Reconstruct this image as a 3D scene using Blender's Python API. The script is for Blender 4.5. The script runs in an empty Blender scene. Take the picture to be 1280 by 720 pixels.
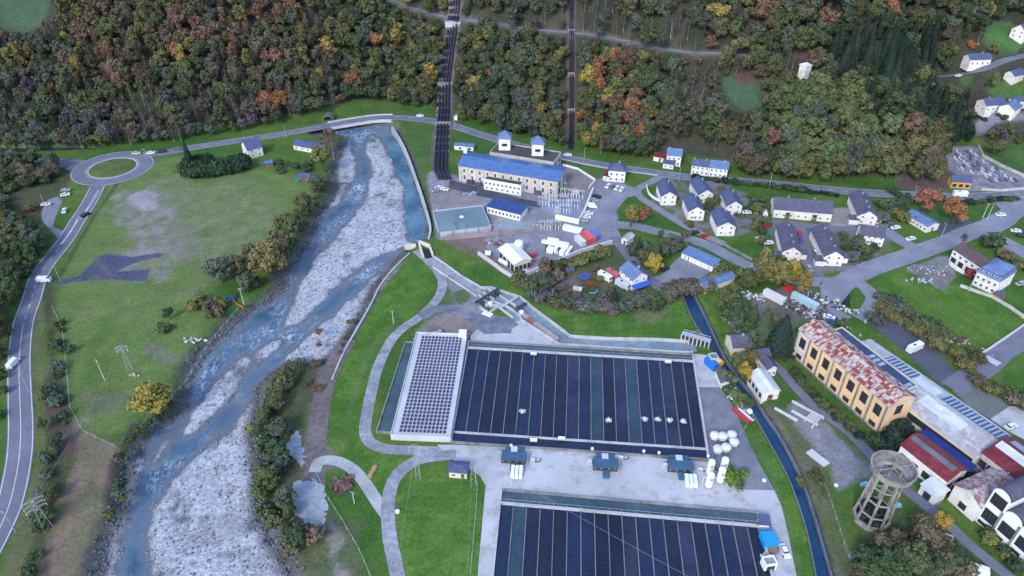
import bpy, math, random
import numpy as np
from mathutils import Vector, Matrix
from mathutils.geometry import tessellate_polygon
random.seed(7); rng = np.random.default_rng(11)
SC = bpy.context.scene
COL = SC.collection
pi = math.pi
# ------------------------------------------------------------------ camera model (drone 170 m over the valley floor)
CH, FP, PITCH = 170.0, 900.0, math.radians(35.7)
cp, sp = math.cos(PITCH), math.sin(PITCH)
cam = bpy.data.cameras.new('camera'); camo = bpy.data.objects.new('camera', cam); COL.objects.link(camo)
camo.location = (0, 0, CH); camo.rotation_euler = (pi/2 - PITCH, 0, 0)
cam.sensor_width = 36; cam.lens = FP/1280*36; cam.clip_end = 5000; cam.clip_start = 1
SC.camera = camo

def U(x, y, z=0.0):
    """site survey: photo point -> plan position at height z"""
    u = (x-640)/FP; v = (y-360)/FP
    t = (CH-z)/(sp+v*cp)
    return np.array([u*t, t*(cp-v*sp)])
def proj(X, Y, Z):
    d = Y*cp+(CH-Z)*sp
    return 640+FP*X/d, 360+FP*(-Y*sp+(CH-Z)*cp)/d

# ------------------------------------------------------------------ planar helpers
def pts(l, z=0): return np.array([U(a, b, z) for a, b in l])
def inside(P, x, y):
    r = np.zeros(x.shape, bool); n = len(P); j = n-1
    for i in range(n):
        xi, yi = P[i]; xj, yj = P[j]
        c = ((yi > y) != (yj > y)) & (x < (xj-xi)*(y-yi)/((yj-yi) or 1e-9)+xi)
        r ^= c; j = i
    return r
def segdist(P, x, y, closed=True):
    d = np.full(x.shape, 1e9); n = len(P)
    for i in range(n if closed else n-1):
        a = P[i]; b = P[(i+1) % n]; e = b-a; l = e@e or 1e-9
        t = np.clip(((x-a[0])*e[0]+(y-a[1])*e[1])/l, 0, 1)
        d = np.minimum(d, np.hypot(x-a[0]-t*e[0], y-a[1]-t*e[1]))
    return d
def sdist(P, x, y):
    d = segdist(P, x, y); return np.where(inside(P, x, y), -d, d)
def smooth(P, k=6, closed=False):
    P = np.asarray(P, float); n = len(P); out = []
    rngi = range(n) if closed else range(n-1)
    for i in rngi:
        if closed: p0, p1, p2, p3 = P[i-1], P[i], P[(i+1) % n], P[(i+2) % n]
        else: p0, p1, p2, p3 = P[max(i-1, 0)], P[i], P[i+1], P[min(i+2, n-1)]
        for j in range(k):
            t = j/k
            out.append(.5*((2*p1)+(p2-p0)*t+(2*p0-5*p1+4*p2-p3)*t*t+(3*p1-p0-3*p2+p3)*t**3))
    if not closed: out.append(P[-1])
    return np.array(out)
def ss(x): x = np.clip(x, 0, 1); return x*x*(3-2*x)
def vnoise(x, y, s, seed=0):
    x = x/s; y = y/s; xi = np.floor(x).astype(int); yi = np.floor(y).astype(int); fx = ss(x-xi); fy = ss(y-yi)
    def h(a, b):
        n = (a*374761393+b*668265263+seed*974711) & 0x7fffffff
        n = ((n ^ (n >> 13))*1274126177) & 0x7fffffff
        return ((n ^ (n >> 16)) & 0xffff)/65535.
    return (h(xi, yi)*(1-fx)+h(xi+1, yi)*fx)*(1-fy)+(h(xi, yi+1)*(1-fx)+h(xi+1, yi+1)*fx)*fy
def fbm(x, y, s, seed=0): return .5*vnoise(x, y, s, seed)+.3*vnoise(x, y, s*.45, seed+1)+.2*vnoise(x, y, s*.2, seed+2)

# ------------------------------------------------------------------ terrain height
RZ = -3.0
river = smooth(pts([(392,166),(400,163),(420,160),(440,158),(489,158),(500,178),(510,202),(520,230),(530,260),(536,285),(530,300),(512,314),(495,330),(475,355),(468,362),(462,380),(445,410),(427,435),(417,447),(400,458),(375,455),(350,462),(328,480),(325,510),(318,540),(324,575),(325,630),(335,655),(352,690),(368,720),(392,800),(95,800),(110,760),(122,720),(127,690),(140,660),(150,635),(160,582),(180,545),(185,535),(220,520),(232,485),(240,462),(270,425),(307,392),(335,375),(352,360),(355,340),(367,327),(382,305),(392,280),(402,262),(414,247),(417,230),(417,208),(424,188),(432,172),(410,171),(396,172)], RZ), 3, True)
river2 = pts([(-60,187),(20,185.5),(60,185),(100,185),(130,186),(130,188),(100,190),(60,191.5),(20,193),(-60,195)], -2)
wat_a = smooth(pts([(385,168),(420,160),(490,160),(500,178),(510,202),(520,230),(530,260),(537,285),(532,300),(512,301),(507,282),(504,262),(505,237),(491,205),(482,184),(474,172),(462,170),(456,182),(464,205),(462,230),(452,255),(437,275),(420,295),(407,310),(393,322),(382,342),(374,360),(372,378),(386,376),(400,372),(425,358),(440,345),(462,330),(480,318),(500,312),(497,322),(478,337),(462,352),(445,368),(425,385),(405,405),(380,425),(360,445),(345,462),(325,480),(318,500),(305,515),(287,540),(272,545),(240,574),(214,602),(198,625),(187,652),(182,682),(183,715),(180,800),(110,800),(145,720),(147,695),(152,665),(162,635),(175,597),(186,560),(192,540),(226,522),(240,490),(246,466),(276,428),(312,394),(340,377),(357,362),(360,342),(372,329),(386,307),(396,284),(406,266),(420,257),(432,242),(442,225),(445,205),(440,188),(436,172)], RZ), 3, True)
bars = [smooth(pts(q, RZ), 3, True) for q in (
 [(301,447),(317,452),(300,480),(275,508),(245,538),(226,545),(240,520),(262,490)],
 [(378,364),(398,362),(412,368),(395,385),(372,402),(352,412),(362,388)],
 [(322,440),(345,425),(352,430),(330,452),(318,462)],
 [(196,560),(212,548),(206,566),(192,580)])]
side = smooth(pts([(316,505),(323,505),(321,560),(318,620),(318,680),(322,720),(315,720),(311,680),(312,600),(311,550)], RZ), 3, True)
canal = pts([(852,366),(866,366),(880,392),(892,417),(905,445),(917,463),(930,480),(939,490),(958,520),(972,540),(990,572),(1005,605),(1020,650),(1030,685),(1040,720),(1060,800),(1040,800),(1020,720),(1010,670),(997,627),(982,590),(960,550),(941,517),(930,496),(916,478),(903,460),(886,430),(875,414),(864,396)], -2)
headr = pts([(541,322),(556,331),(575,345),(600,361),(613,361),(650,373),(665,386),(705,416),(712,421),(760,424),(820,425),(866,430),(870,440),(850,440),(760,434),(700,430),(650,398),(620,384),(600,372),(560,346),(541,333)], -1)
foot = [(-900,160),(-300,180),(60,183),(150,182),(230,174),(330,158),(420,141),(480,134),(540,138),(620,158),(700,176),(800,195),(900,208),(1000,221),(1060,228),(1168,231),(1190,183),(1228,183),(1290,212),(1500,212),(2200,205)]
fw = np.array([U(a, b) for a, b in foot])
def hill(X, Y):
    yf = np.interp(X, fw[:, 0], fw[:, 1])
    x0 = U(1100, 200)[0]; x1 = U(1200, 190)[0]
    s = .64-.26*ss((X-x0)/(x1-x0))
    d = np.maximum(Y-yf, 0)
    h = s*(d-7*(1-np.exp(-d/7)))
    h = np.where(h > 110, 110+40*(1-np.exp(-np.maximum(h-110, 0)/40)), h)
    return h+(np.sin(X*.045+1)+np.sin(X*.021+Y*.03))*1.3*ss(d/40)
hroad_px = [(470,-14),(495,2),(520,11),(545,18),(566,23),(600,27),(640,33),(680,38),(714,41),(750,45),(790,53),(830,61),(865,66),(905,67),(940,70),(970,76)]
rroad_px = [(1172,96),(1200,93),(1230,86),(1258,75),(1300,66)]
HGX0, HGY0, HGN, HGM = -560., 60., 1121, 681
_gx, _gy = np.meshgrid(HGX0+np.arange(HGN), HGY0+np.arange(HGM))
HGRID = {'h': hill(_gx.ravel(), _gy.ravel()).reshape(HGM, HGN)}
def hsamp(x, y):
    g = HGRID['h']; a = min(max(x-HGX0, 0), HGN-1.001); b = min(max(y-HGY0, 0), HGM-1.001); i = int(a); j = int(b); a -= i; b -= j
    return float((g[j, i]*(1-a)+g[j, i+1]*a)*(1-b)+(g[j+1, i]*(1-a)+g[j+1, i+1]*a)*b)
def raymarch(px, py, f=None, z=0.0):
    u = (px-640)/FP; v = (py-360)/FP
    t = 120.
    while t < 1200:
        X = u*t; Y = t*(cp-v*sp); Z = CH-t*(sp+v*cp); dz = Z-hsamp(X, Y)-z
        if dz <= .02: break
        t += max(.05, min(dz*.6, 20))
    return X, Y, Z
hroads = []
for L, w in ((hroad_px, 2.6), (rroad_px, 4)):
    P = smooth(np.array([raymarch(*q) for q in L]), 4)
    hroads.append((P, w))
def height(X, Y):
    X = np.asarray(X, float); Y = np.asarray(Y, float)
    h = hill(X, Y)
    for P, w in hroads:
        d = np.full(X.shape, 1e9); zr = np.zeros(X.shape)
        for a, b in zip(P[:-1], P[1:]):
            e = (b-a)[:2]; t = np.clip(((X-a[0])*e[0]+(Y-a[1])*e[1])/(e@e+1e-9), 0, 1)
            dd = np.hypot(X-a[0]-t*e[0], Y-a[1]-t*e[1]); m = dd < d
            d = np.where(m, dd, d); zr = np.where(m, a[2]+t*(b[2]-a[2]), zr)
        k = 1-ss((d-w)/3.5); h = h*(1-k)+zr*k
    return h
_m = HGRID['h'].ravel() > .01; _h = HGRID['h'].ravel().copy(); _h[_m] = height(_gx.ravel()[_m], _gy.ravel()[_m]); HGRID['h'] = _h.reshape(HGM, HGN)
def G(px, py):
    X, Y, Z = raymarch(px, py); return np.array([X, Y, max(Z, 0)])
def H1(x, y): return hsamp(float(x), float(y))

# ------------------------------------------------------------------ materials
MATS = {}
def newmat(name):
    m = bpy.data.materials.new(name); m.use_nodes = True; nt = m.node_tree; nt.nodes.clear()
    o = nt.nodes.new('ShaderNodeOutputMaterial'); b = nt.nodes.new('ShaderNodeBsdfPrincipled')
    nt.links.new(b.outputs[0], o.inputs[0]); MATS[name] = m
    return m, nt, b
def N(nt, t, **k):
    n = nt.nodes.new(t)
    for a, v in k.items():
        if a in n.inputs: n.inputs[a].default_value = v
        else: setattr(n, a, v)
    return n
def mapping(nt, scale=(1, 1, 1), rot=0, obj=False):
    if obj: tc = nt.nodes.new('ShaderNodeTexCoord').outputs['Object']
    else: tc = nt.nodes.new('ShaderNodeNewGeometry').outputs['Position']
    mp = N(nt, 'ShaderNodeMapping'); mp.inputs['Scale'].default_value = scale; mp.inputs['Rotation'].default_value = (0, 0, rot)
    nt.links.new(tc, mp.inputs['Vector']); return mp.outputs[0]
def mixc(nt, f, a, b, mode='MIX'):
    m = nt.nodes.new('ShaderNodeMix'); m.data_type = 'RGBA'; m.blend_type = mode
    for s, v in ((m.inputs[0], f), (m.inputs[6], a), (m.inputs[7], b)):
        if hasattr(v, 'links'): nt.links.new(v, s)
        elif isinstance(v, (int, float)): s.default_value = v
        else: s.default_value = (*v[:3], 1)
    return m.outputs[2]
def ramp(nt, src, stops):
    r = nt.nodes.new('ShaderNodeValToRGB'); nt.links.new(src, r.inputs[0]); e = r.color_ramp.elements
    while len(e) < len(stops): e.new(.5)
    for k, (p, c) in enumerate(stops):
        e[k].position = p; e[k].color = (c, c, c, 1) if isinstance(c, (int, float)) else (*c, 1)
    return r.outputs[0]
def noise(nt, vec, scale, detail=4, rough=.6):
    n = N(nt, 'ShaderNodeTexNoise', Scale=scale, Detail=detail, Roughness=rough); nt.links.new(vec, n.inputs['Vector']); return n.outputs['Fac']
def mat(name, col, rough=.85, var=.25, scale=.6, metal=0, col2=None, dirt=None, attr=None, bump=.0, fine=0.):
    """worn surface: base colour varied by two noises; col may be 'obj' to take the object's own colour"""
    m, nt, b = newmat(name); v = mapping(nt)
    if col == 'obj': c = N(nt, 'ShaderNodeObjectInfo').outputs['Color']
    elif attr: c = N(nt, 'ShaderNodeAttribute', attribute_name=attr).outputs['Color']
    else:
        r = nt.nodes.new('ShaderNodeRGB'); r.outputs[0].default_value = (*col, 1); c = r.outputs[0]
    n1 = noise(nt, v, scale, 5)
    if col2: c = mixc(nt, ramp(nt, n1, [(.42, 0.), (.6, 1.)]), c, col2)
    n2 = noise(nt, v, scale*.22, 3)
    lo, hi = 1-var, 1+var*.6
    c = mixc(nt, 1., c, ramp(nt, n2, [(.3, lo), (.7, hi)]), 'MULTIPLY')
    n3 = noise(nt, v, max(scale*4, 2.5), 2)
    c = mixc(nt, 1., c, ramp(nt, n3, [(.3, 1-var*.6-fine), (.7, 1+var*.3+fine)]), 'MULTIPLY')
    if dirt: c = mixc(nt, ramp(nt, noise(nt, v, scale*.7, 6, .7), [(.5, 0.), (.62, .8)]), c, dirt)
    nt.links.new(c, b.inputs['Base Color']); b.inputs['Roughness'].default_value = rough; b.inputs['Metallic'].default_value = metal
    b.inputs['Specular IOR Level'].default_value = .3
    if bump:
        bp = N(nt, 'ShaderNodeBump', Strength=bump, Distance=.3); nt.links.new(n3, bp.inputs['Height']); nt.links.new(bp.outputs[0], b.inputs['Normal'])
    return m
def roofmat(name, col, rough=.6, pitch=.5, var=.2, col2=None, spec=.3, snap=None):
    """sheet or slate roof with courses running along the roof"""
    m, nt, b = newmat(name); v = mapping(nt, obj=True)
    r = nt.nodes.new('ShaderNodeRGB'); r.outputs[0].default_value = (*col, 1); c = r.outputs[0]
    vv = v
    if snap:
        sn = N(nt, 'ShaderNodeVectorMath', operation='SNAP'); nt.links.new(v, sn.inputs[0]); sn.inputs[1].default_value = snap; vv = sn.outputs[0]
    if col2: c = mixc(nt, ramp(nt, noise(nt, vv, .45 if not snap else .6, 6, .8), [(.47, 0.), (.53, 1.)]), c, col2)
    br = N(nt, 'ShaderNodeTexBrick', Scale=1., **{'Mortar Size': .03, 'Brick Width': pitch*2.2, 'Row Height': pitch, 'Bias': 0.})
    br.inputs['Color1'].default_value = (1, 1, 1, 1); br.inputs['Color2'].default_value = (.72, .72, .72, 1); br.inputs['Mortar'].default_value = (.6, .6, .6, 1)
    nt.links.new(v, br.inputs['Vector']); c = mixc(nt, .8, c, br.outputs['Color'], 'MULTIPLY')
    c = mixc(nt, 1., c, ramp(nt, noise(nt, v, .3, 5, .7), [(.3, 1-var), (.7, 1+var)]), 'MULTIPLY')
    nt.links.new(c, b.inputs['Base Color']); b.inputs['Roughness'].default_value = rough; b.inputs['Specular IOR Level'].default_value = spec
    return m
asphalt = mat('asphalt', (.17, .165, .195), .9, .22, .35, dirt=(.13, .13, .15))
asphalt_new = mat('asphalt_dark', (.085, .087, .105), .9, .25, .3)
asphalt_pale = mat('asphalt_pale', (.23, .23, .26), .9, .25, .3, dirt=(.17, .17, .19))
gravelm = mat('gravel_path', (.24, .24, .265), .95, .3, .5, col2=(.33, .33, .33), fine=.15)
concrete = mat('concrete', (.45, .45, .44), .85, .16, .25, dirt=(.30, .29, .27))
concrete_d = mat('old_concrete', (.24, .235, .22), .9, .3, .5, dirt=(.12, .11, .09))
concrete_w = mat('white_concrete', (.52, .51, .49), .85, .14, .3)
white = mat('white_paint', (.78, .77, .74), .6, .08, .4)
whitewall = mat('white_render', (.76, .71, .62), .85, .12, .3, dirt=(.5, .48, .43))
cream = mat('cream_render', (.62, .55, .42), .85, .14, .3)
stone = mat('stone_wall', (.56, .50, .43), .9, .2, .8, col2=(.46, .40, .34))
yellow_r = mat('yellow_render', (.76, .50, .26), .85, .14, .3, dirt=(.60, .39, .24))
orange_r = mat('orange_render', (.68, .36, .09), .85, .12, .4)
slate = roofmat('slate', (.085, .105, .185), .7)
slate_p = roofmat('purple_slate', (.105, .10, .138), .7)
blue_roof = roofmat('blue_sheet_roof', (.085, .165, .34), .4, 1.2, .1)
blue_dk = roofmat('dark_blue_roof', (.035, .07, .20), .4, 1.2, .1)
blue_lt = roofmat('pale_blue_roof', (.13, .20, .34), .45, .9, .12)
red_roof = roofmat('red_sheet_roof', (.16, .022, .03), .6, .9, .25, col2=(.22, .035, .04))
rust_roof = roofmat('rusted_roof', (.52, .42, .37), .85, 1.3, .15, col2=(.25, .065, .05), snap=(.45, 1.15, 1))
pink_roof = roofmat('faded_roof', (.42, .37, .36), .8, 1.1, .15, col2=(.50, .50, .50))
white_roof = roofmat('white_sheet_roof', (.62, .64, .64), .5, 1.2, .1)
brown_roof = roofmat('brown_tile_roof', (.12, .08, .075), .8, .5, .2)
darkflat = mat('dark_flat_roof', (.075, .07, .068), .9, .25, .5)
glass, _n, _b = newmat('window_glass'); _b.inputs['Base Color'].default_value = (.025, .03, .04, 1); _b.inputs['Roughness'].default_value = .15
skyl = mat('skylight_glass', (.30, .36, .42), .25, .2, .8)
bluegl = mat('blue_glazing', (.03, .06, .13), .25, .3, .8)
steel = mat('galvanised_steel', (.42, .43, .44), .5, .15, 1., .3)
dsteel = mat('dark_steel', (.05, .05, .055), .6, .2, 1.)
pipe_m = mat('penstock_paint', (.035, .03, .05), .4, .25, .3)
teal = mat('teal_cover', (.05, .11, .17), .5, .2, .8)
wood = mat('weathered_wood', (.20, .13, .08), .9, .3, 1.)
soilred = mat('red_soil', (.16, .08, .05), .95, .3, .6)
bark = mat('bark', (.09, .07, .055), .95, .3, 1.)
barkw = mat('pale_bark', (.30, .28, .26), .95, .3, 1.)
paint = mat('object_paint', 'obj', .4, .06, 1.)
matte = mat('object_matte', 'obj', .85, .15, 1.)
rubber = mat('rubber', (.02, .02, .02), .8, .1, 1.)
markm = mat('road_paint', (.55, .56, .58), .7, .25, .8)
solar_m, nt, b_ = newmat('solar_cells'); b_.inputs['Roughness'].default_value = .25; b_.inputs['Base Color'].default_value = (.03, .035, .10, 1)
rockm = mat('boulder_rock', (.30, .30, .31), .9, .3, 1.2, col2=(.18, .17, .17), bump=.4)
def leafmat(name, attr=False):
    m, nt, b = newmat(name)
    c = N(nt, 'ShaderNodeAttribute', attribute_name='tint').outputs['Color'] if attr else N(nt, 'ShaderNodeObjectInfo').outputs['Color']
    lv = N(nt, 'ShaderNodeAttribute', attribute_name='leaf').outputs['Fac']
    c = mixc(nt, 1., c, ramp(nt, lv, [(0, (.78, .80, .84)), (.55, (1., 1., .95)), (1, (1.28, 1.24, 1.05))]), 'MULTIPLY')
    nt.links.new(c, b.inputs['Base Color']); b.inputs['Roughness'].default_value = .75; b.inputs['Specular IOR Level'].default_value = .12
    return m
leafm = leafmat('foliage'); leafs = leafmat('forest_foliage', True)

rockd = mat('dark_bank_rock', (.15, .145, .14), .9, .3, 1.2, col2=(.09, .085, .08), bump=.4)
dirtyw = mat('dirty_white', (.62, .61, .58), .7, .15, 1.2)
# ------------------------------------------------------------------ mesh builder
class MB:
    def __init__(s): s.v = []; s.f = []; s.m = []
    def add(s, vs, fs, mi=0):
        o = len(s.v); s.v += [tuple(map(float, q)) for q in vs]; s.f += [tuple(i+o for i in f) for f in fs]; s.m += [mi]*len(fs)
    def box(s, c, d, rz=0, mi=0, taper=1., rx=0, ry=0):
        x, y, z = d[0]/2, d[1]/2, d[2]/2; R = Matrix.Rotation(rz, 3, 'Z') @ Matrix.Rotation(ry, 3, 'Y') @ Matrix.Rotation(rx, 3, 'X'); vs = []
        for k, t in ((-1, 1), (1, taper)):
            for a, b in ((-1, -1), (1, -1), (1, 1), (-1, 1)):
                vs.append(Vector(c)+R @ Vector((a*x*t, b*y*t, k*z)))
        s.add(vs, [(3, 2, 1, 0), (4, 5, 6, 7), (0, 1, 5, 4), (1, 2, 6, 5), (2, 3, 7, 6), (3, 0, 4, 7)], mi)
    def bar(s, a, b, r, n=6, r2=None, mi=0, cap=True):
        a = Vector(a); b = Vector(b); d = (b-a).normalized(); u = d.orthogonal().normalized(); w = d.cross(u); r2 = r if r2 is None else r2; vs = []
        for p, q in ((a, r), (b, r2)):
            for i in range(n):
                t = 2*pi*i/n; vs.append(p+(u*math.cos(t)+w*math.sin(t))*q)
        fs = [(i, (i+1) % n, n+(i+1) % n, n+i) for i in range(n)]
        if cap: fs += [tuple(range(n-1, -1, -1)), tuple(range(n, 2*n))]
        s.add(vs, fs, mi)
    def tube(s, P, r, n=6, mi=0):
        for a, b in zip(P[:-1], P[1:]): s.bar(a, b, r, n, mi=mi)
    def lathe(s, prof, n=16, c=(0, 0, 0), mi=0, cap=True):
        vs = [(c[0]+r*math.cos(2*pi*i/n), c[1]+r*math.sin(2*pi*i/n), c[2]+z) for r, z in prof for i in range(n)]
        fs = [(k*n+i, k*n+(i+1) % n, (k+1)*n+(i+1) % n, (k+1)*n+i) for k in range(len(prof)-1) for i in range(n)]
        if cap: fs += [tuple(range(n-1, -1, -1)), tuple(range((len(prof)-1)*n, len(prof)*n))]
        s.add(vs, fs, mi)
    def prism(s, poly, z0, z1, mi=0):
        n = len(poly); a = sum(poly[i-1][0]*poly[i][1]-poly[i][0]*poly[i-1][1] for i in range(n))
        if a < 0: poly = poly[::-1]
        vs = [(p[0], p[1], z0) for p in poly]+[(p[0], p[1], z1) for p in poly]
        tri = tessellate_polygon([[Vector((p[0], p[1], 0)) for p in poly]])
        fs = [(i, (i+1) % n, n+(i+1) % n, n+i) for i in range(n)]
        for t in tri:
            q = [poly[i] for i in t]; ar = (q[1][0]-q[0][0])*(q[2][1]-q[0][1])-(q[2][0]-q[0][0])*(q[1][1]-q[0][1])
            if ar < 0: t = t[::-1]
            fs += [tuple(n+i for i in t), tuple(t[::-1])]
        s.add(vs, fs, mi)
    def mesh(s, name, mats):
        me = bpy.data.meshes.new(name); me.from_pydata(s.v, [], s.f); me.update()
        for m in (mats if isinstance(mats, (list, tuple)) else [mats]): me.materials.append(m)
        if any(s.m): me.polygons.foreach_set('material_index', s.m)
        return me
    def build(s, name, mats, parent=None, color=None):
        return link(name, s.mesh(name, mats), parent, color)
def link(name, me, parent=None, color=None):
    o = bpy.data.objects.new(name, me); COL.objects.link(o)
    if parent: o.parent = parent
    if color: o.color = (*color, 1)
    return o
def tag(o, label=None, cat=None, group=None, kind=None):
    if label: o['label'] = label
    if cat: o['category'] = cat
    if group: o['group'] = group
    if kind: o['kind'] = kind
    return o
def empty(name, loc, rz=0, label=None, cat=None, group=None):
    o = bpy.data.objects.new(name, None); COL.objects.link(o); o.empty_display_size = .5
    o.location = loc; o.rotation_euler = (0, 0, rz); return tag(o, label, cat, group)
def copy_tree(o, parent=None):
    c = o.copy(); COL.objects.link(c); c.parent = parent
    for ch in list(o.children): copy_tree(ch, c)
    return c
def recolor(o, col, names=None):
    for c in [o]+list(o.children_recursive):
        if names is None or c.name.split('.')[0] in names: c.color = (*col, 1)
def npmesh(name, V, F, mats, smoothf=False):
    me = bpy.data.meshes.new(name); V = np.asarray(V, np.float32); F = np.asarray(F, np.int32); k = F.shape[1]
    me.vertices.add(len(V)); me.vertices.foreach_set('co', V.ravel()); me.loops.add(F.size); me.loops.foreach_set('vertex_index', F.ravel())
    me.polygons.add(len(F)); me.polygons.foreach_set('loop_start', np.arange(0, F.size, k, dtype=np.int32)); me.polygons.foreach_set('loop_total', np.full(len(F), k, np.int32))
    me.update(calc_edges=True); me.validate()
    for m in (mats if isinstance(mats, (list, tuple)) else [mats]): me.materials.append(m)
    if smoothf: me.polygons.foreach_set('use_smooth', np.ones(len(F), bool))
    return me
def fattr(me, name, a, dom='POINT', typ='FLOAT'):
    at = me.attributes.new(name, typ, dom); at.data.foreach_set('value' if typ == 'FLOAT' else 'color', np.asarray(a, np.float32).ravel())
# ------------------------------------------------------------------ ground sheet
def axis(a, b, step, far, grow=1.12):
    c = list(np.arange(a, b, step)); s = step
    while c[-1] < far: s *= grow; c.append(c[-1]+s)
    s = step
    while c[0] > -far: s *= grow; c.insert(0, c[0]-s)
    return np.array(c)
gx = axis(-300, 300, 1.0, 1500); gy = [y for y in axis(70, 470, 1.0, 1800) if y > -300]
gy = np.array(gy); nx, ny = len(gx), len(gy)
XX, YY = np.meshgrid(gx, gy); X = XX.ravel(); Y = YY.ravel()
Z = height(X, Y)
nz = fbm(X, Y, 9, 3); nz2 = fbm(X, Y, 3.2, 5)
def near(P, m=12): return (X > P[:, 0].min()-m) & (X < P[:, 0].max()+m) & (Y > P[:, 1].min()-m) & (Y < P[:, 1].max()+m)
bed = np.zeros(len(X)); gravelmask = np.zeros(len(X))
DR = np.full(len(X), 99.)
for P in (river,):
    m = near(P, 40); d = sdist(P, X[m], Y[m]); DR[m] = np.minimum(DR[m], d)
DW = np.full(len(X), 99.)
brook = smooth(pts([(512,309),(500,311),(480,322),(460,338),(440,354),(420,368),(402,378),(402,384),(424,374),(446,358),(466,343),(484,328),(502,316)], RZ), 3, True)
for P in (wat_a, brook):
    m = near(P); DW[m] = np.minimum(DW[m], sdist(P, X[m], Y[m]))
for P in bars:
    m = near(P); DW[m] = np.maximum(DW[m], -sdist(P, X[m], Y[m]))
inriv = 1-ss((DR+.5)/4.5)          # 1 in the river bed, 0 on the terrace
nz3 = fbm(X, Y*.55, 4.5, 45)
mid = ss((DW+9)/9)
bedz = RZ+.34+(nz-.5)*.7+(nz2-.5)*.35+(nz3-.5)*.5-ss((2.4-DW)/6.2)*.98

bank = (fbm(X, Y, 5, 9)-.5)*1.2*ss(1-np.abs(DR-1.5)/4)
Z = Z*(1-inriv)+bedz*inriv+bank*(DR > -3)
# ---- base colours (albedo) painted per vertex
C = np.zeros((len(X), 3)); n1 = fbm(X, Y, 22, 21); n2 = fbm(X, Y, 6, 31)
g1 = np.array([.045, .11, .018]); g2 = np.array([.078, .14, .025]); fl = np.array([.05, .052, .033])
C[:] = g1; C += (g2-g1)*ss((n1-.35)/.3)[:, None]
def lay(poly, col, soft=2., amt=1., rough=3., col2=None, closed=True, width=None, z=0, sm=3):
    P = pts(poly, z) if not isinstance(poly, np.ndarray) else poly
    if sm: P = smooth(P, sm, closed)
    m = near(P, 14); x = X[m]; y = Y[m]
    d = sdist(P, x, y) if closed else segdist(P, x, y, False)-width/2
    d = d+(n2[m]-.5)*rough*2
    k = ss(.5-d/soft)[:, None]*amt; c = np.array(col)
    if col2 is not None: c = c+(np.array(col2)-c)*ss((fbm(x, y, 5, 77)-.4)/.25)[:, None]
    C[m] = C[m]*(1-k)+c*k
# forest floor on the hill and other wooded ground
fd = hill(X, Y); k = ss((fd-.3)/2)[:, None]; C = C*(1-k)+(fl+np.array([.02, .025, 0])*(n1[:, None]-.5))*k
lay([(-80,196),(40,196),(85,206),(92,222),(70,245),(60,262),(52,290),(70,296),(30,345),(10,400),(2,460),(-80,470)], (.07,.075,.035), 4)
# left meadow: yellow green with worn grey brown ground
lay([(150,215),(230,195),(330,212),(390,225),(400,262),(360,300),(330,320),(275,345),(262,400),(230,455),(170,520),(120,550),(85,520),(68,430),(70,370),(95,300)], (.12,.175,.05), 8, .85)
lay([(170,238),(235,215),(300,225),(350,250),(330,300),(270,330),(215,345),(150,340),(135,330),(160,300),(150,265)], (.17,.185,.10), 12, .65, 8, (.13,.17,.06))
lay([(150,240),(205,235),(222,262),(215,330),(195,350),(130,345),(170,310),(160,285),(140,262)], (.23,.215,.20), 5, .8, 7, (.16,.17,.10))
lay([(163,242),(195,240),(193,262),(166,258)], (.30,.28,.28), 3, .8, 3)
lay([(225,275),(250,300),(240,330),(215,330)], (.17,.16,.12), 6, .5, 6)
lay([(65,352),(100,345),(122,320),(135,317),(165,321),(202,316),(204,320),(165,330),(145,340),(188,336),(184,352),(152,350),(110,350),(70,356)], (.07,.075,.118), 1., .97, .4, sm=0)
lay([(120,400),(160,420),(150,500),(120,540),(90,500)], (.075,.125,.025), 8, .5, 6)
lay([(190,435),(225,440),(215,455),(190,450)], (.17,.16,.14), 3, .6, 3)
lay([(100,485),(150,495),(155,520),(110,520)], (.13,.12,.10), 5, .5, 5)
# strip and brown field below left road
lay([(52,370),(60,440),(58,540),(52,600),(30,680),(10,740),(45,740),(75,640),(95,560),(85,500),(70,430),(66,360)], (.05,.05,.028), 3, .9, 2, (.07,.075,.035))
lay([(42,360),(40,440),(44,540),(40,590),(20,650),(0,720),(30,720),(52,600),(58,540),(56,440),(52,370)], (.12,.125,.055), 2, .8, 1.5)
lay([(62,480),(85,520),(120,548),(146,562),(140,620),(125,660),(110,720),(110,800),(10,800),(60,680),(75,620),(95,570),(80,530),(64,520)], (.20,.14,.105), 3, .98, 2, (.15,.13,.07))
lay([(112,560),(135,565),(125,650),(100,720),(75,720),(95,650)], (.14,.14,.07), 4, .7, 3)
lay([(62,470),(88,520),(98,560),(75,570),(60,530)], (.085,.06,.055), 3, .85, 2)
# river banks: rocks and earth
k = (ss(1-np.abs(DR-2)/5)*.8)[:, None]*ss((n2[:, None]-.3)/.3); C = C*(1-k)+np.array([.10,.09,.075])*k
# right bank of river
lay([(417,450),(445,415),(470,372),(500,330),(490,335),(462,378),(425,438)], (.22,.21,.19), 2, .8, 1.5)
lay([(395,455),(425,440),(412,480),(405,530),(410,560),(425,585),(395,600),(385,650),(360,640),(380,560),(385,500)], (.17,.145,.125), 3, .9, 2.5, (.12,.10,.085))
lay([(345,465),(395,458),(390,500),(375,560),(372,640),(385,690),(420,760),(370,760),(330,650),(326,560),(328,500)], (.075,.075,.04), 3, .85, 2)
lay([(400,640),(440,650),(460,720),(470,770),(400,770),(380,700)], (.10,.10,.06), 4, .6, 4)
lay([(412,655),(425,660),(430,700),(440,760),(415,760),(410,700)], (.24,.22,.20), 2, .7, 3)
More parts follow.
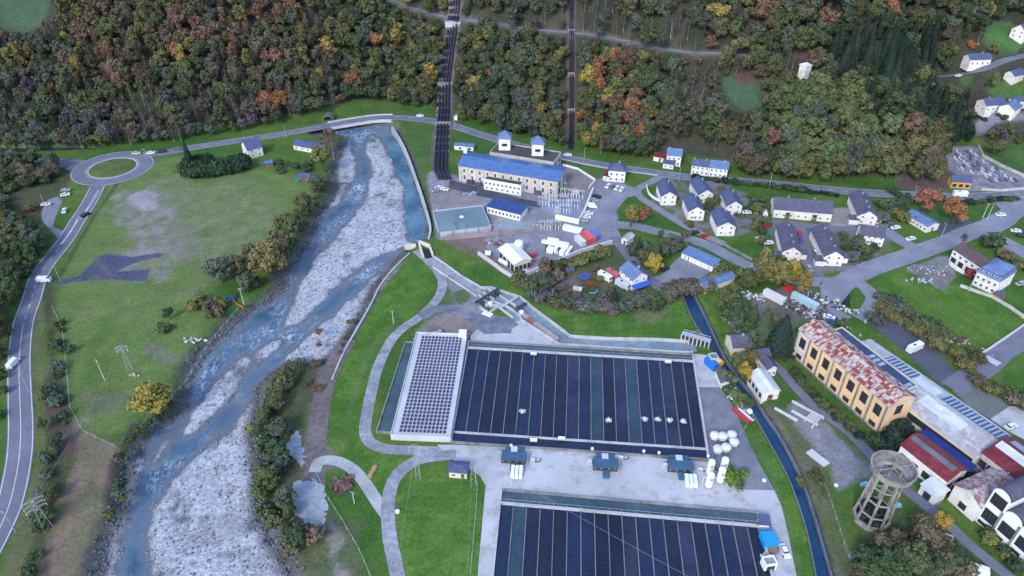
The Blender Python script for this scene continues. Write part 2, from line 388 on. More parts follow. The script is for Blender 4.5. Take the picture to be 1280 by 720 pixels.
# bright lawns
lw = (.052,.128,.018); lw2 = (.085,.165,.026)
for q in ([(520,325),(545,350),(520,390),(490,415),(470,455),(455,520),(458,552),(485,572),(540,572),(500,585),(480,610),(478,640),(455,600),(430,575),(412,540),(420,480),(440,430),(475,370)],
          [(562,578),(600,598),(607,612),(596,725),(596,800),(505,800),(490,690),(485,640),(487,610),(505,588)],
          [(560,318),(600,345),(640,352),(700,385),(760,392),(850,374),(872,410),(850,425),(760,422),(712,418),(670,385),(615,360),(580,345)],
          [(905,520),(942,517),(960,550),(982,590),(997,627),(1010,670),(1022,720),(1035,800),(1010,800),(995,717),(985,667),(977,633),(965,600),(947,572),(933,540)],
          [(1095,350),(1130,338),(1180,350),(1210,362),(1250,370),(1278,395),(1280,420),(1240,435),(1215,442),(1190,430),(1140,410),(1110,380)],
          [(870,372),(890,372),(925,430),(910,440),(895,415)],
          [(1050,380),(1065,371),(1085,380),(1075,392),(1055,392)]):
    lay(q, lw, 2., .95, 1., lw2)
lay([(1120,350),(1180,360),(1240,400),(1215,430),(1150,405)], (.09,.16,.02), 10, .4, 6)
for y_ in range(590, 720, 9): lay([(498,y_),(540,y_+1),(596,y_+2)], (.095,.17,.035), 1.5, .45, .4, closed=False, width=1.1, sm=0)
for q_ in ([(430,560),(436,520),(450,470),(470,430),(500,395)],[(560,440-100),(600,365),(650,378),(700,405),(760,408),(840,398)],[(1130,350),(1170,380),(1230,410),(1260,425)],[(100,300),(140,350),(180,420),(200,470)],[(75,380),(130,385),(220,370),(290,350)],[(300,215),(280,260),(262,320),(240,380)],[(945,545),(965,600),(985,660),(1000,720)]): lay(q_, (.15,.145,.08), 2, .45, 1.2, closed=False, width=1.2)
for k_ in range(46):
    x_, y_ = random.uniform(90, 330), random.uniform(215, 540)
    if 90 < x_ < 400-(y_-215)*.62: lay([(x_+random.uniform(-9, 9)*1.6, y_+random.uniform(-6, 6)) for _ in range(5)], random.choice([(.17,.16,.11), (.08,.13,.03), (.14,.19,.05), (.19,.18,.12)]), 4, .5, 3)
lay([(790,385),(830,378),(835,395),(800,402)], (.17,.15,.09), 4, .5, 3)
lay([(520,415),(560,388),(600,400),(610,412),(600,420),(525,418)], (.24,.19,.18), 3, .9, 1.5, (.17,.155,.12))
lay([(545,360),(595,355),(600,385),(570,385)], (.11,.13,.07), 4, .6, 3)
# right of canal: scrubby strip, gravel yard, tower lawn
lay([(965,505),(1000,530),(1035,600),(1065,680),(1085,800),(1045,800),(1030,690),(1005,605),(985,560),(962,522)], (.125,.115,.075), 3, .9, 2, (.09,.11,.04))
lay([(1045,590),(1090,595),(1130,630),(1160,660),(1130,690),(1090,700),(1062,690),(1045,640)], (.06,.12,.022), 4, .9, 3)
lay([(985,520),(1000,500),(1030,520),(1070,562),(1100,590),(1075,600),(1050,610),(1040,590),(1015,560)], (.21,.205,.215), 3, .85, 2)
lay([(1025,540),(1060,560),(1075,590),(1050,592)], (.19,.19,.21), 3, .8, 2)
lay([(1085,660),(1150,640),(1185,670),(1250,720),(1200,800),(1060,800),(1062,700)], (.06,.07,.035), 4, .8, 3)
lay([(970,470),(1000,470),(1100,560),(1195,660),(1280,720),(1280,760),(1200,690),(1100,600),(1030,530)], (.07,.10,.03), 2, .7, 2)
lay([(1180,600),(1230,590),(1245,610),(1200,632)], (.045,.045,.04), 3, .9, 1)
# scrap yard and garden plots
lay([(930,375),(1000,358),(1045,385),(1050,402),(1000,400),(985,410),(960,400),(935,400)], (.17,.15,.14), 3, .9, 2, (.12,.10,.09))
lay([(660,340),(700,325),(760,305),(800,350),(790,385),(700,388),(665,360)], (.09,.10,.05), 3, .7, 3, (.11,.085,.07))
lay([(690,340),(720,335),(722,385),(700,385)], (.16,.13,.12), 3, .8, 2)
# works yards
lay([(536,215),(570,220),(610,240),(650,250),(700,240),(745,240),(742,265),(770,262),(768,300),(742,308),(716,318),(670,340),(645,345),(620,332),(600,312),(560,300),(545,296),(540,260)], (.21,.21,.225), 1.5, .95, .8, (.26,.255,.26))
lay([(560,292),(600,290),(610,312),(640,345),(625,338),(590,318),(560,305)], (.17,.12,.10), 2, .85, 1)
lay([(560,232),(600,240),(604,252),(545,256),(543,240)], (.21,.19,.16), 2, .8, 2)
lay([(700,206),(720,212),(745,226),(735,240),(700,235)], (.24,.20,.19), 1.5, .9, 1)
lay([(836,222),(868,220),(930,240),(960,262),(952,285),(900,296),(855,278),(815,252)], (.19,.185,.20), 2, .75, 2, (.10,.12,.05))
lay([(940,280),(960,290),(985,330),(1060,340),(1100,315),(1120,290),(1080,275),(1000,278)], (.10,.11,.05), 2, .8, 3, (.17,.17,.17))
lay([(1040,262),(1068,262),(1066,286),(1040,284)], (.27,.25,.23), 1.5, .9, 1)
lay([(1148,330),(1185,320),(1192,345),(1178,362),(1160,352),(1135,338)], (.23,.22,.22), 1.5, .9, 1.5, (.17,.15,.14))
lay([(1220,355),(1290,375),(1290,385),(1215,362)], (.06,.13,.02), 2, .8, 1)
lay([(1185,186),(1222,184),(1230,198),(1285,224),(1285,237),(1228,238),(1205,236),(1188,215)], (.24,.235,.25), 1.5, .95, 1, (.17,.165,.18))
lay([(1140,214),(1190,214),(1190,236),(1120,236)], (.11,.075,.07), 2, .9, 2)
lay([(1228,195),(1290,180),(1290,222)], (.05,.11,.03), 2, .9, 1)
lay([(545,325),(570,345),(600,368),(608,392),(590,397),(572,388),(562,362),(548,340)], (.22,.22,.23), 2, .85, 1.5)
lay([(566,366),(584,362),(588,374),(572,380)], (.07,.12,.03), 1.5, .9, 1)
lay([(152,222),(135,246),(118,271),(100,300),(85,328),(70,352)], (.045,.06,.03), 1.5, .9, .5, closed=False, width=1.6, sm=0)  # meadow ditch line, with the fence and hedge shadow painted into the ground
lay([(592,222),(655,232),(700,244),(700,262),(640,262),(590,245)], (.20,.20,.215), 1.5, .95, .8)
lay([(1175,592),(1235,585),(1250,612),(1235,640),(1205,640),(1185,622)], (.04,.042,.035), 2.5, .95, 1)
lay([(1098,392),(1125,408),(1165,432),(1200,458),(1225,474),(1240,480),(1222,462),(1190,440),(1150,414),(1112,388)], (.17,.13,.11), 2, .9, 1.5, (.12,.11,.06))
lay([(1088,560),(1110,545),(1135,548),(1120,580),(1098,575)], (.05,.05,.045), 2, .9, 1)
# hill clearings
def hlay(poly, col, soft=5, amt=.95):
    P = np.array([raymarch(a, b)[:2] for a, b in poly]); lay(P, col, soft, amt, 2)
CLEAR = [([(-20,-15),(55,-15),(60,18),(35,40),(0,34),(-20,30)], (.05,.095,.05)), ([(903,98),(940,102),(952,132),(930,138),(910,128)], (.05,.095,.05)),
         ([(992,38),(1022,34),(1026,72),(995,74)], (.085,.05,.045)), ([(1080,30),(1115,28),(1118,46),(1088,48)], (.085,.05,.045)), ([(918,85),(945,88),(942,102),(920,100)], (.085,.05,.045)),
         ([(1232,35),(1262,28),(1285,52),(1270,64),(1235,60)], (.055,.13,.035)), ([(1196,98),(1215,95),(1215,108),(1200,106)], (.05,.11,.03)), ([(1238,106),(1290,103),(1290,122),(1250,124)], (.06,.13,.03)),
         ([(1222,150),(1275,140),(1290,150),(1230,166)], (.20,.20,.22)), ([(430,128),(480,128),(520,138),(520,146),(470,140),(430,142)], (.06,.12,.025)), ([(1262,95),(1290,96),(1290,108),(1262,106)], (.07,.12,.03))]
for q, c in CLEAR: hlay(q, c)
lay([(500,150),(530,152),(550,162),(545,190),(535,200),(515,190),(505,170)], (.065,.115,.03), 2, .9, 1.5)
lay([(570,162),(610,175),(618,184),(575,185)], (.055,.115,.025), 2, .9, 1)
def strip(P, col, w, soft=2, amt=.9): lay(P, col, soft, amt, .6, closed=False, width=w, sm=0)
hp = hroads[0][0][:, :2]; strip(hp, (.15,.14,.12), 6)
pen = np.array([raymarch(a, b)[:2] for a, b in ((549,205),(552,170),(554,150),(556,110),(561,75),(567,30),(572,-20))])
strip(pen, (.13,.12,.10), 10)
pen1 = np.array([raymarch(a, b)[:2] for a, b in ((713.5,186),(714,150),(714,100),(714,50),(714,-20))])
strip(pen1, (.10,.085,.06), 5)
# gravel colour in the bed
dry = np.clip((Z-RZ)/.4, 0, 1)
gcol = np.array([.38,.385,.395])*(.85+.35*fbm(X, Y, 14, 61))[:, None]
wetc = np.array([.085,.10,.11]); k1 = ss((fbm(X, Y, 16, 91)-.56)/.14)[:, None]
gcol = gcol*(1-k1*.35)+np.array([.21,.20,.20])*k1*.35
gcol = gcol*(1-ss((DR+5)/4)*.72)[:, None]
bc = wetc+(gcol-wetc)*ss((Z-RZ+.05)/.35)[:, None]
k = ss(inriv*2.2-1.0)[:, None]; C = C*(1-k)+bc*k; gravelmask = k[:, 0]
# canals cut into the terrace
for P, zc in ((canal, -2.3), (headr, -1.6), (river2, -2.6)):
    m = near(P); d = sdist(P, X[m], Y[m]); k = 1-ss((d+.2)/1.0); Z[m] = Z[m]*(1-k)+zc*k
    kk = k[:, None]*.9; C[m] = C[m]*(1-kk)+np.array([.12,.115,.10])*kk
V = np.stack([X, Y, Z], 1)
i, j = np.meshgrid(np.arange(nx-1), np.arange(ny-1)); a = (j*nx+i).ravel(); F = np.stack([a, a+1, a+nx+1, a+nx], 1)
gm, nt, b = newmat('ground'); v = mapping(nt)
c = N(nt, 'ShaderNodeAttribute', attribute_name='soil').outputs['Color']; gk = N(nt, 'ShaderNodeAttribute', attribute_name='gravel').outputs['Fac']
e = mixc(nt, 1., c, ramp(nt, noise(nt, v, .9, 5, .7), [(.3, .68), (.7, 1.3)]), 'MULTIPLY')
e = mixc(nt, 1., e, ramp(nt, noise(nt, v, .12, 4, .6), [(.3, (.82,.86,.8)), (.7, (1.16,1.1,1.2))]), 'MULTIPLY')
e = mixc(nt, .8, e, ramp(nt, noise(nt, v, 3.2, 2, .5), [(.3, .7), (.7, 1.3)]), 'MULTIPLY')
e = mixc(nt, ramp(nt, noise(nt, v, .16, 5, .75), [(.50, 0.), (.72, .75)]), e, mixc(nt, 1., e, (1.75, 1.25, 1.35), 'MULTIPLY'))
e = mixc(nt, ramp(nt, noise(nt, v, .33, 6, .8), [(.54, 0.), (.66, .55)]), e, mixc(nt, 1., e, (.62, .68, .6), 'MULTIPLY'))
vo = N(nt, 'ShaderNodeTexVoronoi', Scale=2.2); vo.feature = 'F1'; nt.links.new(v, vo.inputs['Vector'])
vo2 = N(nt, 'ShaderNodeTexVoronoi', Scale=.8); nt.links.new(v, vo2.inputs['Vector'])
bw = nt.nodes.new('ShaderNodeRGBToBW'); nt.links.new(vo.outputs['Color'], bw.inputs[0]); bw2 = nt.nodes.new('ShaderNodeRGBToBW'); nt.links.new(vo2.outputs['Color'], bw2.inputs[0])
s = mixc(nt, 1., c, ramp(nt, noise(nt, v, 1.5, 6, .8), [(.36, .74), (.5, 1.), (.64, 1.25)]), 'MULTIPLY')
s = mixc(nt, .5, s, ramp(nt, bw.outputs[0], [(.15, .6), (.5, 1.), (.85, 1.5)]), 'MULTIPLY')
s = mixc(nt, .5, s, ramp(nt, vo.outputs['Distance'], [(.3, 1.08), (.9, .6)]), 'MULTIPLY')
s = mixc(nt, .5, s, ramp(nt, bw2.outputs[0], [(.2, .7), (.8, 1.3)]), 'MULTIPLY')
fin = mixc(nt, gk, e, s); nt.links.new(fin, b.inputs['Base Color']); b.inputs['Roughness'].default_value = .95; b.inputs['Specular IOR Level'].default_value = .15
bp = N(nt, 'ShaderNodeBump', Strength=.5, Distance=.25); nt.links.new(noise(nt, v, 2., 3), bp.inputs['Height']); nt.links.new(bp.outputs[0], b.inputs['Normal'])
me = npmesh('ground', V, F, gm, True); fattr(me, 'soil', np.c_[C, np.ones(len(C))], 'POINT', 'FLOAT_COLOR'); fattr(me, 'gravel', gravelmask)
tag(link('ground', me), kind='structure')

# ------------------------------------------------------------------ water
def water_mat(name, deep, shallow, foam=.0, fs=.3, rough=.18, stretch=(1, 1, 1), rot=0, calm=.2):
    m, nt, b = newmat(name); v = mapping(nt); n_ = noise(nt, v, .06, 4, .6)
    c = mixc(nt, ramp(nt, n_, [(.38, 0.), (.62, 1.)]), deep, shallow)
    c = mixc(nt, .6, c, ramp(nt, noise(nt, v, .8, 4, .6), [(.3, .7), (.7, 1.35)]), 'MULTIPLY')
    if foam:
        vs = mapping(nt, stretch, rot); f1 = noise(nt, vs, fs, 6, .8); f2 = ramp(nt, noise(nt, v, .035, 3, .6), [(.44, 0.), (.66, 1.)])
        mm = N(nt, 'ShaderNodeMath', operation='MULTIPLY'); nt.links.new(ramp(nt, f1, [(.60-foam*.1, 0.), (.72-foam*.1, 1.)]), mm.inputs[0]); nt.links.new(f2, mm.inputs[1])
        a2 = N(nt, 'ShaderNodeMath', operation='MULTIPLY'); nt.links.new(ramp(nt, f1, [(.66, 0.), (.76, .8)]), a2.inputs[0]); a2.inputs[1].default_value = 1.
        mx = N(nt, 'ShaderNodeMath', operation='MAXIMUM'); nt.links.new(mm.outputs[0], mx.inputs[0]); nt.links.new(a2.outputs[0], mx.inputs[1])
        c = mixc(nt, mx.outputs[0], c, (.70,.76,.80))
    nt.links.new(c, b.inputs['Base Color']); b.inputs['Roughness'].default_value = rough; b.inputs['IOR'].default_value = 1.33
    bp = N(nt, 'ShaderNodeBump', Strength=calm, Distance=.3); nt.links.new(noise(nt, v, 1.1, 3, .6), bp.inputs['Height']); nt.links.new(bp.outputs[0], b.inputs['Normal'])
    return m
w_river = water_mat('river_water', (.035,.08,.13), (.08,.14,.19), 1.15, .85, .2, (1.2, .6, 1), -.25, .5)
nt = w_river.node_tree; b = [n for n in nt.nodes if n.type == 'BSDF_PRINCIPLED'][0]; src = b.inputs['Base Color'].links[0].from_socket
dep = ramp(nt, N(nt, 'ShaderNodeAttribute', attribute_name='depth').outputs['Fac'], [(.10, 0.), (.72, 1.)])
nt.links.new(mixc(nt, dep, (.25,.295,.35), src), b.inputs['Base Color'])
ad = N(nt, 'ShaderNodeMath', operation='MULTIPLY_ADD'); nt.links.new(dep, ad.inputs[0]); ad.inputs[1].default_value = .62; ad.inputs[2].default_value = .34; nt.links.new(ad.outputs[0], b.inputs['Alpha'])
w_canal = water_mat('canal_water', (.012,.045,.10), (.02,.06,.12), .0, .3, .12, calm=.25)
w_pond = water_mat('pond_water', (.013,.016,.034), (.020,.026,.05), 0, rough=.25, calm=.05)
w_pond2 = water_mat('pond_water_pale', (.028,.048,.07), (.042,.07,.092), 0, rough=.3, calm=.05)
w_pale = water_mat('pale_water', (.22,.25,.27), (.33,.36,.37), 0, rough=.5, calm=.1)
w_head = water_mat('headrace_water', (.14,.19,.21), (.24,.29,.31), 0, rough=.2, calm=.1)
w_teal = water_mat('tank_water', (.04,.07,.085), (.07,.11,.12), 0, rough=.3, calm=.1)
w_turq = water_mat('turquoise_water', (.035,.09,.14), (.10,.19,.23), .2, rough=.2, calm=.2)
def flat(name, P, z, m, kind='structure'):
    P = [tuple(q) for q in P]; n = len(P)
    if sum(P[i-1][0]*P[i][1]-P[i][0]*P[i-1][1] for i in range(n)) < 0: P = P[::-1]
    mb = MB(); tri = tessellate_polygon([[Vector((p[0], p[1], 0)) for p in P]]); fs = []
    for t in tri:
        q = [P[i] for i in t]; ar = (q[1][0]-q[0][0])*(q[2][1]-q[0][1])-(q[2][0]-q[0][0])*(q[1][1]-q[0][1])
        fs.append(tuple(t) if ar > 0 else tuple(t[::-1]))
    mb.add([(p[0], p[1], z) for p in P], fs); return tag(mb.build(name, m), kind=kind)
# one sheet of river water following the bed, wide enough to meet the rising bars and banks
def grow(P, d):
    m = P.mean(0); n = len(P); out = []
    a = sum(P[i-1][0]*P[i][1]-P[i][0]*P[i-1][1] for i in range(n))
    for i in range(n):
        t = P[(i+1) % n]-P[i-1]; t = t/(np.linalg.norm(t)+1e-9); nn = np.array([t[1], -t[0]])*(1 if a > 0 else -1); out.append(P[i]+nn*d)
    return np.array(out)
mW = (DR < .8); ok = mW.reshape(ny, nx); cells = ok[:-1, :-1] & ok[1:, 1:] & ok[1:, :-1] & ok[:-1, 1:]
FW = F[cells.ravel()]; used, inv = np.unique(FW, return_inverse=True)
VW = np.stack([X[used], Y[used], np.full(len(used), RZ)], 1); me = npmesh('river_water', VW, inv.reshape(-1, 4), w_river, True); fattr(me, 'depth', np.clip(RZ-Z[used], 0, 2))
tag(link('river_water', me), kind='structure')
tb = smooth(pts([(482,168),(496,172),(508,202),(518,230),(528,260),(534,284),(530,297),(514,299),(508,282),(505,262),(506,237),(492,205)], RZ), 3, True)
flat('tailrace_water', tb, RZ+.03, w_turq)
flat('canal_water', grow(canal, .6), -1.2, w_canal)
flat('stream_water', grow(river2, .5), -1.8, mat('dark_stream', (.03,.045,.06), .2, .3, .6))
flat('headrace_water', grow(headr, .5), -.55, w_head)

# ------------------------------------------------------------------ roads, paths, yards
def ribbon_pts(P, w):
    P = np.asarray(P, float); L = []; R = []
    for i in range(len(P)):
        t = (P[min(i+1, len(P)-1)]-P[max(i-1, 0)])[:2]; t = t/(np.linalg.norm(t)+1e-9); n = np.array([-t[1], t[0]])
        ww = w[i] if hasattr(w, '__len__') else w
        L.append(P[i][:2]+n*ww/2); R.append(P[i][:2]-n*ww/2)
    return np.array(L), np.array(R)
def ribbon(name, L, w, m, dz=.06, k=6, world=False, kind='structure', thick=0, off=0, follow=False, parent=None, z=None):
    P = smooth(np.array(L, float) if world else pts(L), k)
    if off: 
        l, r = ribbon_pts(P, 2*off); P = l
    l, r = ribbon_pts(P, w); mb = MB()
    if follow: h = [H1(*p[:2])+dz for p in P]
    else: h = [(z or 0)+dz]*len(P)
    vs = [];
    for a, b_, c_ in zip(l, r, h): vs += [(a[0], a[1], c_), (b_[0], b_[1], c_)]
    fs = [(2*i+1, 2*i+3, 2*i+2, 2*i) for i in range(len(P)-1)]
    mb.add(vs, fs)
    if thick:
        n = len(vs); mb.add([(x, y, q-thick) for x, y, q in vs]+vs, [f[::-1] for f in fs]+[(2*i, 2*i+2, n+2*i+2, n+2*i) for i in range(len(P)-1)]+[(2*i+3, 2*i+1, n+2*i+1, n+2*i+3) for i in range(len(P)-1)]+[(0, n, n+1, 1), (n-2, n-1, 2*n-1, 2*n-2)])
    o = mb.build(name, m, parent)
    if kind and not parent: tag(o, kind=kind)
    return o
def dashes(name, L, w, m, on, gap, off=0, dz=.1, parent=None):
    P = smooth(pts(L), 12)
    if off: P, _ = ribbon_pts(P, 2*off)
    s = np.r_[0, np.cumsum(np.linalg.norm(np.diff(P, axis=0), axis=1))]; mb = MB(); t = 0
    while t+on < s[-1]:
        a = np.array([np.interp(t, s, P[:, 0]), np.interp(t, s, P[:, 1])]); b_ = np.array([np.interp(t+on, s, P[:, 0]), np.interp(t+on, s, P[:, 1])])
        d = (b_-a)/np.linalg.norm(b_-a); n = np.array([-d[1], d[0]])*w/2
        mb.add([(*(a-n), dz), (*(b_-n), dz), (*(b_+n), dz), (*(a+n), dz)], [(0, 1, 2, 3)]); t += on+gap
    o = mb.build(name, m, parent); return o
rleft = [(122,233),(110,256),(97,276),(82,300),(68,318),(55,335),(46,352),(39,376),(29,405),(24,450),(25,500),(26,540),(23,580),(12,630),(-5,670),(-32,720),(-60,770)]
rl = ribbon('road', rleft, 7.6, asphalt, .07)
for o_ in (3.35, -3.35): tag(ribbon('road_markings', rleft, .28, markm, .1, off=o_), kind='structure')
tag(dashes('road_markings', rleft[3:9], .25, markm, 3, 4), kind='structure')
tag(ribbon('road_markings', rleft[8:], .25, markm, .1, off=.0), kind='structure')
tag(ribbon('road_markings', [(120,238),(106,262),(97,275)], .3, markm, .1, off=.9), kind='structure')
tag(ribbon('road_markings', [(127,238),(112,262),(97,275)], .3, markm, .1, off=-.9), kind='structure')
tag(ribbon('road_markings', [(97,275),(88,290),(76,306)], .7, markm, .1), kind='structure')
rc = U(141, 210)
def ringmesh(r0, r1, z, n=64, sy=1.):
    mb = MB(); vs = []
    for i in range(n):
        t = 2*pi*i/n
        for r in (r0, r1): vs.append((rc[0]+r*math.cos(t), rc[1]+r*math.sin(t)*sy, z))
    mb.add(vs, [(2*i, 2*i+1, (2*i+3) % (2*n), (2*i+2) % (2*n)) for i in range(n)]); return mb
tag(ringmesh(11.6, 20.2, .074).build('road', asphalt), kind='structure')
kb = MB(); kb.lathe([(12.1, 0), (12.1, .16), (11.6, .16), (11.6, .0)], 64, (rc[0], rc[1], 0), cap=False); 
isl = empty('roundabout_island', (rc[0], rc[1], 0), 0, 'round grass island with pale kerb in the middle of the roundabout', 'roundabout island')
kb.v = [(a-rc[0], b_-rc[1], c_) for a, b_, c_ in kb.v]; kb.build('kerb', concrete_w, isl)
gb = MB(); gb.lathe([(11.6, .1), (8, .45), (4, .7), (.1, .8)], 48); gb.build('grass_mound', mat('island_grass', (.09,.13,.03), .95, .3, .8), isl)
tag(ringmesh(19.6, 19.85, .1).build('road_markings', markm), kind='structure')
tag(ringmesh(12.9, 13.1, .1).build('road_markings', markm), kind='structure')
ribbon('road', [(108,222),(95,212),(82,206),(66,202),(40,200),(-30,198)], 6, asphalt, .066)
ribbon('road', [(112,204),(92,202),(70,200),(50,200)], 5, asphalt, .062)
reast = [(160,198),(182,193),(205,191),(232,186),(270,180),(310,174),(350,168),(390,161),(430,153.5),(465,148),(495,147),(530,150),(560,155.5),(600,168),(640,180),(680,190),(702,196),(745,205),(790,212),(865,222),(960,229),(1035,237),(1085,241),(1135,243.5),(1210,246),(1285,241.5),(1360,238)]
ribbon('road', reast, 7.4, asphalt, .08)
for o_ in (3.2, -3.2): ribbon('road_markings', reast[3:], .22, markm, .11, off=o_)
dashes('road_markings', reast[18:], .22, markm, 3, 3.5); dashes('road_markings', reast[3:12], .22, markm, 3, 5)
tag(ribbon('pavement', [(702,199),(745,208),(790,215),(822,219)], 1.6, concrete, .12, off=0), kind='structure')
ribbon('road', [(178,199),(160,213),(148,222),(134,232)], 5, asphalt, .06)
P = hroads[0][0]; ribbon('hill_road', P[:, :2], 3.6, asphalt_pale, .12, 1, True, follow=True)
P = hroads[1][0]; ribbon('hill_road', P[:, :2], 6, asphalt, .12, 1, True, follow=True)
ribbon('street', [(832,217),(814,227),(797,237),(800,246),(816,257),(836,270),(858,283),(880,294),(905,305)], 4.2, asphalt_pale, .065)
ribbon('street', [(772,281),(795,283),(815,288),(840,294),(865,300),(886,307),(905,317),(928,329),(950,339),(980,347),(1010,352),(1050,352)], 6.5, asphalt_pale, .072)
ribbon('street', [(768,296),(778,310),(790,325),(803,341),(818,353),(840,362)], 5, asphalt, .068)
ribbon('street', [(1048,378),(1046,362),(1060,350),(1090,335),(1135,320),(1165,309),(1188,301),(1210,291),(1238,281),(1262,268),(1280,254),(1300,243)], 9.5, asphalt_pale, .076)
ribbon('street', [(1205,292),(1235,294),(1262,306),(1300,326)], 9, asphalt_pale, .07)
ribbon('street', [(1240,246),(1262,262),(1258,275),(1235,288)], 8, asphalt_pale, .068)
ribbon('street', [(1010,352),(1030,354),(1034,372),(1043,388),(1060,399)], 4.5, asphalt_pale, .074)
ribbon('street', [(1066,350),(1082,360),(1092,374),(1085,388),(1072,398)], 6, asphalt_pale, .073)
ribbon('street', [(905,283),(930,278),(960,277),(1000,281),(1040,286),(1072,286)], 5, asphalt, .064)
ribbon('street', [(998,282),(1002,300),(1008,320),(1018,340),(1028,352)], 6, asphalt, .067)
ribbon('street', [(1096,282),(1112,292),(1128,302),(1148,313)], 7, asphalt_pale, .066)
flat('pavement', pts([(1168,288),(1180,278),(1200,268),(1212,276),(1222,286),(1195,299)]), .06, asphalt_new)
ribbon('street', [(1310,408),(1275,426),(1252,440),(1236,455),(1214,470),(1190,486)], 8, asphalt, .07)
mb = MB(); a0 = U(1232, 446); a1 = U(1249, 456); dd = (a1-a0)/np.linalg.norm(a1-a0); nn = np.array([-dd[1], dd[0]])
for q in range(7):
    c_ = a0+(a1-a0)*(q+.5)/7; p_ = [c_-dd*.28-nn*1.6, c_+dd*.28-nn*1.6, c_+dd*.28+nn*1.6, c_-dd*.28+nn*1.6]; mb.add([(*t_, .11) for t_ in p_], [(0, 1, 2, 3)])
tag(mb.build('road_markings', markm), kind='structure')
flat('car_park', pts([(1068,392),(1088,383),(1108,386),(1135,412),(1175,442),(1200,472),(1178,484),(1120,430)]), .05, asphalt_new)
flat('yard', pts([(1190,488),(1218,470),(1240,486),(1262,508),(1238,524),(1212,508)]), .052, mat('grey_yard', (.16,.165,.15), .9, .2, .3))
flat('yard', pts([(1238,524),(1262,508),(1300,508),(1300,560),(1262,540)]), .055, concrete)
flat('yard', pts([(738,229),(752,222),(768,226),(796,236),(803,243),(784,247),(771,262),(767,280),(775,292),(780,310),(765,306),(742,309),(722,313),(717,303),(690,292),(650,291),(650,286),(735,284),(741,262),(745,243)]), .055, asphalt_pale)
flat('courtyard', pts([(805,350),(826,344),(845,325),(853,318),(893,336),(872,352),(880,362),(850,368),(826,368)]), .057, asphalt_pale)
loop = [(520,313),(534,325),(546,338),(553,352),(550,368),(538,384),(522,398),(503,411),(490,424),(480,442),(472,460),(466,482),(461,505),(457,528),(457,543),(464,554),(482,561),(510,563),(545,564),(570,565)]
ribbon('service_road', loop, 3.8, gravelm, .06)
ribbon('service_road', [(526,396),(545,387),(568,387),(590,397),(612,408),(640,412)], 5, mat('wet_gravel', (.14,.15,.19), .8, .3, .3, col2=(.22,.22,.24)), .063)
ribbon('service_road', [(540,322),(560,338),(580,352),(600,370),(606,384)], 4.5, gravelm, .05)
ribbon('service_road', [(570,568),(542,571),(518,577),(500,590),(489,608),(485,635),(487,670),(494,705),(508,770)], 3.9, gravelm, .064)
ribbon('service_road', [(484,645),(472,628),(455,602),(440,586),(420,576),(400,577),(393,590)], 3.6, mat('pale_gravel', (.38,.38,.36), .95, .25, .6, fine=.15), .058)
ribbon('dirt_track', [(436,425),(420,450),(408,480),(400,515),(396,550),(394,590),(392,620)], 6, mat('dirt', (.18,.15,.14), .95, .3, .5, col2=(.13,.11,.10)), .05)
flat('yard', pts([(588,420),(600,408),(618,403),(640,401),(652,400),(700,431),(760,437),(850,442),(866,442),(884,444),(892,460),(900,484),(872,484),(866,452),(700,441),(588,433)]), .058, concrete)
flat('yard', pts([(590,392),(612,393),(640,398),(648,406),(634,416),(606,418),(592,408)]), .066, MATS['wet_gravel'])
flat('yard', pts([(546,556),(568,556),(610,558),(744,566),(884,577),(905,598),(925,612),(968,613),(977,633),(985,667),(995,717),(1012,800),(975,800),(965,720),(952,652),(940,644),(626,618),(619,720),(614,800),(590,800),(597,720),(607,607),(600,595),(585,585),(567,575)]), .062, concrete)
flat('yard', pts([(872,483),(900,484),(915,505),(933,545),(948,577),(968,613),(925,612),(905,597),(887,573),(880,530)]), .05, mat('tar_yard', (.17,.17,.20), .9, .25, .25, col2=(.22,.22,.24)))
trk = [(948,444),(970,457),(997,487),(1022,512),(1057,537),(1092,572),(1130,610),(1157,632),(1182,652),(1212,681),(1255,716),(1300,755)]
ribbon('track', trk, 3.4, asphalt, .055)
ribbon('track', [(905,395),(925,415),(945,440),(960,452)], 3, gravelm, .05)
flat('car_park', pts([(52,264),(60,250),(72,246),(78,252),(70,270),(66,283),(80,290),(72,298),(52,275)]), .05, asphalt_pale)
flat('yard', pts([(1148,632),(1152,606),(1180,602),(1182,622),(1165,640)]), .05, asphalt)
def jag(P, a=.9): return P+np.stack([(fbm(P[:, 0]*7, P[:, 1]*7, 5, 8)-.5)*a*4, (fbm(P[:, 0]*7, P[:, 1]*7, 5, 18)-.5)*a*4], 1)
# puddled pale silt
flat('silt_pond_water', jag(smooth(pts([(365,605),(380,600),(402,605),(408,640),(405,663),(392,662),(378,650),(364,628)]), 8, True)), .1, w_pale)
flat('silt_pond_water', jag(smooth(pts([(365,543),(374,542),(380,570),(378,583),(368,575),(357,562)]), 8, True)), .09, w_pale)
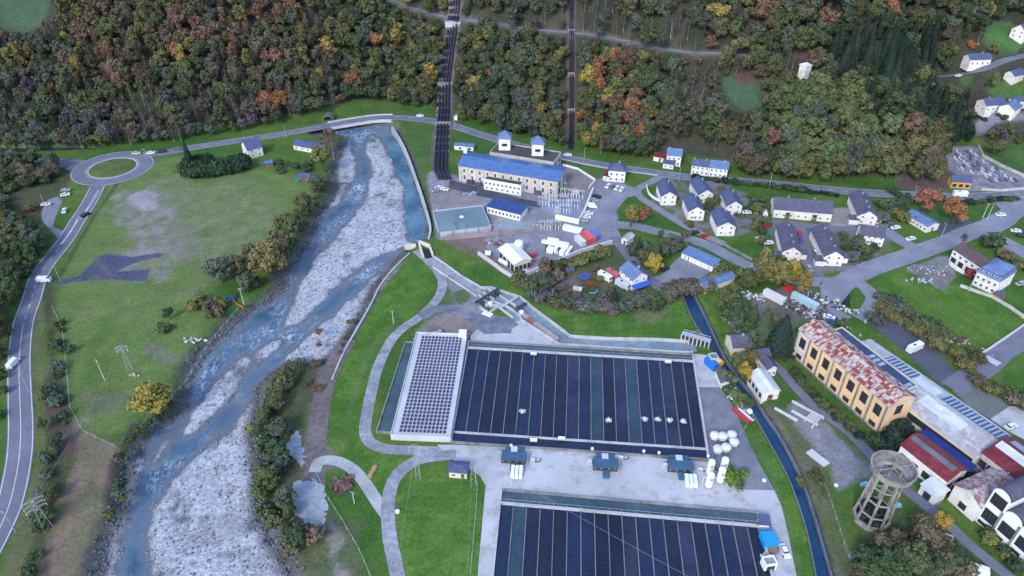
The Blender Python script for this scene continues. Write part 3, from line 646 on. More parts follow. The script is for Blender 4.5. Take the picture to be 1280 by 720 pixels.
# ------------------------------------------------------------------ buildings
WINC = {}
chm = mat('chimney_render', (.34, .30, .28), .9, .2)
def winmesh(w, h, kind='window'):
    k = (round(w, 2), round(h, 2), kind)
    if k not in WINC:
        mb = MB(); 
        if kind in ('window', 'grid'):
            t = .12
            mb.box((0, -.03, h/2), (w, .1, h), mi=1)
            for q in ((-w/2, h/2, t, h+t), (w/2, h/2, t, h+t)): mb.box((q[0], -.06, q[1]), (q[2], .16, q[3]))
            for zz in (0, h): mb.box((0, -.06, zz), (w-t, .16, t))
            if kind == 'grid':
                for a in range(1, 4): mb.box((-w/2+w*a/4, -.09, h/2), (.07, .06, h-.15))
                for a in range(1, 4): mb.box((0, -.1, h*a/4), (w-.15, .05, .07))
            else: mb.box((0, -.09, h/2), (.06, .06, h-.15))
            WINC[k] = mb.mesh(kind, [white if kind == 'window' else dsteel, glass])
        elif kind == 'door':
            mb.box((0, -.05, h/2), (w, .14, h)); mb.box((0, -.13, h*.72), (w*.6, .04, h*.3), mi=1); WINC[k] = mb.mesh('door', [wood, glass])
        elif kind == 'garage_door':
            mb.box((0, -.05, h/2), (w, .14, h))
            for a in range(1, 4): mb.box((0, -.13, h*a/4), (w*.96, .05, .06))
            WINC[k] = mb.mesh('garage_door', white)
        elif kind == 'shutter_window':
            mb.box((0, -.03, h/2), (w, .1, h), mi=1)
            for s_ in (-1, 1): mb.box((s_*(w*.75), -.05, h/2), (w*.46, .1, h), mi=0)
            WINC[k] = mb.mesh('window', [wood, glass])
    return WINC[k]
def addwin(root, side, L, W, n, z0, dz, rows, w, h, kind='window', a=0., b=1.):
    nm = {'grid': 'window', 'shutter_window': 'window'}.get(kind, kind)
    for r in range(rows):
        for i in range(n):
            t = a+(b-a)*(i+.5)/n-.5
            if side in 'fb': p = (t*L, -W/2 if side == 'f' else W/2, z0+dz*r); rz = 0 if side == 'f' else pi
            else: p = (L/2 if side == 'r' else -L/2, t*W, z0+dz*r); rz = pi/2 if side == 'r' else -pi/2
            o = link(nm, winmesh(w, h, kind), root); o.location = p; o.rotation_euler = (0, 0, rz)
def roof_mb(kind, L, W, ze, rh, over=.4, th=.22):
    """returns (roof builder, wall-top builder) in local metres"""
    mb = MB(); wb = MB(); x = L/2; y = W/2; o = over
    def slab(q, mi=0):   # q: 4 (or 3) top corners, ccw from above
        n = len(q); top = [Vector(p) for p in q]; bot = [p-Vector((0, 0, th)) for p in top]
        mb.add(top+bot, [tuple(range(n)), tuple(range(2*n-1, n-1, -1))]+[(i, n+i, n+(i+1) % n, (i+1) % n) for i in range(n)], mi)
    zt = ze+th
    if kind == 'gx':
        s = rh/y; lo = zt-o*s; hi = zt+rh
        slab([(-x-o, -y-o, lo), (x+o, -y-o, lo), (x+o, 0, hi), (-x-o, 0, hi)]); slab([(-x-o, 0, hi), (x+o, 0, hi), (x+o, y+o, lo), (-x-o, y+o, lo)])
        for sx in (-1, 1): wb.add([(sx*x, -y, ze), (sx*x, y, ze), (sx*x, 0, ze+rh-.02)], [(0, 1, 2) if sx > 0 else (2, 1, 0)])
        mb.box((0, 0, hi+.03), (L+2*o, .3, .12))
    elif kind == 'gy':
        s = rh/x; lo = zt-o*s; hi = zt+rh
        slab([(-x-o, -y-o, lo), (0, -y-o, hi), (0, y+o, hi), (-x-o, y+o, lo)]); slab([(0, -y-o, hi), (x+o, -y-o, lo), (x+o, y+o, lo), (0, y+o, hi)])
        for sy in (-1, 1): wb.add([(-x, sy*y, ze), (x, sy*y, ze), (0, sy*y, ze+rh-.02)], [(0, 1, 2) if sy < 0 else (2, 1, 0)])
        mb.box((0, 0, hi+.03), (.3, W+2*o, .12))
    elif kind == 'hip':
        X_ = x+o; Y_ = y+o; m = max(X_-Y_, 0.02) if L > W else 0.02; n = max(Y_-X_, .02) if W >= L else .02
        A, B, C_, D = (-X_, -Y_, zt), (X_, -Y_, zt), (X_, Y_, zt), (-X_, Y_, zt)
        if L >= W: p, q = (-m, 0, zt+rh), (m, 0, zt+rh); slab([A, B, q, p]); slab([B, C_, q]); slab([C_, D, p, q]); slab([D, A, p])
        else: p, q = (0, -n, zt+rh), (0, n, zt+rh); slab([A, B, p]); slab([B, C_, q, p]); slab([C_, D, q]); slab([D, A, p, q])
    elif kind == 'shed':
        slab([(-x-o, -y-o, zt), (x+o, -y-o, zt), (x+o, y+o, zt+rh), (-x-o, y+o, zt+rh)])
        wb.add([(-x, -y, ze), (x, -y, ze), (x, y, ze), (-x, y, ze), (x, y, ze+rh-.02), (-x, y, ze+rh-.02)], [(1, 2, 4), (0, 5, 3), (3, 5, 4, 2)])
    elif kind == 'flat':
        mb.box((0, 0, ze+.06), (L-.5, W-.5, .12))
        for sx in (-1, 1): wb.box((sx*(x-.125), 0, ze+.3), (.25, W, .6)); wb.box((0, sx*(y-.125), ze+.3), (L-.5, .25, .6))
    elif kind == 'barrel':
        n = 10; P = [(-x*math.cos(pi*i/n)*1.0, ze+rh*math.sin(pi*i/n)+th) for i in range(n+1)]
        for (x0, z0), (x1, z1) in zip(P[:-1], P[1:]): slab([(x0, -y-o, z0), (x1, -y-o, z1), (x1, y+o, z1), (x0, y+o, z0)])
        for sy in (-1, 1):
            vs = [(a, sy*y, b_-th-.02) for a, b_ in P]; wb.add(vs, [tuple(range(n, -1, -1)) if sy < 0 else tuple(range(n+1))])
    return mb, wb
def bldg(name, label, cat, L, W, ze, roof=('gx', 2), wall=None, rm=None, loc=(0, 0, 0), rz=0, win=(), chim=(), group=None, over=.4, deep=1.5, base=None):
    root = empty(name, loc, rz, label, cat, group)
    rb, wb = roof_mb(roof[0], L, W, ze, roof[1], over); w = MB(); w.box((0, 0, (ze-deep)/2), (L, W, ze+deep)); w.add(wb.v, wb.f)
    w.build('wall', wall or whitewall, root)
    r = rb.build('roof', rm or slate, root)
    if base:
        q = MB(); q.box((0, 0, .3), (L+.16, W+.16, .9)); q.build('plinth', base, root)
    for c in win: addwin(root, c[0], L, W, *c[1:])
    for cx, cy in chim:
        q = MB(); top = ze+roof[1]+1.1; q.box((cx*L/2, cy*W/2, top-1.5), (.55, .7, 2.2)); q.box((cx*L/2, cy*W/2, top-.36), (.7, .85, .12)); q.build('chimney', chm, r)
    return root
def rect(A, B, Cc, z):
    a, b, c = U(*A, z), U(*B, z), U(*Cc, z); e = (b-a); L = np.linalg.norm(e); e /= L; n = np.array([-e[1], e[0]]); W = (c-b)@n
    m = (a+b)/2+n*W/2; return m, math.atan2(e[1], e[0]), L, abs(W)
def B(name, label, cat, A, Bq, Cq, ze, **k):
    m, rz, L, W = rect(A, Bq, Cq, ze); return bldg(name, label, cat, L, W, ze, loc=(m[0], m[1], 0), rz=rz, **k)
def at(px, py): g = G(px, py); return (float(g[0]), float(g[1]), float(g[2]))
W_ = 'window'
# five white gabled houses
five = [((827,245),(846,245),(844,229),'white gabled house nearest the villa, beside a curved white garden wall'),
        ((874,243),(892,242),(890,225),'white gabled house nearest the main road, second of the five detached houses'),
        ((861,264),(881,264),(878,247),'white gabled house in the middle of the five, south of the roadside one'),
        ((909,257),(928,257),(925,241),'white gabled house furthest right of the five, by a green lawn'),
        ((897,283),(920,283),(915,265),'white gabled house closest to the street corner, lowest of the five')]
for A_, B_, C_, lab in five:
    B('detached_house', lab, 'house', A_, B_, C_, 5.0, roof=('gy', 2.4), rm=slate, group='five detached gabled houses', chim=[(.3, .5)],
      win=[('f', 2, 1.2, 2.6, 2, .9, 1.1), ('r', 3, 1.2, 2.6, 2, .8, 1.0), ('l', 3, 1.2, 2.6, 2, .8, 1.)])
r_ = B('villa', 'square two storey white villa with slate hip roof beside the main road', 'villa', (761,213), (782,214.5), (784,206.5), 6.2, roof=('hip', 2.6), win=[('f', 3, 1., 2.7, 2, 1, 1.3), ('r', 2, 1., 2.7, 2, 1, 1.3), ('l', 2, 1., 2.7, 2, 1, 1.3)], chim=[(.2, .2)])
B('lean_to', 'small red roofed annex on the left side of the white villa', 'annex', (754,219), (761,221), (762,216), 2.8, roof=('shed', .6), rm=red_roof, win=[('f', 1, .9, 1, 1, .8, 1)])
B('roadside_house', 'tall narrow white house with blue grey roof on the north side of the main road', 'house', (834,193.5), (852,195), (853,188), 6.2, roof=('gx', 2.2), rm=blue_lt, win=[('f', 3, 1., 2.8, 2, .9, 1.3), ('r', 1, 1., 2.8, 2, .9, 1.2)], chim=[(-.7, 0)])
B('lean_to', 'low shed with rusty red roof left of the tall narrow roadside house', 'shed', (817,195), (833,198), (834,192), 2.8, roof=('gx', 1), rm=red_roof, win=[('f', 1, .1, 1, 1, .9, 2, 'door')])
B('lean_to', 'blue grey lean-to in front of the tall narrow roadside house', 'annex', (829,204), (842,206), (843,202), 2.8, roof=('shed', .6), rm=slate, win=[('f', 2, .9, 1, 1, .9, 1)])
B('terrace_house', 'long white terrace with grey roof on the north side of the main road', 'terrace', (865,206), (887,209), (888,202), 5.2, roof=('gx', 1.8), rm=slate, win=[('f', 4, 1., 2.4, 2, .9, 1.1)], chim=[(-.8, 0), (.5, 0)])
B('terrace_house', 'white end house with blue roof joined to the long roadside terrace', 'terrace', (887.5,209), (910,211.5), (911,203), 5.4, roof=('gx', 2.0), rm=blue_lt, win=[('f', 4, 1., 2.5, 2, .9, 1.1), ('r', 2, 1, 2.5, 2, .9, 1.1)], chim=[(.6, 0)])
# garages
g1 = B('garage_row', 'row of garages with white doors and blue roof along the courtyard', 'garages', (853,316), (891,333), (897,325.5), 2.7, roof=('shed', .7), rm=blue_lt, win=[('f', 9, .05, 1, 1, 2.1, 2.1, 'garage_door')])
B('storage_shed', 'open ended shed with wide pale blue metal roof at the courtyard corner', 'shed', (871,352), (882,360), (908,338), 2.9, roof=('gy', .7), rm=blue_lt, win=[('f', 1, .05, 1, 1, 2.6, 2.2, 'garage_door')])
r_ = B('chalet_house', 'white house with pale slate roof and blue terrace awning beside the allotments', 'house', (775,336), (791,350), (806,341), 5.2, roof=('gx', 2.6), rm=blue_lt, win=[('f', 3, 1., 2.6, 2, 1, 1.1), ('r', 2, 1., 2.6, 2, 1, 1.1)], chim=[(.3, .3)])
mb = MB(); mb.box((0, 0, 0), (2.6, 8, .12), ry=.25); o = mb.build('awning', mat('blue_canvas', (.03,.10,.42), .7, .1), r_); _L = rect((775,336), (791,350), (806,341), 5.2); o.location = (_L[2]/2+1.3, 0, 2.4)
B('garden_outbuilding', 'small white outbuilding with pale corrugated roof near the fir trees', 'outbuilding', (777,298), (785,301), (791,294), 2.6, roof=('gy', 1), rm=pink_roof, win=[('f', 1, .1, 1, 1, .9, 1.9, 'door')])
# estate
B('estate_terrace', 'long white building with two dark entrance arches and purple slate roof', 'terrace', (968,261), (1041,267), (1042,253), 4.6, roof=('gx', 3.2), rm=slate_p, win=[('f', 8, 1.2, 1, 1, .9, 1.1), ('f', 1, .05, 1, 1, 2.2, 3.2, 'door', .22, .28), ('f', 1, .05, 1, 1, 2.2, 3.2, 'door', .68, .74)], chim=[(-.5, .1), (.4, .1)])
for A_, B_, C_, lab in (((1073,269),(1097,271),(1080,244),'purple roofed white house block at the top of the estate, end on to the road'),
                        ((979,314),(1002,316),(988,283),'purple roofed white house block left of the estate lane'),
                        ((1031,320),(1055,321),(1038,287),'purple roofed white house block right of the estate lane')):
    r_ = B('estate_block', lab, 'house block', A_, B_, C_, 4.8, roof=('gy', 2.6), rm=slate_p, group='purple roofed estate blocks', win=[('f', 2, 1.1, 2.5, 2, .9, 1.1), ('r', 6, 1.1, 2.5, 2, .8, 1.), ('l', 6, 1.1, 2.5, 2, .8, 1.)], chim=[(0.05, .6), (.05, -.2), (.05, -.7)])
    _m, _z, _l, _w = rect(A_, B_, C_, 4.8); rb, wb = roof_mb('shed', 4, 3, 2.6, .5); q = MB(); q.box((0, 0, 1.3), (4, 3, 2.6)); q.add(wb.v, wb.f)
    for s_ in (-1, 1):
        a_ = q.build('porch', whitewall, r_); a_.location = (s_*(_l/2+1.2), -_w/2+(1.0 if s_ < 0 else 4), 0); a2 = rb.build('porch_roof', slate_p, a_)
B('corner_house', 'white house with grey slate roof at the bend of the estate lane', 'house', (1076,293), (1106,297), (1107,285), 4.8, roof=('gx', 2.4), rm=slate_p, win=[('f', 4, 1.1, 2.5, 2, .9, 1.1), ('l', 2, 1.1, 2.5, 2, .8, 1.)], chim=[(-.3, 0), (.3, 0)])
B('clubhouse', 'long low white building with blue metal roof between rust coloured trees', 'clubhouse', (1133,267), (1160,283), (1169,276), 3.4, roof=('gx', 1.2), rm=blue_lt, win=[('f', 6, 1., 1, 1, 1., 1.1), ('r', 1, .1, 1, 1, 1, 2, 'door')])
B('orange_house', 'small orange house with blue slate roof beside the cemetery', 'house', (1191,226.5), (1215,228), (1216,222), 3.6, roof=('gx', 1.8), wall=orange_r, rm=slate, win=[('f', 3, .6, 1, 1, 1.1, 1.7, 'shutter_window')])
mb_ = B('school_wing', 'long cream building with brown tiled roof joined to the mansard house', 'building', (1192,311), (1229,335), (1240,326), 6.2, roof=('gx', 2.2), rm=brown_roof, wall=whitewall, win=[('f', 5, 3.9, 1, 1, 1.3, 1.2), ('f', 4, .6, 1, 1, 2.2, 2.1, 'grid'), ('l', 2, 1., 2.8, 2, 1, 1.2)])
m_, rz_, L_, W2 = rect((1221,341), (1249,354), (1275,343), 5.8)
mh = bldg('mansard_house', 'large white house with blue grey mansard roof and white dormers', 'house', L_, W2, 5.8, roof=('flat', 0), rm=slate, loc=(*m_, 0), rz=rz_, win=[('f', 4, 1., 2.7, 2, 1, 1.3), ('r', 6, 1., 2.7, 2, 1, 1.3)])
mb = MB(); x, y = L_/2+.3, W2/2+.3; mb.lathe([(1.414, 0), (1.1, 2.6), (.25, 4.2)], 4); mb.v = [((a*math.cos(pi/4)-b_*math.sin(pi/4))*x, (a*math.sin(pi/4)+b_*math.cos(pi/4))*y, c_+6.42) for a, b_, c_ in mb.v]
mb.build('mansard', blue_lt, mh)
for side, n_ in (('f', 4), ('r', 5)):
    for i in range(n_):
        q = MB(); q.box((0, 0, 0), (1.1, 1.2, 1.7)); q.box((0, -.05, .95), (1.4, 1.5, .2), mi=1); q.box((0, -.62, 0), (.7, .06, 1.2), mi=2); o = q.build('dormer', [white, slate, glass], mh)
        t = (i+.5)/n_-.5
        if side == 'f': o.location = (t*L_, -W2/2+.9, 7.4)
        else: o.location = (L_/2-.9, t*W2, 7.4); o.rotation_euler = (0, 0, pi/2)
# riverside and hill houses
def H(name, label, cat, px, py, deg, L, W, ze, **k): return bldg(name, label, cat, L, W, ze, loc=at(px, py), rz=math.radians(deg), deep=3, **k)
H('river_house', 'tall white gabled house at the roadside left of the river bridge', 'house', 317, 193, 38, 8, 8.5, 5.4, roof=('gx', 3.6), rm=slate, win=[('f', 2, 1., 2.6, 2, .9, 1.1), ('r', 2, 1., 2.6, 2, .9, 1.1)], chim=[(.2, 0)])
H('river_house', 'low white house with wide blue grey roof near the river bridge', 'house', 387, 186, -22, 15, 8, 2.8, roof=('gx', 1.6), rm=slate, win=[('f', 4, .9, 1, 1, 1, 1.1), ('l', 2, .9, 1, 1, 1, 1.1)])
H('garden_shed', 'small garden shed with blue roof in the riverside garden', 'shed', 337, 207, 20, 3.4, 3, 2.1, roof=('gx', .7), rm=blue_roof, wall=wood, win=[('f', 1, .05, 1, 1, .8, 1.8, 'door')])
H('garden_shed', 'dark timber shelter with grey roof beside a turquoise trampoline', 'shed', 382, 224, -8, 6, 3.6, 2.3, roof=('gx', .9), rm=slate, wall=wood, win=[('f', 1, .05, 1, 1, 1.2, 1.9, 'door')])
H('hill_house', 'white house with blue grey roof on the hillside road', 'house', 1219, 80, 6, 13, 7, 4, roof=('gx', 2.2), rm=slate, win=[('f', 4, 1., 1, 1, 1, 1.3)], chim=[(.3, 0)])
H('hill_house', 'white gabled farmhouse at the top right edge on a green field', 'farmhouse', 1275, 46, 35, 11, 8, 5, roof=('gx', 3.2), rm=slate, win=[('f', 3, 1., 2.4, 2, .9, 1.2), ('l', 2, 1, 2.4, 2, .9, 1.1)], chim=[(.3, 0)])
H('hill_house', 'small pale hillside house half hidden by a yellow green tree', 'house', 1266, 99, 25, 9, 6, 3.6, roof=('gx', 2), rm=slate, win=[('f', 3, 1., 1, 1, .9, 1.1)])
H('hill_house', 'wide white house with dark slate roof above the paved turning yard', 'house', 1236, 136, 12, 12, 8, 4, roof=('gx', 2.4), rm=slate, win=[('f', 4, 1., 1, 1, 1, 1.2), ('l', 2, 1, 1, 1, 1, 1.1)], chim=[(-.4, 0)])
H('hill_house', 'white house with pale blue roof turned towards the valley above the yard', 'house', 1260, 141, 40, 10, 8, 4, roof=('gx', 2.4), rm=blue_lt, win=[('f', 3, 1., 1, 1, 1, 1.2)], chim=[(.4, 0)])
H('hill_house', 'small slate roofed house at the right edge behind the paved yard', 'house', 1272, 131, 10, 8, 6, 3.2, roof=('hip', 1.8), rm=slate, win=[('f', 3, .9, 1, 1, .9, 1.1)])
tw = bldg('surge_tower', 'squat white tower with pointed top standing alone in the wooded hillside', 'tower', 4.4, 4.4, 6.5, roof=('hip', 1.4), rm=white_roof, loc=at(1004, 96), rz=.5, deep=3, win=[('f', 1, 3., 1, 1, .7, 1)])
# ---- hydro power station
m_, rz_, L_, W_ = rect((573,206), (697,226), (703,209), 9)
ps = bldg('power_station', 'long stone turbine hall with bright blue roof at the foot of the penstocks', 'power station', L_, W_, 9, roof=('gx', 1.6), wall=stone, rm=blue_roof, loc=(*m_, 0), rz=rz_, over=.7,
          win=[('f', 12, 1.4, 1, 1, 1.3, 2.6, 'window', .02, .98), ('f', 12, 5.4, 1, 1, 1.3, 2.0, 'window', .02, .98), ('r', 2, 1.2, 3.4, 2, 1.5, 2.2, 'grid'), ('l', 2, 1.2, 3.4, 2, 1.5, 2.2, 'grid')])
q = MB(); q.box((0, 0, 8.55), (L_+.2, W_+.2, .35)); q.build('cornice', mat('brick_band', (.42,.22,.16), .9, .2), ps)
for i in range(13):
    q = MB(); q.box((0, 0, 4.1), (.55, .3, 8.2)); o = q.build('pilaster', stone, ps); o.location = (L_*(.02+.96*i/12-.5), -W_/2-.15, 0)
m2, rz2, L2, W2_ = rect((612,191), (692,204), (701,191), 8.5)
tp_ = pts([(562,225),(606,236),(650,248),(692,256),(694,262),(650,256),(603,246),(561,235)]); flat('sunken_yard', tp_, .07, mat('trench_floor', (.07,.07,.085), .9, .3, .6))
bl = bldg('valve_house', 'flat roofed stone block behind the turbine hall carrying two small towers', 'building', L2, W2_, 8.5, roof=('flat', 0), wall=stone, rm=darkflat, loc=(*m2, 0), rz=rz2, win=[('r', 2, 2, 3, 2, 1.3, 1.8, 'grid')])
for px, py, lab in ((631,185,'left square tower with blue pyramid roof above the power station'), (672,192,'right square tower with blue pyramid roof above the power station')):
    c = U(px, py, 8.7); w = bldg('roof_tower', lab, 'tower', 6.0, 6.0, 6.6, roof=('hip', 3.2), wall=whitewall, rm=blue_lt, loc=(*c, 8.75), rz=rz2+.32, deep=0, over=.7, win=[('f', 1, 2.4, 1, 1, 2.6, 1.3, 'grid'), ('r', 1, 2.4, 1, 1, 1.4, 1.2, 'grid')])
B('control_annex', 'white annex with dark flat roof in front of the turbine hall', 'annex', (605,225), (651,233), (655,227), 5.2, roof=('flat', 0), wall=white, rm=darkflat, win=[('f', 9, 3.2, 1, 1, 1.2, 1.2), ('f', 7, .8, 1, 1, 1.1, 1.1), ('r', 2, 3, 1, 1, 1.3, 1.3)])
B('low_workshop', 'low white workshop with deep blue roof and a row of dark windows', 'workshop', (609,258), (650,268), (658,258), 3.6, roof=('shed', .5), wall=white, rm=blue_dk, over=.5, win=[('f', 9, .9, 1, 1, 1., 1.7), ('r', 2, .9, 1, 1, 1, 1.2)])
m_, rz_, L_, W_ = rect((549,291), (614,283), (607,256), 2.6)
tk = bldg('settling_tank', 'wide flat walled tank with grey surface beside the tailrace', 'tank', L_, W_, 2.2, roof=('flat', 0), wall=concrete, rm=mat('tank_surface', (.15,.21,.22), .5, .25, .2, col2=(.17,.24,.26)), loc=(*m_, 0), rz=rz_)
for i in range(5):
    q = MB(); q.box((0, 0, 1.6), (.25, .3, 3.2)); o = q.build('buttress', concrete_d, tk); o.location = (L_*(i/4-.5), -W_/2-.16, 0)
for i in range(2):
    q = MB(); q.box((0, 0, 2.4), (.12, 9-4*i, .9)); o = q.build('baffle', concrete_d, tk); o.location = (L_*(-.15+.2*i), -W_/2+5-2*i, 0)
flat('yard', pts([(626,278),(640,273),(664,279),(668,284),(640,289),(616,288)]), .075, mat('pale_teal_paving', (.26,.31,.32), .8, .2, .3)); flat('yard', pts([(676,248),(722,250),(730,262),(722,277),(694,272),(676,262)]), .077, mat('blue_grey_gravel', (.24,.27,.33), .9, .25, .4))
q = MB(); q.lathe([(.1, 0), (1.1, 0), (.9, .3), (.2, .4)], 10); o = q.build('float', white, tk); o.location = (L_*.02, W_*.1, 2.35)
# works hall
m_, rz_, L_, W_ = rect((624,311), (643,330), (663,323), 4.6)
wh = bldg('works_hall', 'cream barrel roofed hall standing in the contractor yard', 'hall', L_, W_, 4.6, roof=('gx', 1.1), wall=cream, rm=mat('cream_membrane', (.74,.70,.58), .7, .08, .4), loc=(*m_, 0), rz=rz_, over=.5, win=[('f', 4, .05, 1, 1, 2.2, 3.2, 'grid'), ('r', 4, .6, 1, 1, 1.3, 2.4, 'grid')])
q = MB(); q.lathe([(1.9, 0), (1.9, 5.6), (1.6, 6.2), (.2, 6.5)], 14); o = q.build('end_turret', mats := mat('cream_membrane_turret', (.74,.70,.58), .7, .08, .4), wh); o.location = (-L_/2+1, W_/2+1.2, 0)
# ---- old factory
m_, rz_, L_, W_ = rect((1000,411), (1111,507), (1146,497), 12.5)
fa = bldg('factory_hall', 'long ochre factory hall with patchy rusted red and white roof', 'factory', L_, W_, 12.5, roof=('gx', 2.4), wall=yellow_r, rm=rust_roof, loc=(*m_, 0), rz=rz_, over=.4,
          win=[('f', 7, 6.2, 1, 1, 2.5, 3.8, 'grid'), ('f', 7, 1.4, 1, 1, 2.4, 1.6, 'grid'), ('r', 1, 7, 1, 1, 2.6, 3.6, 'grid'), ('l', 1, 7, 1, 1, 2.6, 3.6, 'grid')], base=concrete_d)
for i in range(8):
    q = MB(); q.box((0, 0, 6), (.5, .35, 12)); o = q.build('pilaster', concrete_d, fa); o.location = (L_*(i/7-.5)*.996, -W_/2-.18, 0)
q = MB(); q.box((0, 0, 12.1), (L_+.5, W_+.5, .4)); q.build('cornice', pink_roof, fa)
q = MB(); q.box((-L_*.428, -W_/2-.0, 6.2), (L_*.13, .05, 11.6)); q.build('pale_render_panel', mat('pale_pink_render', (.66,.54,.47), .9, .15, .4), fa)
ai = B('factory_aisle', 'narrow blue glazed aisle running behind the ochre hall roof', 'factory', (1040,414), (1134,488), (1143,480), 10.6, roof=('flat', 0), rm=bluegl, wall=cream)
for k_ in range(5):
    q = MB(); q.box((0, 0, 10.75), (1.3, 2.6, .12)); o = q.build('skylight', skyl, ai); o.location = ([1.5, 3.6, 5.7, 16.6, 18.6][k_]-2, 0, 0)
m3, rz3, L3, W3 = rect((1046,443), (1222,572), (1259,542), 7)
mid = bldg('sawtooth_workshop', 'very long workshop behind the ochre hall with striped skylights', 'factory', L3, W3, 7, roof=('gx', 1.4), wall=cream, rm=pink_roof, loc=(*m3, 0), rz=rz3, over=.3, win=[('f', 16, 3.2, 1, 1, 2, 2.2, 'grid', .45, .98), ('b', 14, 3.2, 1, 1, 2, 2.2, 'grid')])
def roofpatch(root, W, ze, rh, x0, x1, y0, y1, m, nm, dz=.06, th=.22, n=1, duty=1.):
    """sheet lying on the gable slope: y from eave(0) to ridge(1); sign of y picks the side"""
    for i in range(n):
        a = x0+(x1-x0)*i/n; b_ = a+(x1-x0)/n*duty; sg = 1 if y0 > 0 or y1 > 0 else -1; mb = MB(); q = []
        for xx, t in ((a, abs(y0)), (b_, abs(y0)), (b_, abs(y1)), (a, abs(y1))): q.append((xx, sg*W/2*(1-t), ze+th+rh*t+dz))
        mb.add(q, [(0, 1, 2, 3) if sg < 0 else (3, 2, 1, 0)]); mb.build(nm, m, root)
h_ = L3/2
roofpatch(mid, W3, 7, 1.4, -h_*.97, -h_*.12, -.12, -.8, bluegl, 'roof_glazing')
roofpatch(mid, W3, 7, 1.4, -h_*.55, -h_*.42, -.14, -.78, skyl, 'skylight', .12, n=3, duty=.6)
roofpatch(mid, W3, 7, 1.4, -h_*.12, h_*.08, -.10, -.8, skyl, 'skylight', .1, n=5, duty=.55)
roofpatch(mid, W3, 7, 1.4, h_*.1, h_*.66, -.45, -.95, white_roof, 'white_sheet', .08)
roofpatch(mid, W3, 7, 1.4, -h_*.62, -h_*.2, .1, .72, bluegl, 'roof_glazing')
roofpatch(mid, W3, 7, 1.4, -h_*.6, -h_*.2, .12, .7, skyl, 'skylight', .12, n=7, duty=.5)
roofpatch(mid, W3, 7, 1.4, -h_*.18, h_*.15, .2, .8, white_roof, 'white_sheet', .08)
roofpatch(mid, W3, 7, 1.4, h_*.2, h_*.97, .1, .72, bluegl, 'roof_glazing')
roofpatch(mid, W3, 7, 1.4, h_*.2, h_*.97, .12, .7, skyl, 'skylight', .12, n=14, duty=.5)
m4, rz4, L4, W4 = rect((1229,566), (1290,612), (1320,584), 8.8)
r3 = bldg('red_roof_hall', 'tall hall with dark red roof and long white skylight at the right edge', 'factory', L4, W4, 8.8, roof=('gx', 2.2), wall=stone, rm=red_roof, loc=(*m4, 0), rz=rz4, over=.4, win=[('f', 6, 4, 1, 1, 2, 2.4, 'grid')])
roofpatch(r3, W4, 8.8, 2.2, -L4/2*.96, L4/2*.98, -.55, -.95, white_roof, 'white_sheet', .08)
roofpatch(r3, W4, 8.8, 2.2, -L4/2*.8, L4/2*.9, .3, .8, skyl, 'skylight', .08)
m5, rz5, L5, W5 = rect((1127,556), (1184,601), (1208,585), 6)
rs = bldg('red_roof_shed', 'white shed with dark red roof and ridge skylight behind the water tower', 'shed', L5, W5, 6, roof=('gx', 2), wall=whitewall, rm=red_roof, loc=(*m5, 0), rz=rz5, over=.4, win=[('f', 4, 1.2, 1, 1, 2, 2.2, 'grid'), ('r', 2, 1.5, 1, 1, 1.8, 2, 'grid'), ('l', 1, 2.5, 1, 1, 2.2, 1.8, 'grid')])
roofpatch(rs, W5, 6, 2, -L5/2*.95, L5/2*.9, -.62, -.95, mat('old_glazing', (.13,.14,.17), .4, .3, 1.2), 'skylight', .08)
m6 = U(1163, 620); bldg('loading_porch', 'small white flat roofed porch on the near side of the red roofed shed', 'porch', 5, 4.5, 3.6, roof=('shed', .6), wall=whitewall, rm=white_roof, loc=(*m6, 0), rz=rz5, win=[('f', 1, .1, 1, 1, 2, 2.4, 'grid')])
q = MB(); q.box((0, 0, 0), (17, 3.4, .2), rx=.2); _c = (U(1158,556,5)+U(1205,585,5))/2; o = q.build('blue_tarpaulin', mat('blue_tarp', (.015,.03,.16), .6, .2)); o.location = (*(U(1184,562,5)), 5); o.rotation_euler = (0, 0, rz5); tag(o, 'deep blue sheeting roof strung between the red roofed shed and the workshop', 'tarpaulin')
for sx in (-8, 0, 8):
    q = MB(); q.box((sx, 1.4, -2.6), (.2, .2, 5)); q.build('post', steel, o)
# white factory with barrel bays, facade facing south west
f0 = U(1219, 651); f1 = U(1285, 709); ed = (f1-f0)/np.linalg.norm(f1-f0); nd = np.array([-ed[1], ed[0]]); bw_ = np.linalg.norm(U(1240,667)-f0)*1.02; ang = math.atan2(ed[1], ed[0])
names_ = ['white factory bay with curved gable nearest the lean-to, big square windows', 'middle white factory bay with curved gable and dark slate vault', 'third white factory bay with curved gable towards the corner', 'last white factory bay cut by the lower right corner']
for i in range(4):
    c = f0+ed*bw_*(i+.5)+nd*13
    r_ = bldg('factory_bay', names_[i], 'factory', bw_-.02, 26, 13.2 if i == 0 else 9.4, roof=('barrel', 2.2), wall=white, rm=slate_p, loc=(*c, 0), rz=ang, over=-.35, group='white factory bays',
              win=([('f', 1, 2.9, 6.3, 2, 3.7, 3.8, 'grid')] if i == 0 else [('f', 1, 3.2, 1, 1, 3.7, 3.8, 'grid')])+[('f', 1, .6, 1, 1, 2.4, 1., 'grid', .2, .5)])
    q = MB(); q.box((bw_/2-.3, -13.15, 4.6), (.5, .3, 9.2)); q.build('pilaster', concrete_d, r_)
c = f0-ed*4.2+nd*7
lt = bldg('rusty_lean_to', 'white walled lean-to with rust streaked sloping roof beside the white factory', 'lean-to', 8.2, 16, 6.5, roof=('gy', 2.2), wall=whitewall, rm=roofmat('rust_streak_roof', (.46,.43,.42), .8, 1., .2, col2=(.33,.14,.12)), loc=(*c, 0), rz=ang, win=[('f', 1, 1, 1, 1, 2, 2, 'grid')])
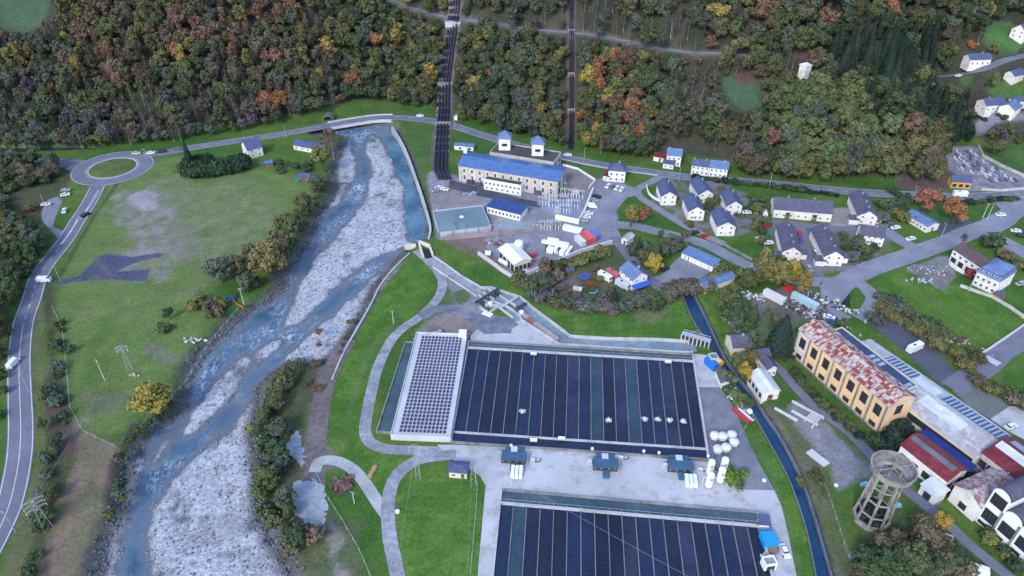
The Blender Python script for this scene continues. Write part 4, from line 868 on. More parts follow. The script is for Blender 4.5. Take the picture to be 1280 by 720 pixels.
# houses by the canal
B('canal_house', 'beige house with purple slate roof standing beside the sluice', 'house', (908,418), (917,434), (938,431), 4.2, roof=('gy', 2.4), rm=slate_p, wall=cream, win=[('f', 2, 1.1, 2, 1, .9, 1.2), ('r', 2, 1.1, 2, 1, .9, 1.2)], chim=[(.1, .3)])
B('canal_house', 'small house with dark roof touching the pitched cottage by the railway path', 'cottage', (942,437), (950,447), (961,442), 3.6, roof=('gy', 1.6), rm=slate_p, wall=whitewall, win=[('f', 1, 1.1, 2, 1, .9, 1.2)])
B('canal_house', 'white cottage with flat skylit purple roof above the white roofed barn', 'cottage', (949,447), (960,461), (970,457), 4, roof=('gx', 1.2), rm=slate_p, wall=whitewall, win=[('f', 2, 1.1, 2, 1, .9, 1.2), ('r', 2, 1.1, 1, 1, .9, 1.2)])
B('white_barn', 'barn with bright white sheet roof standing on the canal bank', 'barn', (937,467), (954,491), (973,485), 4, roof=('gx', 1.6), rm=white_roof, wall=whitewall, win=[('f', 4, 1.1, 2, 1, 1.2, 1.6, 'grid'), ('r', 1, .1, 1, 1, 1.8, 2.4, 'door')])
B('meter_hut', 'small hut with dark blue hip roof on the grass by the concrete yard', 'hut', (561,589), (583,591), (584,579), 2.8, roof=('hip', 1.0), rm=slate, wall=cream, over=.5, win=[('f', 1, .9, 1, 1, 1.2, 1, 'window', .0, .5), ('f', 1, .05, 1, 1, 1, 2, 'door', .55, 1)])
B('generator_shed', 'dark roofed white shed beside the yellow drum on the pond yard', 'shed', (895,461), (902,478), (911,474), 2.8, roof=('gx', .6), rm=slate_p, wall=whitewall, win=[('f', 2, .8, 1, 1, .9, 1)])
B('gate_cabin', 'small grey cabin at the right end of the sluice gantry', 'cabin', (885,443), (889,450), (897,446), 2.8, roof=('flat', 0), rm=mat('grey_felt', (.2,.2,.23), .9, .2), wall=concrete, win=[('f', 1, .8, 1, 1, .9, 1)])
B('oxygen_shed', 'small slate coloured shed at the right edge of the near pond', 'shed', (950,655), (962,656), (961,646), 2.6, roof=('shed', .4), rm=slate, wall=whitewall, win=[('l', 1, .1, 1, 1, 1, 2, 'door')])
B('open_store', 'roofless white walled store at the bottom right of the near pond', 'store', (957,708), (972,706), (968,695), 2.4, roof=('flat', 0), rm=gravelm, wall=white, win=[('f', 1, .1, 1, 1, 2, 1.9, 'grid')])
# ------------------------------------------------------------------ fish ponds
def corner(a, b, c, d, z): return [U(*q, z) for q in (a, b, c, d)]
def lerp(a, b, t): return a+(b-a)*t
def pond(name, label, TL, TR, BR, BL, n, pale, top_w, bot_w, ext=0):
    z = .25; a, b, c, d = corner(TL, TR, BR, BL, .6); cen = (a+b+c+d)/4
    root = empty(name, (*cen, 0), 0, label, 'fish pond'); P = lambda q, zz: (q[0]-cen[0], q[1]-cen[1], zz)
    def quad(nm, q, zz, m):
        mb = MB(); mb.add([P(s, zz) for s in q], [(0, 1, 2, 3)]); return mb.build(nm, m, root)
    def wall(nm, p, q, w, h, m, z0=.0):
        p = np.array(p); q = np.array(q); e = q-p; L = np.linalg.norm(e); mid = (p+q)/2-cen; mb = MB(); mb.box((mid[0], mid[1], z0+h/2), (L, w, h), math.atan2(e[1], e[0])); return mb.build(nm, m, root)
    ex, ey = (b-a)/np.linalg.norm(b-a), (d-a)/np.linalg.norm(d-a)
    t0, t1 = top_w, 1-bot_w
    for i in range(n):
        u0, u1 = i/n, (i+1)/n
        q = [lerp(lerp(a, b, u0), lerp(d, c, u0), t0), lerp(lerp(a, b, u0), lerp(d, c, u0), t1), lerp(lerp(a, b, u1), lerp(d, c, u1), t1), lerp(lerp(a, b, u1), lerp(d, c, u1), t0)]
        quad('water', q, z, w_pond2 if i in pale else (w_pondb if (i*7+3) % 5 in (0, 3) else (w_pondc if i % 4 == 1 else w_pond)))
    for i in range(1, n):
        u = i/n; wall('divider_wall', lerp(lerp(a, b, u), lerp(d, c, u), t0), lerp(lerp(a, b, u), lerp(d, c, u), t1), .26, .6, divm)
    if top_w:
        quad('supply_channel', [a, lerp(a, d, t0), lerp(b, c, t0), b], z+.02, w_teal)
        wall('walkway', lerp(a, d, t0)-ex*.2, lerp(b, c, t0)+ex*.2, .8, .8, concrete); 
        w = wall('handrail', lerp(a, d, t0)-ey*.45, lerp(b, c, t0)-ey*.45, .05, .08, steel, 1.75)
        for i in range(0, n+1, 1):
            p = lerp(lerp(a, b, i/n), lerp(d, c, i/n), t0)-ey*.45-cen; mb = MB(); mb.box((p[0], p[1], 1.2), (.07, .07, 1.1)); mb.build('rail_post', steel, w)
    if bot_w:
        quad('drain_channel', [lerp(a, d, t1), d, c, lerp(b, c, t1)], z+.02, w_pondb)
        wall('walkway', lerp(a, d, t1)-ex*.2, lerp(b, c, t1)+ex*.2, .6, .75, concrete)
    wall('rim_wall', a-ex*.3, b+ex*.3, .45, .8, concrete_d); wall('rim_wall', d-ex*.3, c+ex*.3, .45, .8, concrete_d)
    wall('rim_wall', a, d, .45, .82, concrete); wall('rim_wall', b, c, .7, .82, concrete)
    return root
divm = mat('divider_concrete', (.19,.175,.18), .9, .3, .6)
w_pondb = water_mat('pond_water_blue', (.014,.022,.048), (.021,.033,.066), 0, rough=.25, calm=.05)
w_pondc = water_mat('pond_water_slate', (.018,.023,.045), (.034,.042,.072), 0, rough=.25, calm=.06)
p1 = pond('fish_pond', 'upper dark water pond split into narrow lanes beside the solar roof', (586,426), (866,443), (886,574), (564,552), 20, {11, 14}, .075, .085)
ab = U(945, 642)-U(627, 622); BLx = U(627,614)+(U(559,553)-U(585,426))/np.linalg.norm(U(559,553)-U(585,426))*60
# near pond: extends past the frame
a, b = U(627, 612, .6), U(936, 636, .6); dirx = (b-a)/np.linalg.norm(b-a); diry = np.array([dirx[1], -dirx[0]])
def invp(p, z): 
    return proj(p[0], p[1], z)
Pb = U(947, 640, .6); pq = lambda p: invp(p, .6)
dl = U(617, 722, .6)-U(627, 622, .6); dl = dl/np.linalg.norm(dl)
p2 = pond('fish_pond', 'near dark water pond split into narrow lanes cut by the bottom edge', pq(a), pq(Pb), pq(Pb+(U(966,722,.6)-Pb)/np.linalg.norm(U(966,722,.6)-Pb)*46), pq(a+dl*46), 19, {1}, .10, 0)
aer_m = mat('foam', (.72,.74,.76), .9, .15, 2.)
def aerator():
    r = empty('aerator', (0, 0, 0)); mb = MB(); mb.lathe([(.55, 0), (.6, .2), (.35, .45), (.1, .5)], 10); mb.build('float', white, r); f = MB()
    for i in range(60):
        t = random.random()*2*pi; d = random.uniform(.6, 1.5); f.box((d*math.cos(t), d*math.sin(t), .03), (random.uniform(.12, .34), random.uniform(.1, .25), .06), random.random()*3)
    f.build('splash', aer_m, r); return r
ae = aerator()
for i, (x, y, s_) in enumerate(((653,514,'alone in a left lane of the upper pond'),(761,525,'alone in the middle of the upper pond'),(806,523.5,'first in the row of four near the pond corner'),(822,524,'second in the row of four near the pond corner'),(837,525,'third in the row of four near the pond corner'),(854,526.5,'last in the row of four near the pond corner'))):
    o = ae if i == 0 else copy_tree(ae); o.location = (*U(x, y, .3), .28); o.scale = (.8, .8, .8); o.rotation_euler = (0, 0, i); tag(o, 'white splashing aerator '+s_, 'aerator', 'pond aerators')
# teal side tank left of the solar hall
def wallrun(name, label, cat, L, w, h, m, z=0, z0=-.5, world=False, k=1, group=None, part=None, parent=None):
    P = pts(L, z) if not world else np.array(L); 
    if k > 1: P = smooth(P, k)
    l, r = ribbon_pts(P, w); mb = MB(); n = len(P); vs = []
    for a_, b_ in zip(l, r): vs += [(*a_, z+z0), (*b_, z+z0), (*b_, z+h), (*a_, z+h)]
    fs = []
    for i in range(n-1):
        o_ = 4*i
        for j in range(4): fs.append((o_+j, o_+4+j, o_+4+(j+1) % 4, o_+(j+1) % 4))
    fs += [(3, 2, 1, 0), (4*n-4, 4*n-3, 4*n-2, 4*n-1)]; mb.add(vs, fs); o = mb.build(name, m, parent); 
    if parent is None: tag(o, label, cat, group)
    return o
t0 = [(507,429),(526,430),(489,542),(471,541)]
r_ = empty('side_tank', (*U(498, 485), 0), 0, 'narrow grey green water tank along the left side of the solar roof', 'tank')
o = flat('water', pts(t0), .4, w_teal, kind=None); o.location = (-r_.location[0], -r_.location[1], 0); o.parent = r_; 
for L in ([t0[0], t0[3]], [t0[3], t0[2]], [t0[0], t0[1]]):
    o = wallrun('tank_wall', '', '', L, .4, .9, concrete_d, parent=r_); o.location = (-r_.location[0], -r_.location[1], 0)
# solar roof hall
a, b, c = U(524,419,3.2), U(587,417,3.2), U(563,545,3.2); m_, rz_, L_, W_ = rect((488,544), (563,547), (588,418), 2.2)
so = bldg('solar_hall', 'low hall whose pale roof is covered with rows of solar panels', 'hall', L_, W_, 2.0, roof=('flat', 0), wall=concrete_w, rm=concrete_w, loc=(*m_, 0), rz=rz_)
NR, NC = 29, 12
for c_ in range(NC):
    mb = MB(); x = -L_/2*.80+L_*.80*(c_+.5)/NC*1.0+.02*L_
    for r in range(NR):
        y = -W_/2+1.2+(W_-3.0)*(r+.5)/NR; mb.box((x, y, 2.42), (L_*.80/NC*.62, (W_-3)/NR*.66, .06), rx=.1)
    mb.build('solar_panel_row', solar_m, so)
q = MB(); q.box((0, 0, 3), (2.6, 2.6, 2)); q.box((0, 0, 4.05), (2.8, 2.8, .12)); o = q.build('stair_cabin', white, so); o.location = (L_/2-1.5, W_/2-1, 0)
q = MB(); q.tube([(0, 0, 0), (6, 2.5, .8), (9, 4, .4)], .25, 8); q.box((9.4, 4.2, .1), (1.2, 1, 1)); o = q.build('supply_pipe', steel); o.location = (*U(517, 428), 1.6); tag(o, 'white pipe running from the solar hall corner over pinkish gravel', 'pipe')
# headrace canal walls
for L, lab in (([(541,321),(557,331),(576,345),(601,360),(614,360),(651,372),(666,385),(706,415),(713,420.5),(760,423.5),(820,424.5),(862,427)], 'long pale wall on the grass side of the feeder channel'),
               ([(541,334),(560,347),(596,371)], 'short pale wall between gravel road and feeder channel'),
               ([(650,399),(700,431),(760,435),(850,441),(866,441)], 'pale wall on the pond side of the feeder channel')):
    wallrun('channel_wall', lab, 'wall', L, .5, .7, concrete, z0=-1.5)
for L, lab in (([(852,366),(864,396),(875,414),(884,427)], 'left stone bank wall of the upper canal'), ([(867,366),(880,392),(892,417),(905,445),(917,463),(930,480),(939,490)], 'right stone bank wall of the upper canal'),
               ([(902,460),(916,478),(930,496),(941,517),(960,550),(982,590),(997,627),(1010,670),(1020,720),(1040,800)], 'left concrete edge of the long lower canal'), ([(939,490),(958,520),(972,540),(990,572),(1005,605),(1020,650),(1030,685),(1040,720),(1060,800)], 'right dark wall of the long lower canal')):
    wallrun('canal_wall', lab, 'wall', L, .3, .15, divm, z0=-2, k=2)
wallrun('river_wall', 'long concrete flood wall along the right side of the tailrace', 'wall', [(490,160),(500,175),(510,196),(520,224),(530,254),(538,284),(536,299)], .9, .9, concrete, z0=-4, k=3)
wallrun('river_wall', 'low concrete edge on the riverbank beside the gravel bar', 'wall', [(512,317),(495,333),(476,356),(464,380),(447,410),(430,440),(415,475)], .6, .4, concrete, z0=-1.5, k=3)
wallrun('yard_wall', 'curving pale retaining wall around the contractor yard', 'wall', [(598,318),(615,330),(638,346),(655,345),(672,338),(700,327),(722,317),(765,304)], .9, 1.6, concrete_w, k=2)
wallrun('yard_wall', 'brick topped wall between the tank terrace and contractor yard', 'wall', [(556,300),(600,296),(650,291),(700,283)], .7, 1.8, mat('pinkish_wall', (.30,.24,.24), .9, .25))
wallrun('yard_wall', 'white painted wall round the substation corner', 'wall', [(694,274),(723,280),(730,268),(741,240)], .5, 2.6, white)
wallrun('yard_wall', 'low pale wall round the forecourt behind the power station', 'wall', [(703,207),(722,212),(744,226),(736,236)], .4, 1.1, white)
wallrun('garden_wall', 'curved white garden wall beside the leftmost gabled house', 'wall', [(808,233),(811,243),(822,251),(835,255)], .4, 1.1, white, k=3)
wallrun('garden_wall', 'dark garden wall along the street below the gabled houses', 'wall', [(884,298),(900,304),(925,318),(940,326)], .4, 1.2, concrete_d)
wallrun('garden_wall', 'white wall along the right hand lane beside the field', 'wall', [(1220,447),(1235,438),(1260,421),(1290,400)], .5, 1., concrete_w)
wallrun('garden_wall', 'rough stone wall at the top of the walled field', 'wall', [(1200,358),(1222,366),(1240,372),(1262,385),(1290,405)], .9, 1., stone)
wallrun('garden_wall', 'pale wall in front of the brown roofed wing', 'wall', [(1186,330),(1196,338),(1207,344)], .6, 1.5, whitewall)
wallrun('cemetery_wall', 'low stone wall along the road in front of the cemetery', 'wall', [(1226,238),(1250,239),(1290,236)], .5, 1.2, stone)
wallrun('cemetery_wall', 'sloping stone wall between cemetery and green field', 'wall', [(1222,184),(1228,196),(1250,208),(1290,226)], .5, 1.5, stone)
wallrun('railway_wall', 'thin concrete wall beside the track leading to the white cottages', 'wall', [(911,392),(930,410),(950,430),(962,442)], .5, .9, concrete)
# penstocks
def pen_run(L, off, r, root):
    P = []
    for px, py in L: P.append(raymarch(px, py))
    P = smooth(np.array(P), 5); s = []
    for p in P: s.append((p[0]+off, p[1], H1(p[0]+off, p[1])+1.3))
    mb = MB(); mb.tube(s, r, 8); o = mb.build('steel_pipe', pipe_m, root); return s
pr = empty('penstocks', (0, 0, 0), 0, 'bundle of four dark steel penstock pipes climbing the wooded slope', 'penstock'); 
PL = [(556,226),(551,216),(550.5,206),(552,180),(554,150),(556,112),(560,75),(565,40),(568,20),(571,-25)]
for k in range(4): pen_run(PL, (k-1.5)*1.9, .62, pr)
for py_, wd in ((157,9.5), (107,10), (31,10), (22,9)):
    g = G(np.interp(py_, [-25,20,75,112,208], [571,568,560,556,551]), py_); mb = MB(); mb.box((0, 0, .6), (wd, 2.2 if py_ != 31 else 4.5, 3.2)); o = mb.build('anchor_block', concrete_d if py_ != 31 else concrete, pr); o.location = g
for i in range(24):
    py_ = 190-i*9; 
    if py_ < -15: break
    g = G(np.interp(py_, [-25,20,75,112,208], [571,568,560,556,551]), py_); mb = MB(); mb.box((0, 0, .2), (8.6, .5, 1.7)); o = mb.build('saddle', concrete_d, pr); o.location = g
pr2 = empty('penstocks', (0, 0, 0), 0, 'single dark steel penstock pipe running straight up the hill', 'penstock')
PL2 = [(713,188),(714,150),(714,100),(714,60),(714,41),(714,0),(714,-25)]
pen_run(PL2, -.6, .62, pr2); pen_run(PL2, .9, .45, pr2)
for py_ in (41, 95, 140):
    g = G(714, py_); mb = MB(); mb.box((0, 0, .8), (4.4, 1.4, 2.6)); o = mb.build('anchor_block', concrete_d, pr2); o.location = g
# bridge over the river
b0 = np.array(smooth(pts([(412,156.5),(430,153.5),(465,148),(490,147)]), 4)); br = empty('river_bridge', (0, 0, 0), 0, 'concrete road bridge with pale parapets crossing the river', 'bridge')
ribbon('deck', b0, 9.4, concrete_w, .02, 1, True, thick=1.1, parent=br)
for s_ in (-4.3, 4.3):
    l, _ = ribbon_pts(b0, 2*s_ if s_ > 0 else 2*s_); wallrun('parapet', '', '', l, .25, .7, concrete, world=True, z0=.02, parent=br)
for t_ in (0, -1):
    mb = MB(); mb.box((0, 0, -2.2), (2, 9, 3.4)); o = mb.build('abutment', concrete, br); o.location = (*b0[t_], 0)
mats_dark = mat('mossy_stone', (.11,.11,.09), .95, .3, .8)
tp = empty('tunnel_portal', at(411, 150), 0, 'dark arched tunnel mouth in the slope at the left end of the bridge', 'tunnel portal')
tp.scale = (.8, .8, .8)
mb = MB(); arc = [(4.6*math.cos(pi*i/12), 4.6*math.sin(pi*i/12)*.95) for i in range(13)]; arc2 = [(3.5*math.cos(pi*i/12), 3.5*math.sin(pi*i/12)*.95) for i in range(13)]
vs = [(x_, -2, z_) for x_, z_ in arc]+[(x_, -2, z_) for x_, z_ in arc2]+[(x_, 5, z_) for x_, z_ in arc]+[(x_, 5, z_) for x_, z_ in arc2]; fs = []
for i in range(12): fs += [(i, i+1, 14+i, 13+i), (26+i, 27+i, i+1, i), (13+i, 14+i, 40+i, 39+i)]
mb.add(vs, fs); mb.build('arch_ring', mats_dark, tp); mb = MB(); mb.add([(x_, 1.5, z_) for x_, z_ in arc2], [tuple(range(12, -1, -1))]); mb.build('opening', rubber, tp)
# intake structure at the head of the ponds
it = empty('intake_works', (*U(622, 380), 0), .0, 'grey concrete intake works with screens and footbridges on the feeder channel', 'intake')
cI = U(622, 380)
def ibox(nm, p, q, w, h, m, z0=0):
    a_, b_ = U(*p), U(*q); e = b_-a_; mid = (a_+b_)/2-cI; mb = MB(); mb.box((mid[0], mid[1], z0+h/2), (np.linalg.norm(e), w, h), math.atan2(e[1], e[0])); return mb.build(nm, m, it)
ibox('footbridge', (594,383), (623,365), 1.2, .3, dsteel, 1.6); ibox('footbridge', (625,388), (648,373), .9, .3, concrete, 1.)
ibox('footbridge', (646,389), (657,382), 1.2, .5, dsteel, 1.)
for p, q in (((598,370),(612,380)), ((604,367),(618,376)), ((611,363),(626,372)), ((600,386),(610,392)), ((606,382),(622,384)), ((610,376),(636,386)), ((622,384),(642,399)), ((626,372),(645,384)), ((636,386),(652,398)), ((612,392),(622,385))):
    ibox('channel_wall', p, q, .45, 1.1, concrete)
for p in ((600,380), (607,376), (613,371), (619,368)): ibox('screen_rack', p, (p[0]+5, p[1]+3.6), .5, 2.0, dsteel)
for p in ((605,374), (611,381), (650,392)): ibox('gate_motor', p, (p[0]+4, p[1]+2), 1.2, 1.6, white)
ibox('service_slab', (604,391), (615,395), 2.2, .5, white, 0); ibox('rubble_strip', (654,394), (697,425), 1.8, .75, mat('pink_gravel', (.38,.30,.27), .95, .3, .8)); ibox('rusty_cover', (660,399), (668,405), 1.5, .9, mat('rusty_plate', (.36,.12,.08), .9, .3))
for P_, zz in (([(614,372),(628,368),(640,378),(630,388),(612,386)], .2), ([(630,388),(642,386),(655,399),(645,402)], .22), ([(628,368),(648,374),(656,384),(648,388)], .16)):
    o = flat('basin_water', pts(P_), zz, w_head, kind=None); o.parent = it; o.location = (-cI[0], -cI[1], 0)
cv = empty('culvert_mouth', (*U(533, 312), 0), .0, 'pale concrete culvert mouth where the feeder channel leaves the tailrace', 'culvert'); cC = U(533, 312)
for p, q, w_, h_ in (((524,304),(537,309),1.2,1.6), ((524,306),(529,322),.8,1.4), ((537,309),(541,320),.8,1.4)):
    a_, b_ = U(*p), U(*q); e = b_-a_; mid = (a_+b_)/2-cC; mb = MB(); mb.box((mid[0], mid[1], h_/2-.3), (np.linalg.norm(e), w_, h_), math.atan2(e[1], e[0])); mb.build('head_wall', cream, cv)
o = flat('dark_opening', pts([(528,310),(537,312),(541,322),(532,324)]), .1, rubber, kind=None); o.parent = cv; o.location = (-cC[0], -cC[1], 0)
o = MB(); o.box((0, 0, .4), (5, 1.5, 2.2), .1); o = o.build('weir_wall', cream); o.location = (*U(513, 307), -1); tag(o, 'short pale weir wall on the gravel at the tailrace end', 'weir')
# sluice gantry on the canal
p, q = U(852, 424), U(886, 434); e = (q-p); Ls = np.linalg.norm(e); sg = empty('sluice_gantry', (*((p+q)/2), 0), math.atan2(e[1], e[0]), 'long steel and concrete sluice gantry with seven dark gates over the channel', 'sluice')
mb = MB(); mb.box((0, 0, 3.1), (Ls, 2.2, .3)); mb.build('deck', steel, sg); mb = MB(); mb.box((0, -1.05, 4.0), (Ls, .06, .06)); mb.box((0, 1.05, 4.0), (Ls, .06, .06)); mb.build('handrail', white, sg)
for i in range(8):
    mb = MB(); mb.box((Ls*(i/7-.5), 0, 1.2), (.4, 2.6, 3.6)); mb.build('pier', concrete, sg)
for i in range(7):
    mb = MB(); mb.box((Ls*((i+.5)/7-.5), -.4, 1.2), (Ls/7-.5, .2, 2.4)); mb.build('gate', dsteel, sg)
wallrun('sluice_wall', 'dark walled triangular pool behind the sluice gantry', 'wall', [(858,422),(872,416),(886,430)], .7, 1.4, concrete_d, z0=-2)
flat('pool_water', pts([(858,423),(872,417),(885,430),(884,433)]), .02, w_teal)
# drum filters
def drum():
    r = empty('drum_filter', (0, 0, 0)); mb = MB(); mb.box((0, 0, 1.1), (6.4, 3.0, .5)); mb.build('cover', teal, r)
    mb = MB(); mb.box((0, -.1, .45), (6.2, 3.0, .9)); mb.build('tank', dsteel, r)
    for sx in (-1.7, 1.7): mb = MB(); mb.box((sx, 2.2, .6), (1.3, 2.2, .9)); mb.build('inlet_duct', teal, r)
    mb = MB(); mb.box((0, 2.1, .7), (1.7, 1.8, 1.4)); mb.build('gear_housing', concrete_w, r)
    for sx in (-2.6, -1, 1, 2.6): mb = MB(); mb.box((sx, -1.75, 1.0), (.35, .4, .5)); mb.build('motor', divm, r)
    mb = MB(); mb.box((.2, -3.0, .4), (1.6, 2.2, .7)); mb.build('outlet', teal, r)
    mb = MB(); mb.box((-3.9, 1.2, .9), (1.6, .12, 1.1)); mb.box((3.7, 0, .9), (.1, 3.2, 1.1)); mb.build('guard_rail', steel, r); return r
dr = drum(); rzp = math.atan2(*(U(884,572)-U(565,553))[::-1])
for i, (x, y, s_) in enumerate(((642,574,'left'), (756,583,'middle'), (849,585,'right'))):
    o = dr if i == 0 else copy_tree(dr); o.location = (*U(x, y), .07); o.scale = (1.16, 1.16, 1.3); o.rotation_euler = (0, 0, rzp); tag(o, 'dark teal drum filter on the '+s_+' part of the concrete platform', 'drum filter', 'drum filters between the ponds')
def crate_stack(px, py, lab, rz=0):
    mb = MB()
    for i in range(3):
        for j in range(2): mb.box((i*1.2-1.2, j*2.0-1.2, .9), (1.0, 1.8, 1.6+.2*((i+j) % 2)))
    o = mb.build('cage_rack', white, None); o.location = (*U(px, py), .07); o.rotation_euler = (0, 0, rz); tag(o, lab, 'rack')
crate_stack(646, 592, 'white metal cages behind the left drum filter', rzp); crate_stack(863, 603, 'white metal cages behind the right drum filter', rzp)
# silos and feed bins
def silo(h, r, lab, px, py, gr):
    o = empty('oxygen_silo', (*U(px, py), 0), 0, lab, 'silo', gr); mb = MB(); mb.lathe([(r*.5, .9), (r*.92, 1.1), (r, 1.3), (r, h), (r*.85, h+.35), (r*.4, h+.55), (.05, h+.6)], 16); mb.build('tank', white, o)
    for k in range(4):
        t = pi/4+k*pi/2; mb = MB(); mb.box((r*.75*math.cos(t), r*.75*math.sin(t), .6), (.18, .18, 1.4)); mb.build('leg', steel, o)
    mb = MB(); mb.box((0, -r-.02, h*.8), (r*.8, .06, .8)); mb.build('tank_mark', mat('teal_mark', (.1,.45,.45), .6) if 'teal_mark' not in MATS else MATS['teal_mark'], o)
silo(6.0, 1.05, 'short white silo standing behind the frontmost one beside the right filter', 886, 594, 'white oxygen silos'); silo(6.0, 1.05, 'frontmost short white silo nearest the concrete platform', 885, 610, 'white oxygen silos')
silo(6.2, 1.05, 'tall white silo beside the green bush, front of its pair', 899, 604, 'white oxygen silos'); silo(7.0, 1.05, 'tall white silo beside the feed bins, back of its pair', 902, 594, 'white oxygen silos')
mb = MB(); mb.tube([(-3.6, 0, 3.4), (3.6, -.3, 3.4)], .08); mb.tube([(-3.6, 0, 0), (-3.6, 0, 3.4)], .08); mb.tube([(3.6, -.3, 0), (3.6, -.3, 3.4)], .08); o = mb.build('pipe_rack', white); o.location = (*U(893, 606), 0); tag(o, 'thin white pipe frame linking the four silos', 'pipe rack')
for i, (x, y) in enumerate(((892,551),(902,552),(913,550),(916,559),(906,566),(896,568))):
    o = empty('feed_bin', (*U(x, y), 0), i*.4, 'white hooded feed bin at the '+['back left','back middle','back right','far right','front middle','front left'][i]+' of the cluster', 'feed bin', 'white feed bins beside the pond'); mb = MB(); mb.lathe([(.4, .5), (1.35, 1.5), (1.6, 2.8), (1.35, 3.2), (.6, 3.5), (.1, 3.6)], 8); mb.build('bin', dirtyw, o)
    for k in range(4): t = k*pi/2; mb = MB(); mb.box((1.1*math.cos(t), 1.1*math.sin(t), .7), (.14, .14, 1.5)); mb.build('leg', steel, o)
for px, py, s_ in ((639,562,'first from the left'),(740,566,'second from the left'),(804,569,'third from the left'),(823,571,'fourth from the left'),(884,575,'rightmost')):
    o = empty('feeder_post', (*U(px, py), .07), 0, 'small white feeder post on the platform edge, '+s_, 'feeder', 'feeder posts on the platform edge'); mb = MB(); mb.bar((0, 0, 0), (0, 0, 1.3), .08, 6); mb.build('post', steel, o); mb = MB(); mb.lathe([(.15, 1.2), (.45, 1.6), (.45, 2.1), (.1, 2.3)], 8); mb.build('hopper', white, o)
for px, py, s_ in ((667,443,'left'),(835,453,'right'),(702,549,'low middle'),(667,551,'low left')):
    o = empty('net_winch', (*U(px, py, .8), .8), rzp, 'white winch box standing on the lane walls, '+s_+' one', 'winch', 'winch boxes on the upper pond'); mb = MB(); mb.box((0, 0, .45), (2.2, .9, .7)); mb.build('housing', white, o); mb = MB(); mb.bar((-1, -.6, .4), (1, -.6, .4), .2, 8); mb.build('reel', steel, o)
for px, py, s_ in ((630,575,'left of the left drum filter'),(737,580,'left of the middle drum filter'),(831,584,'left of the right drum filter'),(776,575,'right of the middle drum filter'),(666,578,'right of the left drum filter'),(875,590,'right of the right drum filter')):
    o = empty('control_cabinet', (*U(px, py), .07), rzp, 'small grey control cabinet '+s_, 'cabinet', 'control cabinets by the drum filters'); mb = MB(); mb.box((0, 0, .8), (1.2, .7, 1.5)); mb.build('cabinet', dirtyw, o); mb = MB(); mb.box((0, -.37, .8), (.9, .05, 1.2)); mb.build('door', steel, o); mb = MB(); mb.tube([(.6, 0, .2), (2.2, .3, .2), (2.4, 1.6, .2)], .12, 6); mb.build('pipe', dsteel, o)
# water tower
wt = empty('water_tower', (*U(1088, 648), 0), .2, 'tall derelict concrete water tower with open round basin and lattice of legs', 'water tower'); HT = 19.2; wtm = mat('tower_concrete', (.32,.28,.25), .9, .3, .4, dirt=(.13,.115,.10)); R0, R1 = 4.5, 3.3
for k in range(8):
    t = 2*pi*k/8; mb = MB(); mb.bar((R0*math.cos(t), R0*math.sin(t), 0), (R1*math.cos(t), R1*math.sin(t), HT), .38, 4, .3); mb.build('leg', wtm, wt)
for zz in (4.6, 9.6, 14.4):
    r = R0+(R1-R0)*zz/HT; mb = MB(); mb.tube([(r*math.cos(2*pi*k/8), r*math.sin(2*pi*k/8), zz) for k in range(9)], .24, 4); mb.build('ring_beam', wtm, wt)
mb = MB(); mb.lathe([(R0+.5, 0), (R0+.5, 1.4), (R0-.2, 1.4), (R0-.2, 0)], 8, cap=False); mb.build('base_ring', wtm, wt)
mb = MB(); mb.lathe([(3.3, HT-.5), (4.8, HT+.1), (5.45, HT+.6), (5.55, HT+2.2), (5.75, HT+2.25), (5.75, HT+2.5), (5.35, HT+2.5), (5.3, HT+.6), (4.9, HT+.25), (3.6, HT-.2), (3.3, HT-.5)], 40, cap=False); mb.build('basin', wtm, wt)
mb = MB(); mb.lathe([(5.29, HT+2.3), (5.27, HT+.6), (4.9, HT+.3), (4.0, HT+.05)], 40, cap=False); mb.v = [(a, b_, c_) for a, b_, c_ in mb.v]; mb.f = [f[::-1] for f in mb.f]; mb.build('basin_lining', concrete_d, wt)
mb = MB(); mb.tube([(-5.3, 0, HT+2.0), (5.3, 0, HT+2.0)], .12); mb.tube([(0, -5.3, HT+2.0), (0, 0, HT+2.0)], .12); mb.tube([(0, 0, HT+2.0), (3.8, 3.6, HT+2.0)], .1); mb.build('cross_beam', wtm, wt)
mb = MB(); mb.lathe([(4.2, .3), (.1, .35)], 10, cap=False); mb.build('inner_floor', darkflat, wt)
# lattice pylons and poles
def pylon(px, py, h, w, lab, arms=2, rz=0., top=.5):
    r = empty('power_pylon', (*U(px, py), 0), rz, lab, 'pylon', 'steel power pylons'); mb = MB(); n = max(3, int(h/2.2)); t = .05
    for k in range(n):
        a_, b_ = k/n, (k+1)/n; wa, wb = w*(1-a_)+top*a_, w*(1-b_)+top*b_
        for i in range(4):
            c1, s1 = [(1, 1), (-1, 1), (-1, -1), (1, -1)][i]; c2, s2 = [(1, 1), (-1, 1), (-1, -1), (1, -1)][(i+1) % 4]
            mb.bar((c1*wa/2, s1*wa/2, h*a_), (c1*wb/2, s1*wb/2, h*b_), t, 4, cap=False); mb.bar((c1*wa/2, s1*wa/2, h*a_), (c2*wb/2, s2*wb/2, h*b_), t*.6, 4, cap=False)
    mb.build('lattice_mast', steel, r)
    for k in range(arms):
        z_ = h*(.97-.13*k); mb = MB(); mb.bar((-w*1.1, 0, z_), (w*1.1, 0, z_), .09, 4); mb.bar((-w*1.1, 0, z_), (0, 0, z_+.9), .06, 4); mb.bar((w*1.1, 0, z_), (0, 0, z_+.9), .06, 4); mb.build('cross_arm', steel, r)
        for sx in (-1, 0, 1): q = MB(); q.bar((sx*w*1.05, 0, z_), (sx*w*1.05, 0, z_-.8), .07, 5); q.build('insulator', white, r)
    return r
